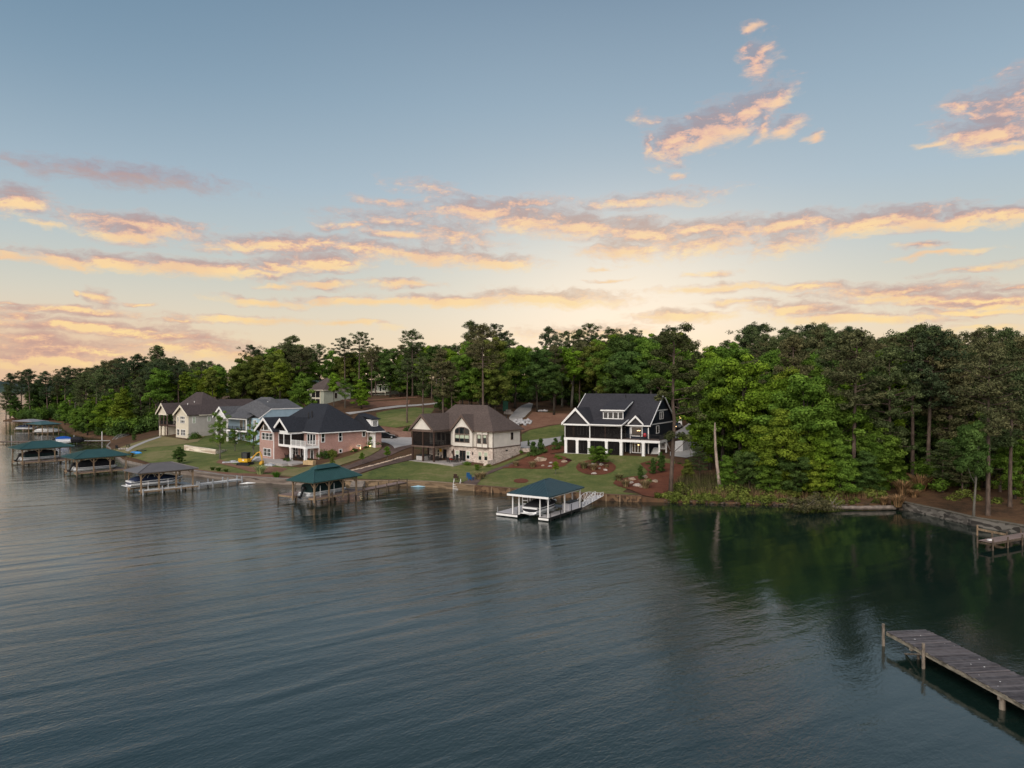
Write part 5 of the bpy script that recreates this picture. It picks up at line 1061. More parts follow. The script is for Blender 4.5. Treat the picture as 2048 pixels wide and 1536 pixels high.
def outboard(P, x, y, z, s=1., lift=.3):
    mb = MB(); mb.at((x, y, z), 0, rx=lift*-1); mb.blob((0, 0, .55*s), .34*s, (.62, .85, 1.), 3, .05, 3); mb.box(-.1*s, .1*s, -.12*s, .12*s, -.6*s, .4*s); mb.box(-.03*s, .03*s, -.35*s, .05*s, -.85*s, -.6*s); mb.tube((0, -.2*s, -.72*s), (0, .2*s, -.72*s), .08*s)
    return mb.obj('outboard_motor', BLACK, P, smooth=False)
def runabout(label, D, x, y, z, L=6.4, B=2.4, hm=None, cm=None, tower=True, stripe=None, rz=0., cat='boat', motor=False):
    p = loc(D, x, y, z) if D else Vector((x, y, z)); r = thing('boat', label, cat, p[:], (D.rotation_euler.z if D else 0)+rz)
    hull_mb(L, B, .95).obj('hull', hm or GEL, r, smooth=False)
    mb = hull_mb(L*1.004, B*1.015, .42, z0=.40); mb.obj('hull_stripe', stripe or NAVYG, r, loc=(0, -.01, 0))
    mb = hull_mb(L*1.01, B*1.03, .10, z0=.92); mb.obj('gunwale', GEL, r)
    cover_mb(L, B, .98, .75, .5, L*.93).obj('boat_cover', cm or COV_BLK, r, smooth=True)
    mb = MB(); mb.box(-B*.42, B*.42, -.65, .02, .28, .36); mb.obj('swim_platform', GEL, r)
    if tower:
        mb = MB(); w = B*.46
        for sx in (-1, 1): mb.path([(sx*w, 2.2, 1.0), (sx*w*.95, 2.5, 1.7), (sx*w*.8, 3.1, 2.15)], [.045, .045, .045], 6); mb.path([(sx*w, 3.6, 1.0), (sx*w*.9, 3.4, 1.7), (sx*w*.8, 3.1, 2.15)], [.045, .045, .045], 6)
        mb.tube((-w*.8, 3.1, 2.15), (w*.8, 3.1, 2.15), .05, n=6); mb.box(-w*.7, w*.7, 2.2, 3.4, 2.2, 2.26); mb.obj('tower', GALV, r)
    mb = MB(); mb.add([(-B*.35, 3.6, 1.25), (B*.35, 3.6, 1.25), (B*.3, 3.2, 1.75), (-B*.3, 3.2, 1.75)], [(0, 1, 2, 3)]); mb.obj('windshield', GLASS, r)
    if motor: outboard(r, 0, -.45, .55)
    return r
def pontoon(label, D, x, y, z, L=7.2, B=2.5, cm=None, side=None, hgt=1.1, rz=0.):
    p = loc(D, x, y, z) if D else Vector((x, y, z)); r = thing('pontoon_boat', label, 'pontoon boat', p[:], (D.rotation_euler.z if D else 0)+rz)
    for sx in (-1, 1):
        mb = MB(); mb.path([(sx*B*.34, 0, .3), (sx*B*.34, L*.85, .3), (sx*B*.34, L*.97, .42), (sx*B*.34, L*1.02, .55)], [.3, .3, .22, .05], 10); mb.obj('pontoon', GALV, r, smooth=True)
    mb = MB(); mb.box(-B/2, B/2, .3, L*.96, .6, .7); mb.obj('deck', GEL, r)
    mb = MB(); [mb.box(a, b, c, d, .7, 1.35) for a, b, c, d in ((-B/2, -B/2+.05, .8, L*.94), (B/2-.05, B/2, .8, L*.94), (-B/2+.05, B/2-.05, L*.94-.05, L*.94), (-B/2+.05, B/2-.05, .8, .85))]; mb.obj('side_panels', side or COV_GRN, r)
    mb = MB(); n = 12; V = []; F = []
    for i in range(n+1):
        t = i/n; yy = .75+(L*.95-.75)*t; hh = 1.3+hgt*math.sin(math.pi*(.12+.76*t))**.7
        V += [(-B/2-.03, yy, 1.1), (-B*.42, yy, 1.3+(hh-1.3)*.6), (0, yy, hh), (B*.42, yy, 1.3+(hh-1.3)*.6), (B/2+.03, yy, 1.1)]
    for i in range(n):
        for j in range(4): F.append((i*5+j, (i+1)*5+j, (i+1)*5+j+1, i*5+j+1))
    F += [(0, 1, 2, 3, 4), tuple(n*5+j for j in (4, 3, 2, 1, 0))]; mb.add(V, F); mb.obj('boat_cover', cm or COV_GRN, r)
    outboard(r, 0, -.1, .75, 1.1, .5); return r
def dock(name, label, x, y, yaw, group='roofed boat docks along the shore'): return thing(name, label, 'boat dock', (x, y, 0), R(yaw), group)
# --- floating dock with dark teal roof and white posts
D = dock('boat_dock', 'floating boat dock with dark teal hipped roof on white posts', -1.97, 91.6, -32)
for (a, b, c, d) in ((0, 3.1, 0, 9.2), (6.25, 7.6, 0, 9.2), (3.1, 6.25, 7.4, 9.2)):
    mb = MB(); planks(mb, a, b, c, d, .47, 'x' if b-a < 3 else 'x'); mb.obj('deck', GPLANK, D)
mb = MB()
for b in ((-.04, 3.14, -.06, 0), (6.21, 7.64, -.06, 0)): mb.box(*b, .12, .44)
mb.obj('front_fascia', WHITE, D); mb = MB()
for b in ((-.05, 0, 0, 9.2), (3.1, 3.15, 0, 7.4), (6.2, 6.25, 0, 7.4), (7.6, 7.65, 0, 9.2)): mb.box(*b, .15, .45)
for b in ((-.05, 3.15, -.09, -.06), (6.2, 7.65, -.09, -.06)): mb.box(*b, .40, .47); 
mb.obj('edge_rail', BLACK, D); mb = MB()
for a, b in ((.1, 3.), (6.3, 7.5)):
    for k in range(5): mb = MB(); mb.box(a, b, .15+k*1.85, 1.55+k*1.85, -.25, .12); mb.obj('float', FLOAT, D)
for x, y in ((2.35, .15), (3.3, .15), (6.35, .15), (7.5, .15), (2.35, 8.9), (3.3, 8.9), (6.35, 8.9), (7.5, 8.9), (7.5, 4.5), (2.35, 4.5)): pole(D, x, y, .45, 2.95, .065, WHITE, 'roof_post', sq=True)
mb = MB(); [mb.box(*b, 2.8, 2.98) for b in ((2.25, 7.6, .08, .22), (2.25, 7.6, 8.83, 8.97), (2.28, 2.42, .22, 8.83), (7.43, 7.57, .22, 8.83), (3.23, 3.37, .22, 8.83), (6.28, 6.42, .22, 8.83))]; mb.obj('roof_beam', WHITE, D)
hiproof(D, 1.9, 7.9, -.45, 9.4, 3.12, 4.6, MR_TEAL, run=4.2, trim=None)
mb = MB(); mb.box(1.88, 7.92, -.52, -.46, 2.85, 3.1); mb.obj('fascia', WHITE, D)
for x, y in ((7.72, .4), (7.72, 3.), (7.72, 6.), (7.72, 8.8), (-.12, .4), (-.12, 8.8), (3.05, .3), (1.2, 9.3)): pole(D, x, y, -1.2, 1.35 if x > 3 else 1.1, .05, BLACK if x > 3 else GALV, 'mooring_pole')
mb = MB()
for yy in (2., 5.): mb.box(3.3, 6.1, yy, yy+.25, .30, .42)
for xx in (3.9, 5.2): mb.box(xx, xx+.22, 1.2, 6.6, .42, .60)
mb.obj('boat_lift', GALV, D); D5 = D
runabout('white speedboat with black striped cover under the dark teal dock roof', D, 4.68, .45, .42, L=6.5, B=2.35, cm=COV_BLK, stripe=COV_BLK)
# gangway
g0 = loc(D, 7.2, 9.2, .5); g1 = PW(1199, 990.5, .95); v = g1-g0; gl = v.length; G_ = thing('gangway', 'white truss gangway rising from the floating dock to the lawn', 'gangway', g0[:], math.atan2(v.y, v.x)); pitch = math.asin(v.z/gl)
mb = MB(); mb.at((0, 0, 0), ry=-pitch); mb.box(0, gl, -.55, .55, -.06, 0); mb.obj('walkway', GPLANK, G_)
for sy in (-.58, .58):
    mb = MB(); mb.at((0, 0, 0), ry=-pitch); n = max(6, int(gl/1.05))
    def th(u): return .5+.6*math.sin(math.pi*min(1, u*1.1))
    for i in range(n+1): u = i/n*gl; mb.tube((u, sy, -.05), (u, sy, th(i/n)), .032, n=5)
    for i in range(n):
        a = i/n*gl; b = (i+1)/n*gl; mb.tube((a, sy, th(i/n)), (b, sy, th((i+1)/n)), .035, n=5); mb.tube((a, sy, -.02), (b, sy, -.02), .035, n=5); mb.tube((a, sy, 0 if i % 2 else th(i/n)), (b, sy, th((i+1)/n) if i % 2 else 0), .028, n=5)
    mb.obj('truss_rail', WHITE, G_)
S = thing('dock_box', 'pale grey storage box with black lid at the back of the floating dock', 'storage box', loc(D, 6.45, 5.9, .47)[:], R(-32)); mb = MB(); mb.box(0, 1.0, 0, 2.7, 0, .92); mb.obj('box', mat('pale_vinyl', (.52, .51, .54), .6, .3, var=.08), S); mb = MB(); mb.box(-.05, 1.05, -.05, 2.75, .92, 1.0); mb.obj('lid', BLACK, S)
S = thing('swim_ladder', 'white upright swim ladder stored on the left float of the dock', 'ladder', loc(D, 2.2, 3.4, .47)[:], R(-10)); mb = MB()
for x in (-.35, .35): mb.tube((x, 0, 0), (x, .25, 2.2), .04, n=6); mb.tube((x, .8, 0), (x, .25, 1.6), .035, n=6)
for i in range(5): mb.box(-.35, .35, .02+i*.05, .16+i*.05, .3+i*.42, .40+i*.42)
mb.obj('ladder_frame', WHITE, S)

def pile_dock(label, x, y, yaw, W, L, zd, slip, roofx, roofy, ze, zr, rm, deckm=PLANK, postm=PINE_T, left=True, back=1.3, cap=False, beam=PINE_T, lfy=None, run=None, posts=3, ribs=True):
    D = dock('boat_dock', label, x, y, yaw)
    a, b = slip
    if a > .3: mb = MB(); planks(mb, 0, a, 0, lfy or L, zd, 'y', w=.16, seed=1); mb.obj('deck', deckm, D)
    mb = MB(); planks(mb, b, W, 0, L, zd, 'x', w=.16, seed=2); mb.obj('deck', deckm, D)
    mb = MB(); planks(mb, a, b, L-back, L, zd, 'x', w=.16, seed=3); mb.obj('deck', deckm, D)
    mb = MB(); [mb.box(*q, zd-.28, zd-.045) for q in ((0, a, -.03, .03), (b, W, -.03, .03), (-.03, .03, .03, lfy or L), (W-.03, W+.03, .03, L), (b-.03, b+.03, .03, L-back), (a-.03, a+.03, .03, (lfy or L)-.05))]; mb.obj('edge_beam', beam, D)
    for px_ in (0., W):
        for k in range(4): pole(D, px_, L*k/3, -1.5, zd+(.55 if k % 2 else .3), .11, PINE_D if deckm is PLANK else GALV)
    for px_ in (a, b):
        for k in range(3): pole(D, px_, (L-.3)*k/2.5+.5, -1.5, zd-.05, .11, PINE_D)
    if rm:
        x0, x1 = roofx; y0, y1 = roofy; i0 = x0+.55; i1 = x1-.55
        for k in range(posts+1):
            yy = y0+.7+(y1-y0-1.4)*k/posts
            for xx in (i0, i1): pole(D, xx, yy, zd-.6, ze-.25, .10, postm, 'roof_post', sq=True); braces(D, xx, yy, ze-.2, [(0, 1 if k < posts else -1)]+([(0, -1)] if 0 < k < posts else [])+([(1 if xx == i0 else -1, 0)] if k in (0, posts) else []), postm)
        mb = MB(); [mb.box(*q, ze-.32, ze-.13) for q in ((i0-.1, i1+.1, y0+.62, y0+.78), (i0-.1, i1+.1, y1-.78, y1-.62), (i0-.08, i0+.08, y0+.78, y1-.78), (i1-.08, i1+.08, y0+.78, y1-.78))]; mb.obj('roof_beam', postm, D)
        hiproof(D, x0, x1, y0, y1, ze, zr, rm, cap=cap, run=run, ribs=ribs)
    return D
def pier(label, p0, p1, w, zd, deckm, postm, rail=0., sp=2.4, name='pier', above=.0, z1=None, group=None):
    v = Vector(p1[:2])-Vector(p0[:2]); L = v.length; P_ = thing(name, label, 'pier', (p0[0], p0[1], 0), math.atan2(v.y, v.x), group)
    mb = MB(); planks(mb, 0, L, -w/2, w/2, zd, 'y', w=.17, seed=int(L*10)); mb.obj('deck', deckm, P_); mb = MB(); [mb.box(0, L, s*(w/2)-.03, s*(w/2)+.03, zd-.26, zd-.045) for s in (-1, 1)]; mb.obj('edge_beam', postm, P_)
    n = max(1, int(L/sp))
    for i in range(n+1):
        for s in (-1, 1): pole(P_, L*i/n, s*(w/2+.09), -1.5, zd+above, .09, postm, sq=(postm is not PINE_D))
    return P_
D = pile_dock('boat dock with bright green metal roof and brown deck below the brick house', -33.9, 103, -31, 7.5, 9.6, 1.0, (3.2, 6.2), (2.6, 8.0), (-.8, 8.9), 3.35, 4.95, MR_GREEN, cap=True, lfy=4.2); D4 = D
pontoon('pontoon boat under a dark green cover below the bright green dock roof', D, 4.7, .3, .85, L=7.6, B=2.35, hgt=1.35)
for x, y in ((6.9, 1.5), (6.9, 4.2)): pole(D, x, y, 1., 2.6, .035, WHITE, 'guide_pole')
pier('brown plank pier from the green roofed dock to the tan lake wall', loc(D, 7.3, 9.2), PW(806, 964, .95), 1.5, 1.0, PLANK, PINE_D, above=.5)
D = pile_dock('boat dock with weathered grey brown roof and pale deck', -61.0, 112.6, -42, 6.3, 8.6, .65, (1.2, 4.6), (.1, 6.1), (-.7, 8.6), 3.4, 4.45, RF_GREY if False else metal_roof('taupe_roof', (.115, .100, .095)), deckm=WPLANK, postm=PINE_T, ribs=False); D3 = D
runabout('navy and white wakeboat with a silver tower under the grey brown dock roof', D, 2.95, -.9, .95, L=8.0, B=2.6, hm=GEL, cm=COV_NAV, stripe=NAVYG)
for x, y in ((5.6, 1.), (5.6, 4.)): pole(D, x, y, .65, 2., .035, WHITE, 'guide_pole')
pier('long pale composite pier reaching the shore left of the excavator', loc(D, 5.4, 8.3), PW(479, 956, .9), 1.3, .75, WPLANK, GALV, above=.55)
D = pile_dock('boat dock with dark green roof in front of the sloping left lawn', -84.5, 134, -40, 6.6, 8.8, .75, (1.5, 5.0), (.3, 6.9), (-.7, 9.2), 3.4, 4.6, MR_GREEN); D2 = D
pontoon('black covered pontoon boat under the second green dock roof', D, 3.3, .2, .75, L=7.4, B=2.4, cm=COV_BLK, side=COV_BLK, hgt=.7)
pier('grey walkway from the second green roofed dock to the lawn', loc(D, 5.8, 8.6), PW(300, 934, .8), 1.4, .75, PLANK, PINE_T, above=.5)
D = pile_dock('boat dock with green roof standing farthest out at the left', -106.9, 151.8, -38, 7.0, 9.2, .7, (1.5, 5.0), (.2, 7.0), (-.8, 9.6), 3.5, 4.75, MR_GREEN); D1 = D
pontoon('dark covered pontoon boat under the left green dock roof', D, 3.3, .2, .75, L=7.4, B=2.4, cm=COV_BLK, hgt=.8, side=COV_GRN)
pier('walkway joining the left green dock to the cove shore', loc(D, 6.9, 9.), PW(212, 912, .6), 1.4, .7, PLANK, PINE_T)
# far cove
D = pile_dock('low grey roofed boat dock nearest the far left bank', -180.5, 258, -30, 6., 8.5, .6, (.2, 5.), (-.6, 13.), (-.8, 5.), 3.6, 4.3, MR_GREY, run=2., ribs=False)
runabout('white boat under the far grey dock roof', D, 2.6, -.5, .5, L=7., B=2.4, cm=COV_NAV, rz=R(-55))
D = pile_dock('far dark green roofed boat dock in the cove', -163., 240, -32, 6., 8.5, .6, (.2, 4.8), (-.6, 9.8), (-1., 5.4), 3.6, 4.5, MR_GREEN, run=2.6, ribs=False)
runabout('large white cruiser under the far dark green dock roof', D, 1.6, 1.4, .5, L=8.2, B=2.7, cm=GEL, rz=R(-58), stripe=GEL)
q = PW(114, 888.5, 0); pontoon('small pontoon boat with a bright blue cover moored in the cove', None, q.x-1.2, q.y, .1, L=4.6, B=2.3, cm=COV_BLU, side=GEL, hgt=.8, rz=R(-62))
q = PW(148, 887.5, 0); r = runabout('small black boat on a lift in the cove', None, q.x-1.5, q.y, .2, L=4., B=1.9, hm=COV_BLK, cm=COV_BLK, tower=False, rz=R(-70), stripe=COV_BLK)
pier('long low dark pier crossing the water behind the left green dock', PW(-20, 887.5, 0), PW(100, 887, 0), 1.5, .65, PLANK, PINE_D, sp=4.)
pier('low pier running to the gangway at the cove shore', PW(156, 885.5, 0), PW(222, 885, 0), 1.4, .6, WPLANK, PINE_D, sp=3.)
for i, (px, py, top) in enumerate([(23, 886, 871), (84, 886, 871), (137.5, 887, 877), (148, 886, 870), (153.5, 887, 876), (204, 880, 863)]):
    q = PW(px, py, 0); po = tag(pole(None, 0, 0, -1.5, (py-top)/FP*q.y, .12, WHITE if i in (5,) else GALV, 'mooring_post'), ['pale mooring post at the left edge','pale mooring post behind the left green roof','left post of the boat lift','tallest post of the boat lift','right post of the boat lift','white post standing alone at the cove shore'][i], 'post', 'posts in the cove')
    po.location = (q.x, q.y, 0)
q0 = PW(228, 881, .6); q1 = hit1(256, 871); v = q1-q0; G_ = thing('gangway', 'small arched gangway at the head of the cove', 'gangway', q0[:], math.atan2(v.y, v.x)); L = v.length; mb = MB(); mb.at(ry=-math.asin(v.z/L)); mb.box(0, L, -.6, .6, -.05, .02); mb.obj('walkway', PLANK, G_)
for sy in (-.6, .6):
    mb = MB(); mb.at(ry=-math.asin(v.z/L)); n = 8; hh = lambda t: .25+.8*math.sin(math.pi*t)
    for i in range(n): mb.tube((L*i/n, sy, hh(i/n)), (L*(i+1)/n, sy, hh((i+1)/n)), .05, n=5); mb.tube((L*i/n, sy, 0), (L*(i+.5)/n, sy, hh((i+.5)/n)), .03, n=4); mb.tube((L*(i+1)/n, sy, 0), (L*(i+.5)/n, sy, hh((i+.5)/n)), .03, n=4)
    mb.obj('truss_rail', GALV, G_)
# --- small dock at the right shore
P_ = pier('small brown plank dock at the right edge below the stone wall', Vector((48.7, 73.1, 0)), Vector((63, 80.4, 0)), 1.35, .8, PLANK, PINE_D, above=.35, sp=2.4)
q = thing('boat_slip_frame', 'open timber slip frame behind the small right dock', 'boat slip', (52.3, 79.8, 0), R(-70)); mb = MB(); mb.box(0, 3.2, -.06, .06, .6, .82); mb.obj('beam', PINE_T, q)
for x, y, t in ((0, 0, 1.15), (1.7, 0, .75), (3.2, 0, .8)): pole(q, x, y, -1.5, t, .1, PINE_T)
mb = MB(); mb.box(-.25, .25, -.15, .15, 0, .12); tag(mb.obj('cleat_box', WHITE, loc=(49.5, 73.5, .8)), 'small white box on the tip of the right dock', 'box')
# --- near dock, bottom right
P0 = Vector((24.25, 46.0, 0)); dv = Vector((1.32, -10.45, 0)).normalized(); yaw = math.atan2(dv.y, dv.x)
N_ = thing('old_dock', 'weathered grey plank dock running out of the lower right corner', 'dock', P0[:], yaw); Ln = 27.; Wn = 2.75   # local x towards the viewer, local y to the left of that = picture right
wood = bpy.data.materials.new('silvered_planks'); wood.use_nodes = True; wood.node_tree.nodes.clear(); T = NT(wood.node_tree)
b = T.new('ShaderNodeBsdfPrincipled'); o = T.new('ShaderNodeOutputMaterial'); T.l.new(b.outputs[0], o.inputs[0]); b.inputs['Roughness'].default_value = .8; b.inputs['Specular IOR Level'].default_value = .25
at = T.new('ShaderNodeAttribute'); at.attribute_name = 'tone'; co = T.new('ShaderNodeTexCoord').outputs['Object']
gr = T.noise(T.v('MULTIPLY', co, (22., 1.2, 4.)), 1., 5, .65); st = T.mr(T.noise(co, 2.2, 4, .6), .38, .66)
c = T.ramp(at.outputs['Fac'], [(0., (.030, .025, .027, 1)), (.4, (.060, .052, .054, 1)), (.75, (.090, .078, .079, 1)), (1., (.15, .13, .13, 1))])
c = T.mix(T.mr(gr, .35, .7, 0., .55), c, (.035, .030, .032, 1)); c = T.mix(T.m('MULTIPLY', st, .35), c, (.17, .16, .165, 1)); T.l.new(c, b.inputs['Base Color'])
bp = T.new('ShaderNodeBump'); bp.inputs['Strength'].default_value = .5; bp.inputs['Distance'].default_value = .01; T.l.new(gr, bp.inputs['Height']); T.l.new(bp.outputs[0], b.inputs['Normal'])
mb = MB(); rnd = random.Random(4); tones = []; xx = 0.
while xx < Ln:
    w = rnd.uniform(.13, .15); z = 1.0+rnd.uniform(-.012, .012); a = rnd.uniform(-.03, .05); mb.at((xx+w/2, 0, z), rnd.uniform(-.006, .006), rx=rnd.uniform(-.004, .004)); mb.box(-w/2, w/2, -a, Wn+rnd.uniform(-.03, .05), -.04, 0); tones += [rnd.random()]*8; xx += w+rnd.uniform(.008, .02)
mb.at(); o = mb.obj('deck_boards', wood, N_); at = o.data.attributes.new('tone', 'FLOAT', 'POINT'); at.data.foreach_set('value', tones)
OLD = mat('old_timber', (.30, .26, .20), .9, .2, var=.5, scale=5, bump=.4, stretch=(.3, 1, 1)); OLDP = mat('old_piling', (.26, .215, .17), .9, .2, var=.45, scale=4, bump=.5, stretch=(1, 1, .25))
for yy in (.0, 1.3, Wn-.06):
    mb = MB(); x0 = 0
    while x0 < Ln: x1 = min(Ln, x0+3.6); mb.box(x0, x1-.01, yy, yy+.05, .72, .955); x0 = x1
    mb.obj('stringer', OLD, N_)
for i, (x, y, top, r) in enumerate([(-.12, -.12, 1.42, .10), (3.6, -.13, 1.52, .10), (2.2, .6, .75, .09), (9., .25, .72, .16), (14.1, .25, .72, .17), (19.2, .25, .72, .17), (.1, Wn-.2, .75, .1), (3.6, Wn-.2, .75, .1), (9., Wn-.3, .72, .16), (14.1, Wn-.3, .72, .16), (19.2, Wn-.3, .72, .16), (24.3, .25, .72, .17)]): pole(N_, x, y, -2., top, r, OLDP, 'piling', n=12)
mb = MB(); mb.tube((3.5, .0, .8), (.4, .5, -.35), .06, n=6); mb.tube((.1, 2.4, .75), (3.3, .9, -.4), .05, n=6); mb.box(2.1, 2.3, .05, Wn-.1, .55, .72); mb.box(8.9, 9.1, .05, Wn-.1, .5, .71); mb.box(14., 14.2, .05, Wn-.1, .5, .71); mb.box(19.1, 19.3, .05, Wn-.1, .5, .71); mb.obj('cross_brace', OLDP, N_)
mb = MB(); rnd = random.Random(8)
for i in range(16): x = rnd.uniform(.3, 12); y = rnd.uniform(.2, 2.5); mb.blob((x, y, 1.014), rnd.uniform(.025, .06), (1, .8, .12), i, .3, 1)
mb.obj('bird_droppings', WHITE, N_)
# ------------------------------------------------------------------ lake walls
def wall(name, label, pts, z0, z1, t, m, posts=None, captop=None, cat='retaining wall', push=.0, back=None, zt=None):
    """a wall following pts (x, y); the land lies to its left-hand side when walking left to right in the picture"""
    W_ = thing(name, label, cat, (pts[0][0], pts[0][1], 0)); ox, oy = pts[0]; P = [Vector((a-ox, b-oy)) for a, b in pts]; n = len(P); mb = MB(); V = []
    for i in range(n):
        d = (P[min(i+1, n-1)]-P[max(i-1, 0)]).normalized(); nr = Vector((-d.y, d.x)); a = P[i]-nr*push; b = P[i]+nr*t
        zz = z1 if zt is None else zt[i]; zb = z0 if not callable(z0) else z0(i); V += [(a.x, a.y, zb), (a.x, a.y, zz), (b.x, b.y, zz), (b.x, b.y, zb)]
    F = []
    for i in range(n-1):
        for j in range(4): k = (j+1) % 4; F.append((i*4+j, i*4+k, (i+1)*4+k, (i+1)*4+j))
    F += [(0, 1, 2, 3), tuple((n-1)*4+j for j in (3, 2, 1, 0))]; mb.add(V, [f[::-1] for f in F]); mb.obj('wall_face', m, W_)
    if captop:
        mb = MB(); V2 = []
        for i in range(n):
            d = (P[min(i+1, n-1)]-P[max(i-1, 0)]).normalized(); nr = Vector((-d.y, d.x)); a = P[i]-nr*(push+.06); b = P[i]+nr*(t+.04); zz = (z1 if zt is None else zt[i]); V2 += [(a.x, a.y, zz+.002), (a.x, a.y, zz+.08), (b.x, b.y, zz+.08), (b.x, b.y, zz+.002)]
        mb.add(V2, [f[::-1] for f in F]); mb.obj('coping', captop, W_)
    if posts:
        for i in range(n-1):
            L = (P[i+1]-P[i]).length; k = max(1, int(L/posts))
            for j in range(k):
                q = P[i]+(P[i+1]-P[i])*(j/k); 
                mb = MB(); mb.box(-.08, .08, -.08, .08, -1.2, z1+.06); d = (P[i+1]-P[i]).normalized(); mb.obj('wall_post', PINE_T, W_, loc=(q.x+d.y*(push+.07), q.y-d.x*(push+.07), 0), rz=math.atan2(d.y, d.x))
    return W_
def sub(a, b): return [tuple(PW(x, y, 0).xy) for x, y in SH_PX if a <= x <= b and y > 880]
W_GREY = masonry('grey_block', (.15, .12, .10), (.22, .18, .15), (.09, .07, .06), 1.2, .3, True); W_TAN = masonry('tan_block_wall', (.17, .12, .075), (.24, .17, .105), (.09, .065, .04), .9, .3, True)
W_TIM = masonry('rust_timber_wall', (.085, .050, .030), (.150, .092, .052), (.045, .028, .018), .24, .5, True); W_STN = masonry('grey_stone_wall', (.09, .08, .07), (.17, .155, .135), (.04, .036, .032), .55, .32, True)
CONC2 = mat('weathered_concrete', (.23, .20, .175), .9, .2, var=.25, scale=1.5)
wall('lake_wall', 'low pale concrete kerb edging the left lawn', sub(214, 358), -1, .55, .25, CONC2, push=.15)
wall('lake_wall', 'grey weathered lake wall below the bare soil and brick house', sub(358, 640), -1, .92, .5, W_GREY, captop=CONC2, push=.2)
wall('lake_wall', 'tan block lake wall below the mown lawn of the white house', sub(640, 950), -1, .88, .4, W_TAN, captop=mat('tan_coping', (.26, .19, .125), .9, .2, var=.2), push=.2)
wall('lake_wall', 'rusty brown timber lake wall below the navy house lawn', sub(950, 1284), -1, .88, .4, W_TIM, posts=1.9, captop=mat('rust_coping', (.13, .08, .05), .9, .2, var=.2), push=.2)
wall('lake_wall', 'grey stone lake wall curving to the right edge of the view', sub(1800, 2101)+[(70, 72)], -1, 1.0, .45, W_STN, captop=mat('mossy_coping', (.13, .115, .09), .9, .2, var=.3), push=.2)
pp = [hit1(*q) for q in [(368, 901), (385, 903), (408, 906), (431, 909), (442, 906.5), (454, 901)]]; z_t = [zat(x, t, p.y) for (x, t), p in zip([(368, 890), (385, 893), (408, 896.2), (431, 899.5), (442, 899.5), (454, 899)], pp)]
wall('garden_wall', 'curved cream stone retaining wall on the left lawn', [tuple(p.xy) for p in pp], .5, 0, .5, masonry('cream_stone', (.58, .50, .40), (.70, .62, .50), (.40, .30, .22), .55, .3, True), zt=z_t)
pp = [hit1(*q) for q in [(1347, 905), (1366, 903.5), (1385, 896), (1408, 887)]]
wall('driveway_wall', 'smooth white retaining wall behind the tall pine', [tuple(p.xy) for p in pp], 2., 0, .3, mat('white_concrete', (.56, .56, .56), .8, .2, var=.1), zt=[zat(x, t, p.y) for (x, t), p in zip([(1347, 883), (1366, 881), (1385, 878), (1408, 874.5)], pp)])
pp = [hit1(*q) for q in [(766, 872), (795, 875), (822, 876)]]
wall('driveway_wall', 'low reddish block wall behind the parked car', [tuple(p.xy) for p in pp], 2., 0, .3, masonry('red_block', (.22, .13, .10), (.28, .17, .13), (.15, .09, .07), .4, .2), zt=[p.z+1.4 for p in pp])
pp = [hit1(*q) for q in [(1042, 904), (1052, 904.5), (1061, 903)]]
wall('driveway_wall', 'short tan stone wall beside the white house driveway', [tuple(p.xy) for p in pp], 2., 0, .3, STONE, zt=[p.z+.75 for p in pp])
# pale edging stones
E_ = thing('stone_edging', 'row of pale edging stones running up the bark slope', 'stone edging', hit1(684, 946.5)[:]); o0 = hit1(684, 946.5); mb = MB(); rnd = random.Random(2); ln = [(684, 946.5), (715, 940), (745, 932.5), (775, 924.5), (800, 917), (824, 910.5)]
for i in range(70):
    t = i/69*(len(ln)-1); k = min(int(t), len(ln)-2); f = t-k; q = hit1(ln[k][0]+(ln[k+1][0]-ln[k][0])*f, ln[k][1]+(ln[k+1][1]-ln[k][1])*f)-o0; mb.blob((q.x, q.y, q.z+.1), rnd.uniform(.16, .26), (1.3, .9, .75), i, .25, 1)
mb.obj('stones', mat('pale_edging_stone', (.46, .36, .27), .9, .2, var=.3), E_)
# ------------------------------------------------------------------ garden and yard things
def shrub_mesh(seed, r=1., h=1., n=14, per=70, size=.16, cone=0., low=.1):
    rnd = np.random.RandomState(seed+500); cs = []; rr = []
    for i in range(n):
        z = rnd.rand(); w = (1-cone*z)*math.sqrt(max(.1, 1-(z*1.0)**2*(1-cone))); a = rnd.rand()*6.283; k = rnd.rand()**.5*w*.75
        cs.append([r*k*math.cos(a), r*k*math.sin(a), h*(low+z*(.92-low))]); rr.append(min(r, h)*(.30+.16*rnd.rand())*(1-.5*cone*z))
    return leaves('foliage', *clumps(np.array(cs), rr, per, rnd, size), aspect=.6)
SHR = [shrub_mesh(1), shrub_mesh(2), shrub_mesh(3, h=1.8, cone=.75, n=22), shrub_mesh(4, n=9, per=60)]
def shrub(x, y, r, kind, tone, label, name='shrub', cat='shrub', group=None, hs=1., z=None):
    o = bpy.data.objects.new(name, SHR[kind]); COL.objects.link(o); o.location = (x, y, (tz(x, y) if z is None else z)-.02); o.scale = (r, r, r*hs); o.rotation_euler = (0, 0, (x*3+y) % 6.28)
    o.color = tuple(TN[tone])+(1,) if isinstance(tone, str) else tuple(tone)+(1,); tag(o, label, cat, group); return o
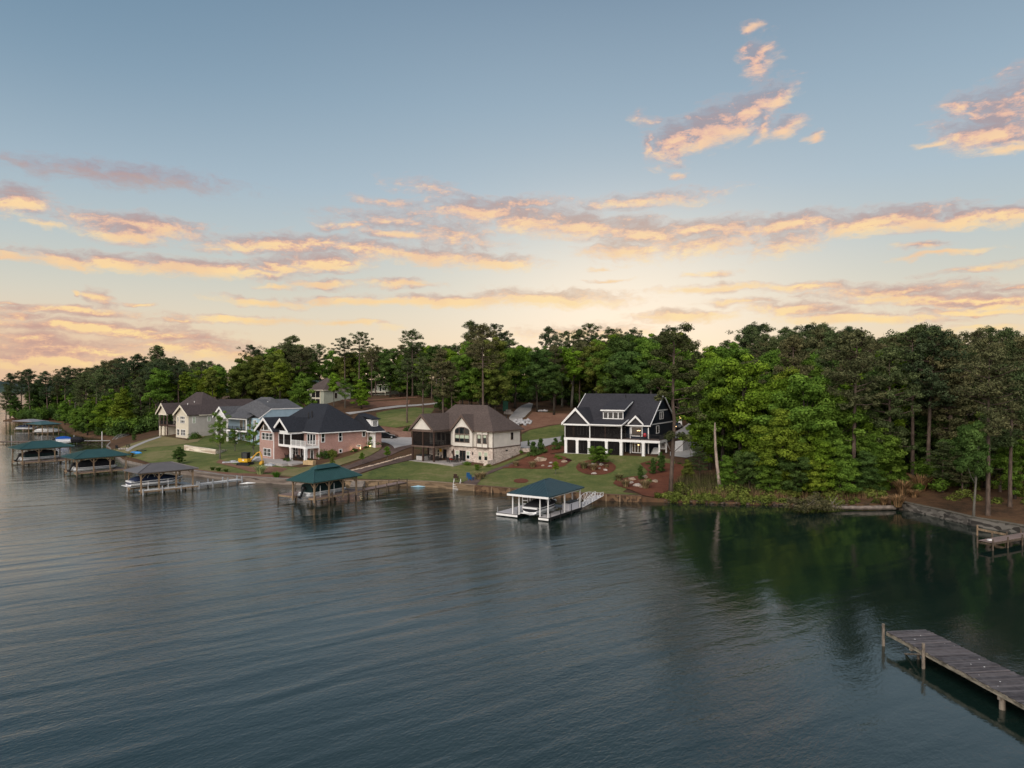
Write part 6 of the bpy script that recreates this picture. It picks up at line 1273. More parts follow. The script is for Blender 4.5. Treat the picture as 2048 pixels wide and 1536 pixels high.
def grass_mesh(seed, n=260, h=1., spread=.9, w=.035, arch=.7):
    rnd = np.random.RandomState(seed+900); V = []; F = []; T = []
    for i in range(n):
        a = rnd.rand()*6.283; r0 = rnd.rand()*.22; L = h*(.65+.5*rnd.rand()); out = spread*L*(.15+.75*rnd.rand()); c, s = math.cos(a), math.sin(a); pts = []
        for t in (0, .4, .75, 1.): pts.append((c*(r0+out*t**1.5), s*(r0+out*t**1.5), L*(t-.35*arch*t**3)))
        o = len(V); tn = rnd.rand()
        for k, p in enumerate(pts): ww = w*(1-k/3.2); V += [(p[0]-s*ww, p[1]+c*ww, p[2]), (p[0]+s*ww, p[1]-c*ww, p[2])]; T += [tn, tn]
        for k in range(3): F.append((o+2*k, o+2*k+1, o+2*k+3, o+2*k+2))
    me = bpy.data.meshes.new('blades'); me.from_pydata(V, [], F); at = me.attributes.new('tone', 'FLOAT', 'POINT'); at.data.foreach_set('value', T); me.materials.append(M_LEAF); me.update(); return me
GRS = [grass_mesh(1), grass_mesh(2)]
def tuft(x, y, h, col, label, cat='ornamental grass', name='ornamental_grass', group=None, z=None):
    o = bpy.data.objects.new(name, GRS[int(x*10) % 2]); COL.objects.link(o); o.location = (x, y, (tz(x, y) if z is None else z)-.03); o.scale = (h, h, h); o.rotation_euler = (0, 0, x*5 % 6); o.color = tuple(col)+(1,); tag(o, label, cat, group); return o
STRAW = (.19, .15, .085); STRG = (.13, .13, .06)
for px, py, h, c, lb in [(1032,933,1.25,STRAW,'straw coloured grass clump at the left tip of the left mulch bed'),(1065,936,1.5,STRAW,'larger straw grass clump with a boulder behind it in the left mulch bed'),(1168,938,1.6,STRG,'grass clump at the left end of the oval mulch bed'),(1187,941,1.5,STRAW,'grass clump in the middle of the oval mulch bed below the round tree'),
                         (1238,962,1.5,STRG,'grass clump at the tip of the large right mulch bed'),(1251,975,1.5,STRAW,'straw grass clump on the lower edge of the large mulch bed'),(1291,978,1.7,STRAW,'grass clump by the stones at the foot of the large mulch bed'),(958,960,1.6,STRAW,'pale grass clump beside the blue lawn chair'),(966,955,1.2,STRAW,'smaller pale grass clump behind the one by the blue chair'),
                         (521,950,2.0,(.22,.27,.13),'variegated fountain grass on the soil bank below the excavator'),(553,957,1.5,(.06,.14,.02),'bright green grass clump above the grey lake wall'),(262,915,1.5,STRG,'grass clump beside the blue kayak'),(425,941,.9,(.05,.09,.02),'low green clump on the bank above the pale pier'),(437,943,1.,(.05,.09,.02),'second low green clump on the bank above the pale pier'),(452,945,.9,(.05,.09,.02),'low green clump nearest the pale pier end'),
                         (1213,936,.8,STRAW,'little tan tuft at the right of the oval mulch bed')]:
    q = hit1(px, py); tuft(q.x, q.y, h, c, lb, group='ornamental grasses in the gardens')
for px, py, r, k, tn, hs, lb in [(1067,913,1.5,2,'deep',1.05,'large dark evergreen shrub beside the driveway, front one of the pair'),(1082,908,1.4,2,'deep',1.2,'large dark evergreen shrub behind the front one of the driveway pair'),(1111,900,1.25,2,'deep',1.05,'pointed evergreen left of the navy house porch'),(1126,892,1.1,2,'deep',1.15,'dark evergreen tucked against the left corner of the navy house'),
                                 (1085,919,.7,0,'green',.7,'small round shrub behind the large boulder'),(1113,916,.7,0,'green',.7,'left one of the two low round shrubs on the navy house lawn'),(1120,919,.75,1,'green',.7,'right one of the two low round shrubs on the navy house lawn'),(647,917,1.8,1,'deep',.9,'dark bush at the front corner of the brick side wall'),(664,914,1.5,0,'olive',.9,'olive bush beside the dark one on the brick side wall'),
                                 (708,904,.9,0,'deep',.75,'small dark shrub between the garden spotlights'),(733,896,.7,1,'deep',.6,'low shrub at the far end of the brick side wall'),(746,893,1.9,2,'deep',.95,'tall dark evergreen beside the brick house garage'),(934,931,1.1,0,'green',.6,'shrub at the edge of the white house patio'),(977,934,.8,1,'olive',.7,'small shrub at the corner pillar of the white house'),
                                 (1041,907,.7,0,'green',.9,'small shrub at the back corner of the white house'),(1004,921,.45,1,'deep',.6,'tiny shrub low on the white house side bed'),(1023,914,.45,0,'deep',.6,'tiny shrub midway along the white house side bed'),(817,868,1.6,0,'deep',1.,'dark bush between the parked car and the white house porch'),(388,878,1.8,1,'deep',.9,'dark shrub beside the tan house side wall'),(400,872,1.9,0,'deep',.9,'second dark shrub beside the tan house side wall'),
                                 (393,877,1.5,1,'olive',.8,'brownish shrub between the two dark ones at the tan house'),(616,926,.7,0,'deep',.7,'dark leafy plant beside the crate'),(1136,923,.8,1,(.06,.02,.03),.7,'purple leaved shrub at the right end of the left mulch bed'),(1296,929,.7,0,'deep',.45,'flat dark shrub at the top of the large mulch bed'),(1306,942,.5,1,'green',.6,'small green shrub in the large mulch bed centre'),
                                 (1358,929,.6,0,'deep',.5,'flat shrub right of the tall pine'),(1298,966,.7,1,'green',.9,'small upright shrub between the boulders of the large bed'),(125,837,2.6,1,'deep',.8,'round bush on the far left bank')]:
    q = hit1(px, py); shrub(q.x, q.y, r, k, tn, lb, hs=hs, group='garden shrubs')
BOUL = mat('boulder', (.34, .26, .19), .9, .2, var=.35, scale=1.6, bump=.5, bscale=5); BOULP = mat('pale_boulder', (.40, .35, .31), .9, .2, var=.3, scale=1.6, bump=.5, bscale=5)
for i, (px, py, w, lb) in enumerate([(1081,923,1.35,'largest tan boulder, at the top of the left mulch bed'),(1063,930,.8,'tan boulder behind the straw grass in the left bed'),(1102,927.5,.5,'small white stone in the middle of the left mulch bed'),(1086.5,933,.5,'small tan stone low in the left mulch bed'),(1129,926,.9,'pinkish boulder at the right of the left mulch bed'),(1100,934,.5,'flat grey stone behind the sapling'),
                                  (1174.6,931.5,.65,'tan boulder at the top left of the oval bed'),(1186,931,.6,'grey boulder beside the tan one in the oval bed'),(1203,931.5,.75,'flat grey boulder behind the round tree trunk'),(1211,942,.6,'white stone at the right of the oval bed'),(1188,949,.6,'white stone at the bottom of the oval bed'),(1199,938.5,.45,'small grey stone at the foot of the round tree'),
                                  (1263.4,961,.8,'tan boulder highest at the left of the large bed'),(1261.8,967,.65,'white stone below the tan boulder in the large bed'),(1273.4,973,.85,'pale angular boulder in the lower large bed'),(1288.4,957.5,.9,'tan boulder behind the slim magnolia'),(1310,965,.8,'cream boulder nearest the tall pine'),(1285,976,.8,'tan boulder beside the lower straw grass'),
                                  (1376,984,.9,'pale flat rock beside the base of the tall pine')]):
    q = hit1(px, py); mb = MB(); mb.blob((0, 0, w*.22), w*.62, (1.25, .85, .62), i+3, .28, 2); tag(mb.obj('boulder', BOULP if 'white' in lb or 'grey' in lb or 'pale' in lb else BOUL, loc=q[:], rz=i*1.3), lb, 'boulder', 'boulders in the mulch beds')
q = hit1(1044, 846); P_ = thing('rock_pile', 'pile of pale broken stone beside the drive behind the white house', 'rock pile', q[:]); mb = MB(); rnd = random.Random(6)
for i in range(70): a = rnd.uniform(0, 6.28); k = rnd.random()**.5; x = 2.3*k*math.cos(a); y = 3.2*k*math.sin(a); mb.blob((x, y, tz(q.x+x, q.y+y)-q.z+.2+.35*(1-k)), rnd.uniform(.25, .45), (1, 1, .7), i, .3, 1)
mb.obj('stones', mat('pale_riprap', (.38, .37, .37), .9, .2, var=.25), P_)
q = hit1(1087, 823); mb = MB(); rnd = random.Random(7)
for i in range(14): mb.blob((rnd.uniform(-1.4, 1.4), rnd.uniform(-1, 1), .2), rnd.uniform(.3, .5), (1, 1, .7), i, .3, 1)
tag(mb.obj('rock_pile', MATS['pale_riprap'], loc=q[:]), 'small heap of grey stones at the foot of the wood behind the navy house', 'rock pile')
# --- black car
q = hit1(773, 877); A_ = thing('parked_car', 'glossy black car parked on the driveway beside the brick house', 'car', q[:], R(-8)); PAINT = mat('black_car_paint', (.008, .009, .012), .18, .6, var=0, coat=1.)
L = 4.9; mb = MB()
prof = [(-2.45,.35),(-2.45,.75),(-2.3,.92),(-1.75,1.0),(-1.2,1.42),(.25,1.46),(1.05,1.02),(2.15,.86),(2.42,.7),(2.45,.35)]
mb.prism(prof, 1.84, 'y', -.92); mb.obj('body', PAINT, A_, bevel=.09)
mb = MB(); mb.prism([(-1.62,1.03),(-1.15,1.37),(.2,1.40),(.9,1.03)], 1.87, 'y', -.935); mb.obj('side_windows', GLASS, A_)
for x in (-1.5, 1.5):
    for y in (-.88, .88):
        mb = MB(); mb.tube((0, -.11, 0), (0, .11, 0), .34, n=18); w = mb.obj('wheel', mat('tyre', (.015, .015, .015), .9, .2, var=0), A_, loc=(x, y, .34)); mb = MB(); mb.tube((0, -.13, 0), (0, .13, 0), .2, n=12); mb.obj('rim', GALV, w)
for y in (-.7, .7): mb = MB(); mb.blob((-2.44, y, .72), .1, (.3, 1.6, .7), 1, 0, 2); mb.obj('headlight', mat('lens', (.5, .5, .5), .1, .6, var=0), A_); mb = MB(); mb.box(2.42, 2.47, y-.15, y+.15, .66, .76); mb.obj('tail_light', mat('red_lens', (.25, .01, .01), .2, .6, var=0), A_)
q = hit1(1352, 858); A_ = thing('parked_car', 'dark car with its headlight on behind the tall pine', 'car', q[:], R(60)); mb = MB(); mb.prism(prof, 1.84, 'y', -.92); mb.obj('body', PAINT, A_, bevel=.09); mb = MB(); mb.prism([(-1.62,1.03),(-1.15,1.37),(.2,1.40),(.9,1.03)], 1.87, 'y', -.935); mb.obj('side_windows', GLASS, A_)
for y in (-.7, .7): mb = MB(); mb.blob((-2.46, y, .72), .12, (.3, 1.2, .8), 1, 0, 2); mb.obj('headlight', LAMP, A_)
for x in (-1.5, 1.5):
    for y in (-.88, .88): mb = MB(); mb.tube((x, y-.11, .34), (x, y+.11, .34), .34, n=14); mb.obj('wheel', MATS['tyre'], A_)
q = hit1(1360, 852); A_ = thing('gate_pillar', 'white gate pillar with a glowing lamp behind the navy house', 'gate pillar', q[:]); mb = MB(); mb.box(-.35, .35, -.35, .35, 0, 1.6); mb.box(-.42, .42, -.42, .42, 1.6, 1.72); mb.obj('pillar', WHITE, A_); mb = MB(); mb.blob((0, 0, 1.95), .2, (1, 1, 1.2), 1, 0, 2); mb.obj('lamp', LAMP, A_)
# --- small excavator
YEL = mat('machine_yellow', (.62, .36, .015), .45, .4, var=.12); YEL2 = mat('boom_yellow', (.55, .30, .03), .5, .4, var=.15)
q = hit1(492, 931); E_ = thing('mini_excavator', 'small yellow excavator with black cab and folded boom on the bare soil', 'excavator', q[:], R(-12))
for y in (-.75, .75):
    mb = MB(); mb.prism([(-1.0,.0),(1.0,0),(1.2,.2),(1.2,.36),(1.0,.55),(-1.0,.55),(-1.2,.36),(-1.2,.2)], .36, 'y', y-.18); mb.obj('track', FLOAT, E_)
mb = MB(); mb.box(-.95, .75, -.8, .8, .65, 1.35); mb.prism([(-1.25,.75),(-.95,.65),(-.95,1.45),(-1.25,1.35)], 1.5, 'y', -.75); mb.obj('body', YEL, E_, bevel=.06)
mb = MB(); mb.box(-.2, .2, -.2, .2, .5, .66); mb.obj('turntable', BLACK, E_); mb = MB()
for x, y in ((-.45, -.72), (.65, -.72), (-.45, .3), (.65, .3)): mb.box(x-.05, x+.05, y-.05, y+.05, 1.35, 2.45)
mb.box(-.55, .75, -.8, .4, 2.45, 2.55); cb = mb.obj('cab', BLACK, E_); mb = MB(); mb.box(-.5, .62, -.7, .28, 1.4, 2.42); mb.obj('cab_glass', GLASS, cb)
mb = MB(); mb.path([(.8, .2, .9), (1.6, .2, 1.8), (2.3, .2, 2.45), (2.9, .2, 2.65)], [.15, .16, .16, .12], 4); mb.obj('boom', YEL2, E_); mb = MB(); mb.path([(2.85, .2, 2.75), (3.2, .2, 1.9), (3.35, .2, 1.0)], [.12, .12, .09], 4); mb.obj('arm', YEL2, E_)
mb = MB(); mb.prism([(3.1, .9), (3.5, 1.0), (3.55, .45), (3.2, .15), (2.85, .3)], .7, 'y', -.15); mb.obj('bucket', YEL2, E_)
mb = MB(); mb.box(-1.5, -1.4, -.9, .9, .1, .45); mb.box(-1.4, -1.0, -.5, -.4, .25, .35); mb.box(-1.4, -1.0, .4, .5, .25, .35); mb.obj('dozer_blade', BLACK, E_); mb = MB(); mb.tube((1.1, .2, 1.05), (2.0, .2, 1.85), .05, n=6); mb.obj('hydraulic_ram', GALV, E_)
mb = MB(); mb.prism([(-.25, .95), (.05, .95), (.05, 1.2), (-.25, 1.2)], .01, 'y', -.818); mb.obj('maker_plate', WHITE, E_)
TARP = mat('grey_tarp', (.42, .43, .46), .8, .3, var=.3, scale=3)
q = hit1(511, 924); mb = MB(); mb.blob((0, 0, .45), 1.05, (1.3, .8, .65), 4, .22, 2); tag(mb.obj('covered_pile', TARP, loc=q[:]), 'grey tarpaulin covered pile behind the excavator arm', 'covered pile')
q = hit1(462, 926); mb = MB(); mb.box(-1.6, 1.6, -.5, .5, .05, .25); mb.blob((.3, 0, .35), .4, (1.6, 1, .5), 1, .3, 1); tag(mb.obj('stone_pallet', TARP, loc=q[:], rz=.3), 'low grey heap on the grass left of the excavator', 'material heap')
q = hit1(540, 932); mb = MB(); mb.box(-.9, .9, -.5, .5, .02, .35); mb.blob((0, 0, .4), .4, (1.6, 1, .4), 2, .3, 1); tag(mb.obj('stone_pallet', TARP, loc=q[:], rz=-.4), 'grey and white heap of material in front of the brick house patio', 'material heap')
q = hit1(619, 930); A_ = thing('log_crate', 'pale wooden crate at the front corner of the brick house patio', 'crate', q[:], R(-20)); CR = mat('new_timber', (.50, .36, .20), .8, .2, var=.2)
mb = MB(); [mb.box(-1.1, 1.1, y, y+.06, z, z+.22) for z in (.05, .32, .59) for y in (-.5, .44)]; [mb.box(x, x+.06, -.44, .44, z, z+.22) for z in (.05, .32, .59) for x in (-1.1, 1.04)]; mb.box(-1.04, 1.04, -.44, .44, .05, .7); mb.obj('boards', CR, A_)
# --- patio furniture
WICK = mat('dark_wicker', (.035, .030, .028), .8, .3, var=.2)
def chair_proto(m):
    r = thing('patio_chair', None, 'chair'); mb = MB(); mb.box(-.28, .28, -.28, .26, .38, .46); mb.obj('seat', m, r); mb = MB(); mb.at((0, .27, .46), rx=-.2); mb.box(-.28, .28, -.03, .03, 0, .55); mb.obj('backrest', m, r)
    for x in (-.25, .25):
        for y in (-.25, .25): mb = MB(); mb.box(x-.03, x+.03, y-.03, y+.03, 0, .38); mb.obj('leg', m, r)
    mb = MB(); [mb.box(x-.03, x+.03, -.28, .26, .6, .66) for x in (-.28, .28)]; mb.obj('armrest', m, r); return r
CH0 = chair_proto(WICK); usedc = [False]
def chair(p, rz, label, group):
    c = CH0 if not usedc[0] else copy_tree(CH0); usedc[0] = True; c.location = p; c.rotation_euler = (0, 0, rz); c['label'] = label; c['group'] = group; return c
def table(p, r_, label, m=None, rz=0, h=.74):
    t = thing('patio_table', label, 'table', p[:], rz); mb = MB(); mb.tube((0, 0, h-.05), (0, 0, h), r_, n=20); mb.obj('tabletop', m or WICK, t)
    for k in range(4): a = k*math.pi/2+.7; mb = MB(); mb.tube((r_*.7*math.cos(a), r_*.7*math.sin(a), 0), (r_*.6*math.cos(a), r_*.6*math.sin(a), h-.05), .03, n=5); mb.obj('leg', m or WICK, t)
    return t
def hp(H_, x, y, z=.17): return Matrix.LocRotScale(H_.r.location, H_.r.rotation_euler, None) @ Vector((x, y, z))
c = hp(HM, 3.0, 2.2); table(c, .75, 'round dark table on the white house patio under the closed umbrella')
for i in range(5): a = i*1.2566+.3; chair((c+Vector((1.15*math.cos(a), 1.15*math.sin(a), 0)))[:], a-math.pi/2, ['dark chair at the right of the round patio table','dark chair at the back of the round patio table','dark chair at the left rear of the round patio table','dark chair at the left front of the round patio table','dark chair at the front of the round patio table'][i], 'chairs round the umbrella table')
U_ = thing('closed_umbrella', 'closed brown umbrella standing through the round patio table', 'umbrella', (c+Vector((0, 0, 0)))[:]); mb = MB(); mb.tube((0, 0, .0), (0, 0, 2.5), .025, n=6); mb.obj('pole', BLACK, U_); mb = MB(); mb.path([(0, 0, 1.1), (0, 0, 1.6), (0, 0, 2.2), (0, 0, 2.55)], [.13, .2, .16, .03], 9); mb.obj('canopy', DKBROWN, U_)
c = hp(HM, -1.6, 2.0); table(c, .6, 'dark table under the raised porch of the white house')
for i in range(4): a = i*1.57+.5; chair((c+Vector((1.*math.cos(a), 1.*math.sin(a), 0)))[:], a-math.pi/2, ['right','rear','left','front'][i]+' chair at the table under the white house porch', 'chairs under the porch')
c = hp(HM, -4.3, 1.6); A_ = thing('hot_tub', 'pale panelled hot tub with a dark lid under the white house porch', 'hot tub', c[:], HM.r.rotation_euler.z); mb = MB(); mb.box(-1., 1., -1., 1., 0, .85); mb.obj('cabinet', mat('grey_panel', (.42, .40, .38), .7, .3, var=.1), A_, bevel=.05); mb = MB(); mb.box(-1.04, 1.04, -1.04, 1.04, .86, .98); mb.obj('lid', BLACK, A_)
c = hp(HM, .6, 4.4); mb = MB(); mb.box(-.35, .35, -.22, .22, 0, .42); tag(mb.obj('cooler', mat('red_plastic', (.42, .03, .02), .5, .4, var=.05), loc=c[:], rz=HM.r.rotation_euler.z, bevel=.03), 'red cooler box against the white house patio wall', 'cooler')
c = hp(HM, -2.6, 4.86, 1.9); mb = MB(); mb.tube((0, 0, 0), (0, -.05, 0), .28, n=16)
for k in range(12): a = k*math.pi/6; mb.prism([(.26*math.cos(a-.14), .26*math.sin(a-.14)), (.46*math.cos(a), .46*math.sin(a)), (.26*math.cos(a+.14), .26*math.sin(a+.14))], .03, 'y', -.04)
tag(mb.obj('sun_ornament', mat('sun_yellow', (.75, .45, .04), .5, .4, var=.05), loc=c[:], rz=HM.r.rotation_euler.z), 'yellow sun ornament hanging on the stone wall under the porch', 'ornament')
c = hp(HB, 3.2, 2.0, .03)
for i, (dx, dy) in enumerate([(-1.6, 0), (-.4, .5), (1.6, .4), (2.7, .1), (3.6, .6), (-2.6, .4)]): q = hp(HB, 3.2+dx, 2.0+dy, .03); chair(q[:], HB.r.rotation_euler.z+.5*i, ['dark chair second from the left under the white deck','dark chair left of the front deck column','dark chair just right of the front deck column','dark chair between the two deck columns','dark chair nearest the right deck column','dark chair farthest left under the white deck'][i], 'chairs under the brick house deck')
table(hp(HB, 5.0, 1.2, .03), .5, 'low dark table between the columns of the brick house deck', h=.5)
for i, (x, y, w) in enumerate([(4.0, .1, .5), (5.6, -.1, .6), (8.9, 2.6, .5)]): q = hp(HB, x, y, .03); shrub(q.x, q.y, w, 1, 'deep', ['potted dark plant left of the front deck column','potted plant on the patio between the deck columns','potted plant by the lower door of the brick house'][i], name='potted_plant', cat='plant', hs=1.1, z=q.z)
NAVY = [o for o in bpy.data.objects if o.get('label', '').startswith('navy blue two storey')][0]
c = Matrix.LocRotScale(NAVY.location, NAVY.rotation_euler, None) @ Vector((15.5, 1.4, 3.13)); A_ = thing('kettle_grill', 'red egg shaped grill on the navy house deck', 'grill', c[:]); mb = MB(); mb.blob((0, 0, .78), .34, (1, 1, 1.2), 1, 0, 3); mb.obj('grill_body', mat('red_enamel', (.45, .02, .03), .25, .6, var=0), A_, smooth=True); mb = MB()
for k in range(3): a = k*2.094; mb.tube((.25*math.cos(a), .25*math.sin(a), 0), (.16*math.cos(a), .16*math.sin(a), .55), .03, n=5)
mb.obj('grill_stand', BLACK, A_)
# --- by the water
BLU = mat('blue_chair_paint', (.015, .085, .22), .5, .4, var=.05)
def adirondack(px, py, m, label, rz):
    q = hit1(px, py); r = thing('lawn_chair', label, 'lawn chair', (q.x, q.y, q.z+.1), rz); mb = MB(); mb.at((0, 0, .3), rx=.12); mb.box(-.3, .3, -.35, .3, 0, .05); mb.obj('seat', m, r); mb = MB(); mb.at((0, .28, .3), rx=-.3); mb.box(-.3, .3, 0, .04, 0, .75); mb.obj('backrest', m, r); mb = MB()
    [mb.box(x-.06, x+.06, -.35, .35, .55, .6) for x in (-.36, .36)]; mb.obj('armrest', m, r)
    for x in (-.32, .32): mb = MB(); mb.box(x-.04, x+.04, -.35, -.27, 0, .55); mb.box(x-.04, x+.04, .22, .3, 0, .55); mb.obj('leg', m, r)
adirondack(942, 962, BLU, 'blue wooden lawn chair by the lake wall, front one of two', 2.6); adirondack(938, 958, BLU, 'blue wooden lawn chair by the lake wall, rear one of two', 2.9); adirondack(912, 961, DKBROWN, 'brown lawn chair on the white house lawn edge', 3.); adirondack(235, 900, BLACK, 'dark lawn chair left at the fire pit by the cove', 1.); adirondack(256, 895, BLACK, 'dark lawn chair right at the fire pit by the cove', -1.)
q = hit1(249, 899); mb = MB()
for k in range(12): a = k*math.pi/6; mb.blob((1.1*math.cos(a), 1.1*math.sin(a), .15), .3, (1, 1, .7), k, .2, 1)
tag(mb.obj('fire_pit', BOULP, loc=q[:]), 'ring of pale stones round the fire pit by the cove', 'fire pit')
q = PW(914, 978, .0); S = thing('wall_ladder', 'white steps and handrail fixed over the tan lake wall', 'ladder', q[:], R(-8)); mb = MB()
for x in (-.55, .55): mb.path([(x, -.5, -.6), (x, -.35, .9), (x, .3, 1.6), (x, .8, 1.0)], [.04]*4, 6)
for k in range(3): mb.box(-.55, .55, -.6+.1*k, -.35+.1*k, .05+.32*k, .11+.32*k)
mb.obj('ladder_frame', WHITE, S)
q = PW(716, 973, 0); S = thing('wall_steps', 'grey steps going down the lake wall behind the green roofed dock', 'steps', q[:], R(-6)); mb = MB()
for k in range(5): mb.box(-1.1, 1.1, -1.2+.3*k, 1.0, .0+.22*k-.2, .2+.22*k-.2)
mb.obj('treads', CONC2, S)
KBL = mat('bright_blue_plastic', (.02, .24, .60), .4, .4, var=.05)
q = hit1(272, 908); A_ = thing('kayak', 'bright blue kayak lying on the grass by the cove', 'kayak', (q.x, q.y, q.z+.05), R(-15)); mb = MB(); mb.path([(-1.6, 0, .25), (-1.1, 0, .2), (0, 0, .17), (1.1, 0, .2), (1.6, 0, .25)], [.04, .3, .42, .3, .04], 10); mb.obj('hull', KBL, A_, smooth=True); mb = MB(); mb.path([(-.5, 0, .42), (0, 0, .50), (.5, 0, .42)], [.12, .2, .12], 8); mb.obj('cockpit', BLACK, A_)
q = hit1(283, 903); mb = MB(); mb.box(-1., 1., -.35, .35, .25, .35); mb.box(-.9, -.8, -.3, .3, 0, .25); mb.box(.8, .9, -.3, .3, 0, .25); tag(mb.obj('bench', BLACK, loc=q[:], rz=.2), 'dark low bench behind the blue kayak', 'bench')
q = PW(495, 968, .1); mb = MB(); mb.path([(-1.3, 0, .1), (0, 0, .13), (1.3, 0, .1)], [.03, .22, .03], 8); tag(mb.obj('paddle_board', WHITE, loc=q[:], rz=.5), 'white paddle board floating below the grey lake wall', 'paddle board')
q = PW(836, 974, .05); mb = MB(); mb.path([(-1.2, 0, .05), (0, 0, .08), (1.2, 0, .05)], [.03, .2, .03], 8); tag(mb.obj('paddle_board', mat('pale_blue', (.3, .5, .6), .4), loc=q[:], rz=.1), 'pale blue paddle board floating below the tan lake wall', 'paddle board')
q = hit1(1011, 822); mb = MB(); mb.box(-.7, .7, -.6, .6, 0, 2.4); mb.prism([(-.8, 2.4), (.8, 2.4), (.6, 2.65), (-.6, 2.65)], 1.3, 'y', -.65); tag(mb.obj('utility_cabinet', mat('cabinet_green', (.015, .075, .045), .6, .3, var=.1), loc=q[:]), 'tall green utility cabinet behind the white house', 'cabinet')
q = hit1(1017, 829); mb = MB(); mb.box(-1.2, 1.2, -.5, .5, 0, .7); mb.box(-.7, .7, -.4, .4, .7, 1.2); tag(mb.obj('air_conditioner', CONC2, loc=q[:]), 'grey equipment boxes beside the green cabinet', 'equipment box')
# ------------------------------------------------------------------ undergrowth, reeds, fallen brush
def mass(name, label, polys, dens_, rr, zr, tone, per=230, size=.40, seed=1, cat='undergrowth', test=None):
    rnd = np.random.RandomState(seed); cs = []; rad = []; tns = []
    for poly in polys:
        P_ = np.array(poly); a = P_.min(0); b = P_.max(0); n = int((b-a).prod()*dens_); g = a+rnd.rand(n, 2)*(b-a); g = g[inside(g, poly)]
        if test: g = np.array([p for p in g if is_clear(p[0], p[1], 1.4) and all((p[0]-u)**2+(p[1]-v)**2 > (c*.8)**2 for u, v, c in HOUSES)])
        if len(g) == 0: continue
        z = TZ(g)
        for (x, y), zz in zip(g, z): r = rnd.uniform(*rr); cs.append((x, y, zz+rnd.uniform(*zr)+r*.4)); rad.append(r)
    C, N, S, T = clumps(np.array(cs), rad, per, rnd, size, flat=.8, up=.5, jit=.6)
    o = bpy.data.objects.new(name, leaves('foliage', C, N, S, T, aspect=.6)); COL.objects.link(o); o.color = tuple(TN[tone])+(1,); tag(o, label, cat, kind='stuff'); return o
EDGE_R = [(33,113.5),(40,110),(52,107.5),(60,106.5),(62,112),(50,120),(38,124)]
mass('undergrowth', 'dense green bushes filling the edge of the right hand wood', [[(34,116),(40,110.5),(50,108.8),(60,108),(66,104),(72,110),(62,124),(48,126),(36,130)]], .26, (.8, 1.9), (0, 2.2), 'green', seed=2)
mass('undergrowth', 'bright low foliage among the trunks right of the navy house', [[(36,118),(60,110),(64,118),(50,132),(38,140)]], .10, (1., 2.), (1, 6), 'bright', seed=3, test=True)
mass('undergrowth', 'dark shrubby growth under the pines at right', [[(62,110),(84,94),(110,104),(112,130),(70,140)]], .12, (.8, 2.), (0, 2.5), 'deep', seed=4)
mass('undergrowth', 'olive saplings under the pines at the right edge', [[(64,106),(80,92),(96,98),(90,118),(70,120)]], .07, (1., 2.2), (1, 6), 'olive', seed=14)
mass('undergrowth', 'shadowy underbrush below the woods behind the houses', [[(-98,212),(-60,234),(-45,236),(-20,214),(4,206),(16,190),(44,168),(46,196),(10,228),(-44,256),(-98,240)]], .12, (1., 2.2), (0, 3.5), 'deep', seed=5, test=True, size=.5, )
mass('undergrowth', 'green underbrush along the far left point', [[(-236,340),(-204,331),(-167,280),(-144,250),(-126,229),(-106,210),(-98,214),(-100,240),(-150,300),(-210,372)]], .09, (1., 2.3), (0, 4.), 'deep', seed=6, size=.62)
mass('undergrowth', 'fresh green brush around the left cove', [[(-146,246),(-126,224),(-112,212),(-108,218),(-122,236),(-142,256)]], .16, (1., 2.), (0, 2.5), 'green', seed=7, size=.5)
ban = [PW(x, y, 0).xy for x, y in [(1300,1004.5),(1330,1005),(1400,1007),(1494,1009.5),(1548,1010)]]
mass('bank_weeds', 'brownish green weeds covering the natural bank at the water line', [[tuple(p+Vector((0, .2))) for p in ban]+[(44,114.5),(34,115),(26,111),(22,104)]], .9, (.3, .7), (-.1, .25), 'olive', per=110, size=.26, seed=8, cat='weeds')
mass('bank_weeds', 'low green weeds on the right pine straw bank', [[(62,98.5),(70,88),(82,90),(84,100),(70,108)]], .10, (.3, .8), (-.1, .2), 'olive', per=110, size=.26, seed=9, cat='weeds')
mass('shore_bushes', 'bright green bushes hanging over the water right of the dead snag', [[(40.5,111),(46,107.2),(56,105.6),(57,109.5),(47,112),(42,114)]], .38, (.7, 1.5), (0, 1.8), 'bright', seed=21, cat='bushes')
mass('shore_bushes', 'olive brown brush around the foot of the tall pine', [[(23,105.5),(27,104.2),(33,104.4),(34,108),(28,109),(24,108)]], .30, (.5, 1.1), (0, .6), 'olive', seed=22, cat='bushes')
fl = [tuple(PW(x, y, 0).xy) for x, y in SH_PX[:8]]; inl = [(a_+11*k, b_+9+4*k) for k, (a_, b_) in enumerate(fl)]
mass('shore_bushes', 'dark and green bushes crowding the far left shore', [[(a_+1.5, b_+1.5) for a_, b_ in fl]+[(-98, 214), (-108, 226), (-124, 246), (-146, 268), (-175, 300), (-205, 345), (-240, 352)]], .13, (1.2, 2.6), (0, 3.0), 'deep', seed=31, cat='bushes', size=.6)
mass('shore_bushes', 'mid green bushes between the trunks on the far left shore', [[(a_+1.5, b_+1.5) for a_, b_ in fl]+[(-98, 214), (-112, 226), (-130, 246), (-152, 268), (-205, 340), (-240, 350)]], .06, (1.2, 2.6), (1, 5.0), 'green', seed=32, cat='bushes', size=.55)
mass('shore_bushes', 'olive brush over the bank below the reeds', [[(32,103.4),(44,102.4),(53,101.3),(54,105),(42,106.5),(33,107)]], .30, (.5, 1.2), (-.1, .6), 'olive', seed=33, cat='bushes')
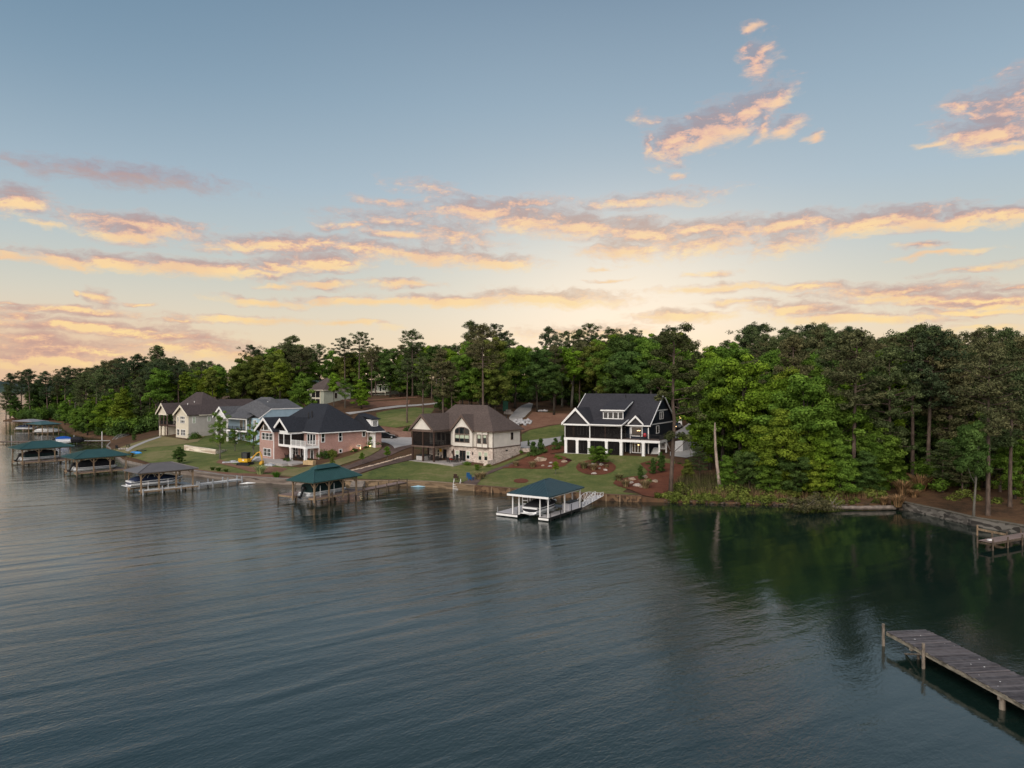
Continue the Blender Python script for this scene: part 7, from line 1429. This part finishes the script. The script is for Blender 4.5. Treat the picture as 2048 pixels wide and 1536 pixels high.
# reeds: many thin blades, one mass each
def reeds(name, label, pts, n, h, col, seed, cat='reeds', sp=.8):
    rnd = np.random.RandomState(seed); V = []; F = []; T = []; P_ = np.array([tuple(p)[:2] for p in pts]); a = P_.min(0); b = P_.max(0); g = a+rnd.rand(n*3, 2)*(b-a); g = g[inside(g, [tuple(p) for p in P_])][:n]; z = TZ(g)
    for (x, y), zz in zip(g, z):
        L = h*(.5+.7*rnd.rand()); a_ = rnd.rand()*6.283; o = len(V); w = .03+.02*rnd.rand(); lx = rnd.randn()*.18*L; ly = rnd.randn()*.18*L; c, s = math.cos(a_)*w, math.sin(a_)*w; tn = rnd.rand()
        for t in (0, .6, 1.): V += [(x+lx*t*t-c*(1-t*.8), y+ly*t*t-s*(1-t*.8), zz-.1+L*t), (x+lx*t*t+c*(1-t*.8), y+ly*t*t+s*(1-t*.8), zz-.1+L*t)]; T += [tn, tn]
        F += [(o, o+1, o+3, o+2), (o+2, o+3, o+5, o+4)]
    me = bpy.data.meshes.new(name); me.from_pydata(V, [], F); at = me.attributes.new('tone', 'FLOAT', 'POINT'); at.data.foreach_set('value', T); me.materials.append(M_LEAF); me.update(); o = bpy.data.objects.new(name, me); COL.objects.link(o); o.color = tuple(col)+(1,); tag(o, label, cat, kind='stuff'); return o
reeds('reeds', 'tall green and tan reeds on the bank below the driveway pad', [(23.,104.6),(36,103.6),(42,106.),(36,116),(27,114)], 3400, 1.6, (.075,.070,.035), 1); reeds('dry_reeds', 'dry straw coloured reeds along the water line right of the tall pine', [(26,103.6),(52,101.2),(54,103.5),(28,105.8)], 2600, 1.1, (.15,.105,.06), 2)
for i, (px, py, h, lb) in enumerate([(1795,1014,1.9,'dry tan grass mound hanging over the start of the stone wall'),(1806,990,2.6,'tall dry cane clump behind the left end of the stone wall'),(1840,982,2.9,'tallest dry cane clump on the right pine straw bank'),(1828,996,1.5,'small dry clump between the two tall cane clumps'),(1768,1010,1.4,'dry clump at the water left of the stone wall')]):
    q = hit1(px, py); tuft(q.x, q.y, h, (.20, .13, .07), lb, cat='dry grass', name='dry_cane', group='dry cane clumps on the right bank')
# fallen tree top at the water
q0 = PW(1640, 1016, .3); F_ = thing('fallen_tree', 'fallen pine top with a pale log lying in the water below the wood', 'fallen tree', q0[:]); mb = MB(); a = PW(1790, 1015, .35)-q0; b = PW(1590, 1018, .5)-q0; mb.path([tuple(a), tuple(a*.5+b*.1), (0, 0, .2), tuple(b)], [.3, .25, .18, .08], 8); rnd = random.Random(5)
for i in range(26): t = rnd.random(); s = b*(t*1.0)+a*(.25*(1-t)); e = s+Vector((rnd.uniform(-1.8, 1.5), rnd.uniform(-1.6, 1.6), rnd.uniform(.2, 1.7))); mb.path([tuple(s), tuple(e)], [.05, .015], 4)
mb.obj('trunk', M_BARK_W if False else mat('grey_log', (.20, .165, .14), .9, .2, var=.3), F_); rn = np.random.RandomState(3); cs = []; rr = []
for i in range(64): t = rn.rand(); s = b*(t*1.05)+a*(.12*(1-t)); cs.append(np.array(s)+np.array([rn.randn()*.8, rn.randn()*1.1, abs(rn.randn())*.7+.1])); rr.append(.45+.4*rn.rand())
C, N, S, T = clumps(np.array(cs), rr, 60, rn, .3, flat=.5, up=.5); o = bpy.data.objects.new('branches', leaves('branches', C, N, S, T, aspect=.4)); COL.objects.link(o); o.parent = F_; o.color = (.080, .078, .040, 1)

# stones, roots and dead twigs along the natural bank
mb = MB(); rnd = random.Random(12); bk = [PW(x, y, 0) for x, y in SH_PX if 1284 <= x <= 1806]
for i in range(240):
    k = rnd.randrange(len(bk)-1); f = rnd.random(); q = bk[k]+(bk[k+1]-bk[k])*f; w = rnd.uniform(.10, .34)
    mb.blob((q.x+rnd.uniform(-.3, .3), q.y+rnd.uniform(-.35, .9), rnd.uniform(-.02, .25)), w, (1.3, .9, .6), i, .3, 1)
for i in range(90):
    k = rnd.randrange(len(bk)-1); f = rnd.random(); q = bk[k]+(bk[k+1]-bk[k])*f; e = Vector((rnd.uniform(-1.6, 1.6), rnd.uniform(-1.2, .6), rnd.uniform(-.35, .5))); mb.path([(q.x, q.y+.5, .35), (q.x+e.x*.5, q.y+.3+e.y*.5, .4+e.z*.4), (q.x+e.x, q.y+.3+e.y, .3+e.z)], [.045, .03, .012], 4)
tag(mb.obj('bank_debris', mat('wet_debris', (.085, .062, .045), .9, .3, var=.5, scale=1.5)), 'dark stones, roots and dead twigs along the natural bank', 'debris', kind='stuff')
mass('bank_weeds', 'mixed green weeds trailing over the natural bank into the water', [[(p_.x, p_.y-.5) for p_ in bk]+[(p_.x, p_.y+1.6) for p_ in bk[::-1]]], .8, (.3, .75), (-.25, .2), 'olive', per=110, size=.26, seed=41, cat='weeds')
mass('shore_bushes', 'low green shrubs along the bank between the fallen tree and the stone wall', [[(49,104.5),(58,102.6),(62,100.5),(64,104),(56,107),(49,107.5)]], .22, (.6, 1.4), (0, .9), 'green', seed=42, cat='bushes')
mass('undergrowth', 'patchy low green plants on the pine straw of the right bank', [[(60,97),(66,86),(80,84),(86,98),(72,108),(62,106)]], .09, (.4, .9), (-.1, .3), 'olive', seed=43, per=120, size=.3)
# ------------------------------------------------------------------ leave out the scattered trees of which nothing can be seen
bpy.context.view_layer.update(); dg = bpy.context.evaluated_depsgraph_get(); seen = {}; t_o = Vector((0, 0, H0))
for py in np.arange(640, 1006, 3.2):
    for px in np.arange(1, 2048, 3.9):
        ok, l, n, i, ob, mt = SC.ray_cast(dg, t_o, ray(px+(py*7) % 3, py).normalized())
        if ok and ob.parent is not None: seen[ob.parent.name] = seen.get(ob.parent.name, 0)+1
keep = []
for a in ALLT:
    if seen.get(a[0].name, 0) >= 3: keep.append(a)
    else:
        for c in children(a[0]): bpy.data.objects.remove(c)
        bpy.data.objects.remove(a[0])
ALLT[:] = keep
print('kept', len(keep), 'broad', sum(a[1] == 'b' for a in keep))
# ------------------------------------------------------------------ labels of the woodland trees, from where they stand
ORD = ['leftmost','second','third','fourth','fifth','sixth','seventh','eighth','ninth','tenth','eleventh','twelfth','thirteenth','fourteenth','fifteenth','sixteenth','seventeenth','eighteenth','nineteenth','twentieth','twenty-first','twenty-second','twenty-third','twenty-fourth','twenty-fifth','twenty-sixth','twenty-seventh','twenty-eighth','twenty-ninth','thirtieth']
REG = [(210,'on the far left point'),(330,'beyond the left cove'),(520,'behind the tan and blue houses'),(640,'left of the back house'),(810,'around the back house'),(1045,'behind the white house'),(1350,'behind the navy house'),(1540,'right of the dead snag'),(1760,'above the fallen brush'),(9999,'above the right lake wall')]
bins = {}
for r, kind, x, y, h, tone in ALLT:
    px = 1024+x/y*FP; top = 768-(r.location.z+h-H0)/y*FP; reg = next(i for i, (a, b) in enumerate(REG) if px < a)
    row = 'skyline' if top < skyline(px)+14 else ('lower' if top > skyline(px)+70 else 'middle')
    bins.setdefault((reg, row, tone), []).append((px, r))
for (reg, row, tone), L in bins.items():
    L.sort(key=lambda q: q[0]); w = WORD[tone]; rw = {'skyline': 'topping the skyline', 'lower': 'in the lower rows', 'middle': 'in the middle rows'}[row]
    for i, (px, r) in enumerate(L):
        r['label'] = (w+' '+rw+' '+REG[reg][1]) if len(L) == 1 else f'{w} {rw} {REG[reg][1]}, '+('leftmost' if i == 0 else ('rightmost' if i == len(L)-1 else ORD[i]+' from left'))
        r['group'] = 'trees '+REG[reg][1]
        if len(r['label'].split()) > 16: r['label'] = r['label'].replace('topping the skyline', 'on the skyline').replace('broadleaf tree', 'broadleaf')
print('TREES', len(ALLT), 'broad', sum(a[1] == 'b' for a in ALLT))
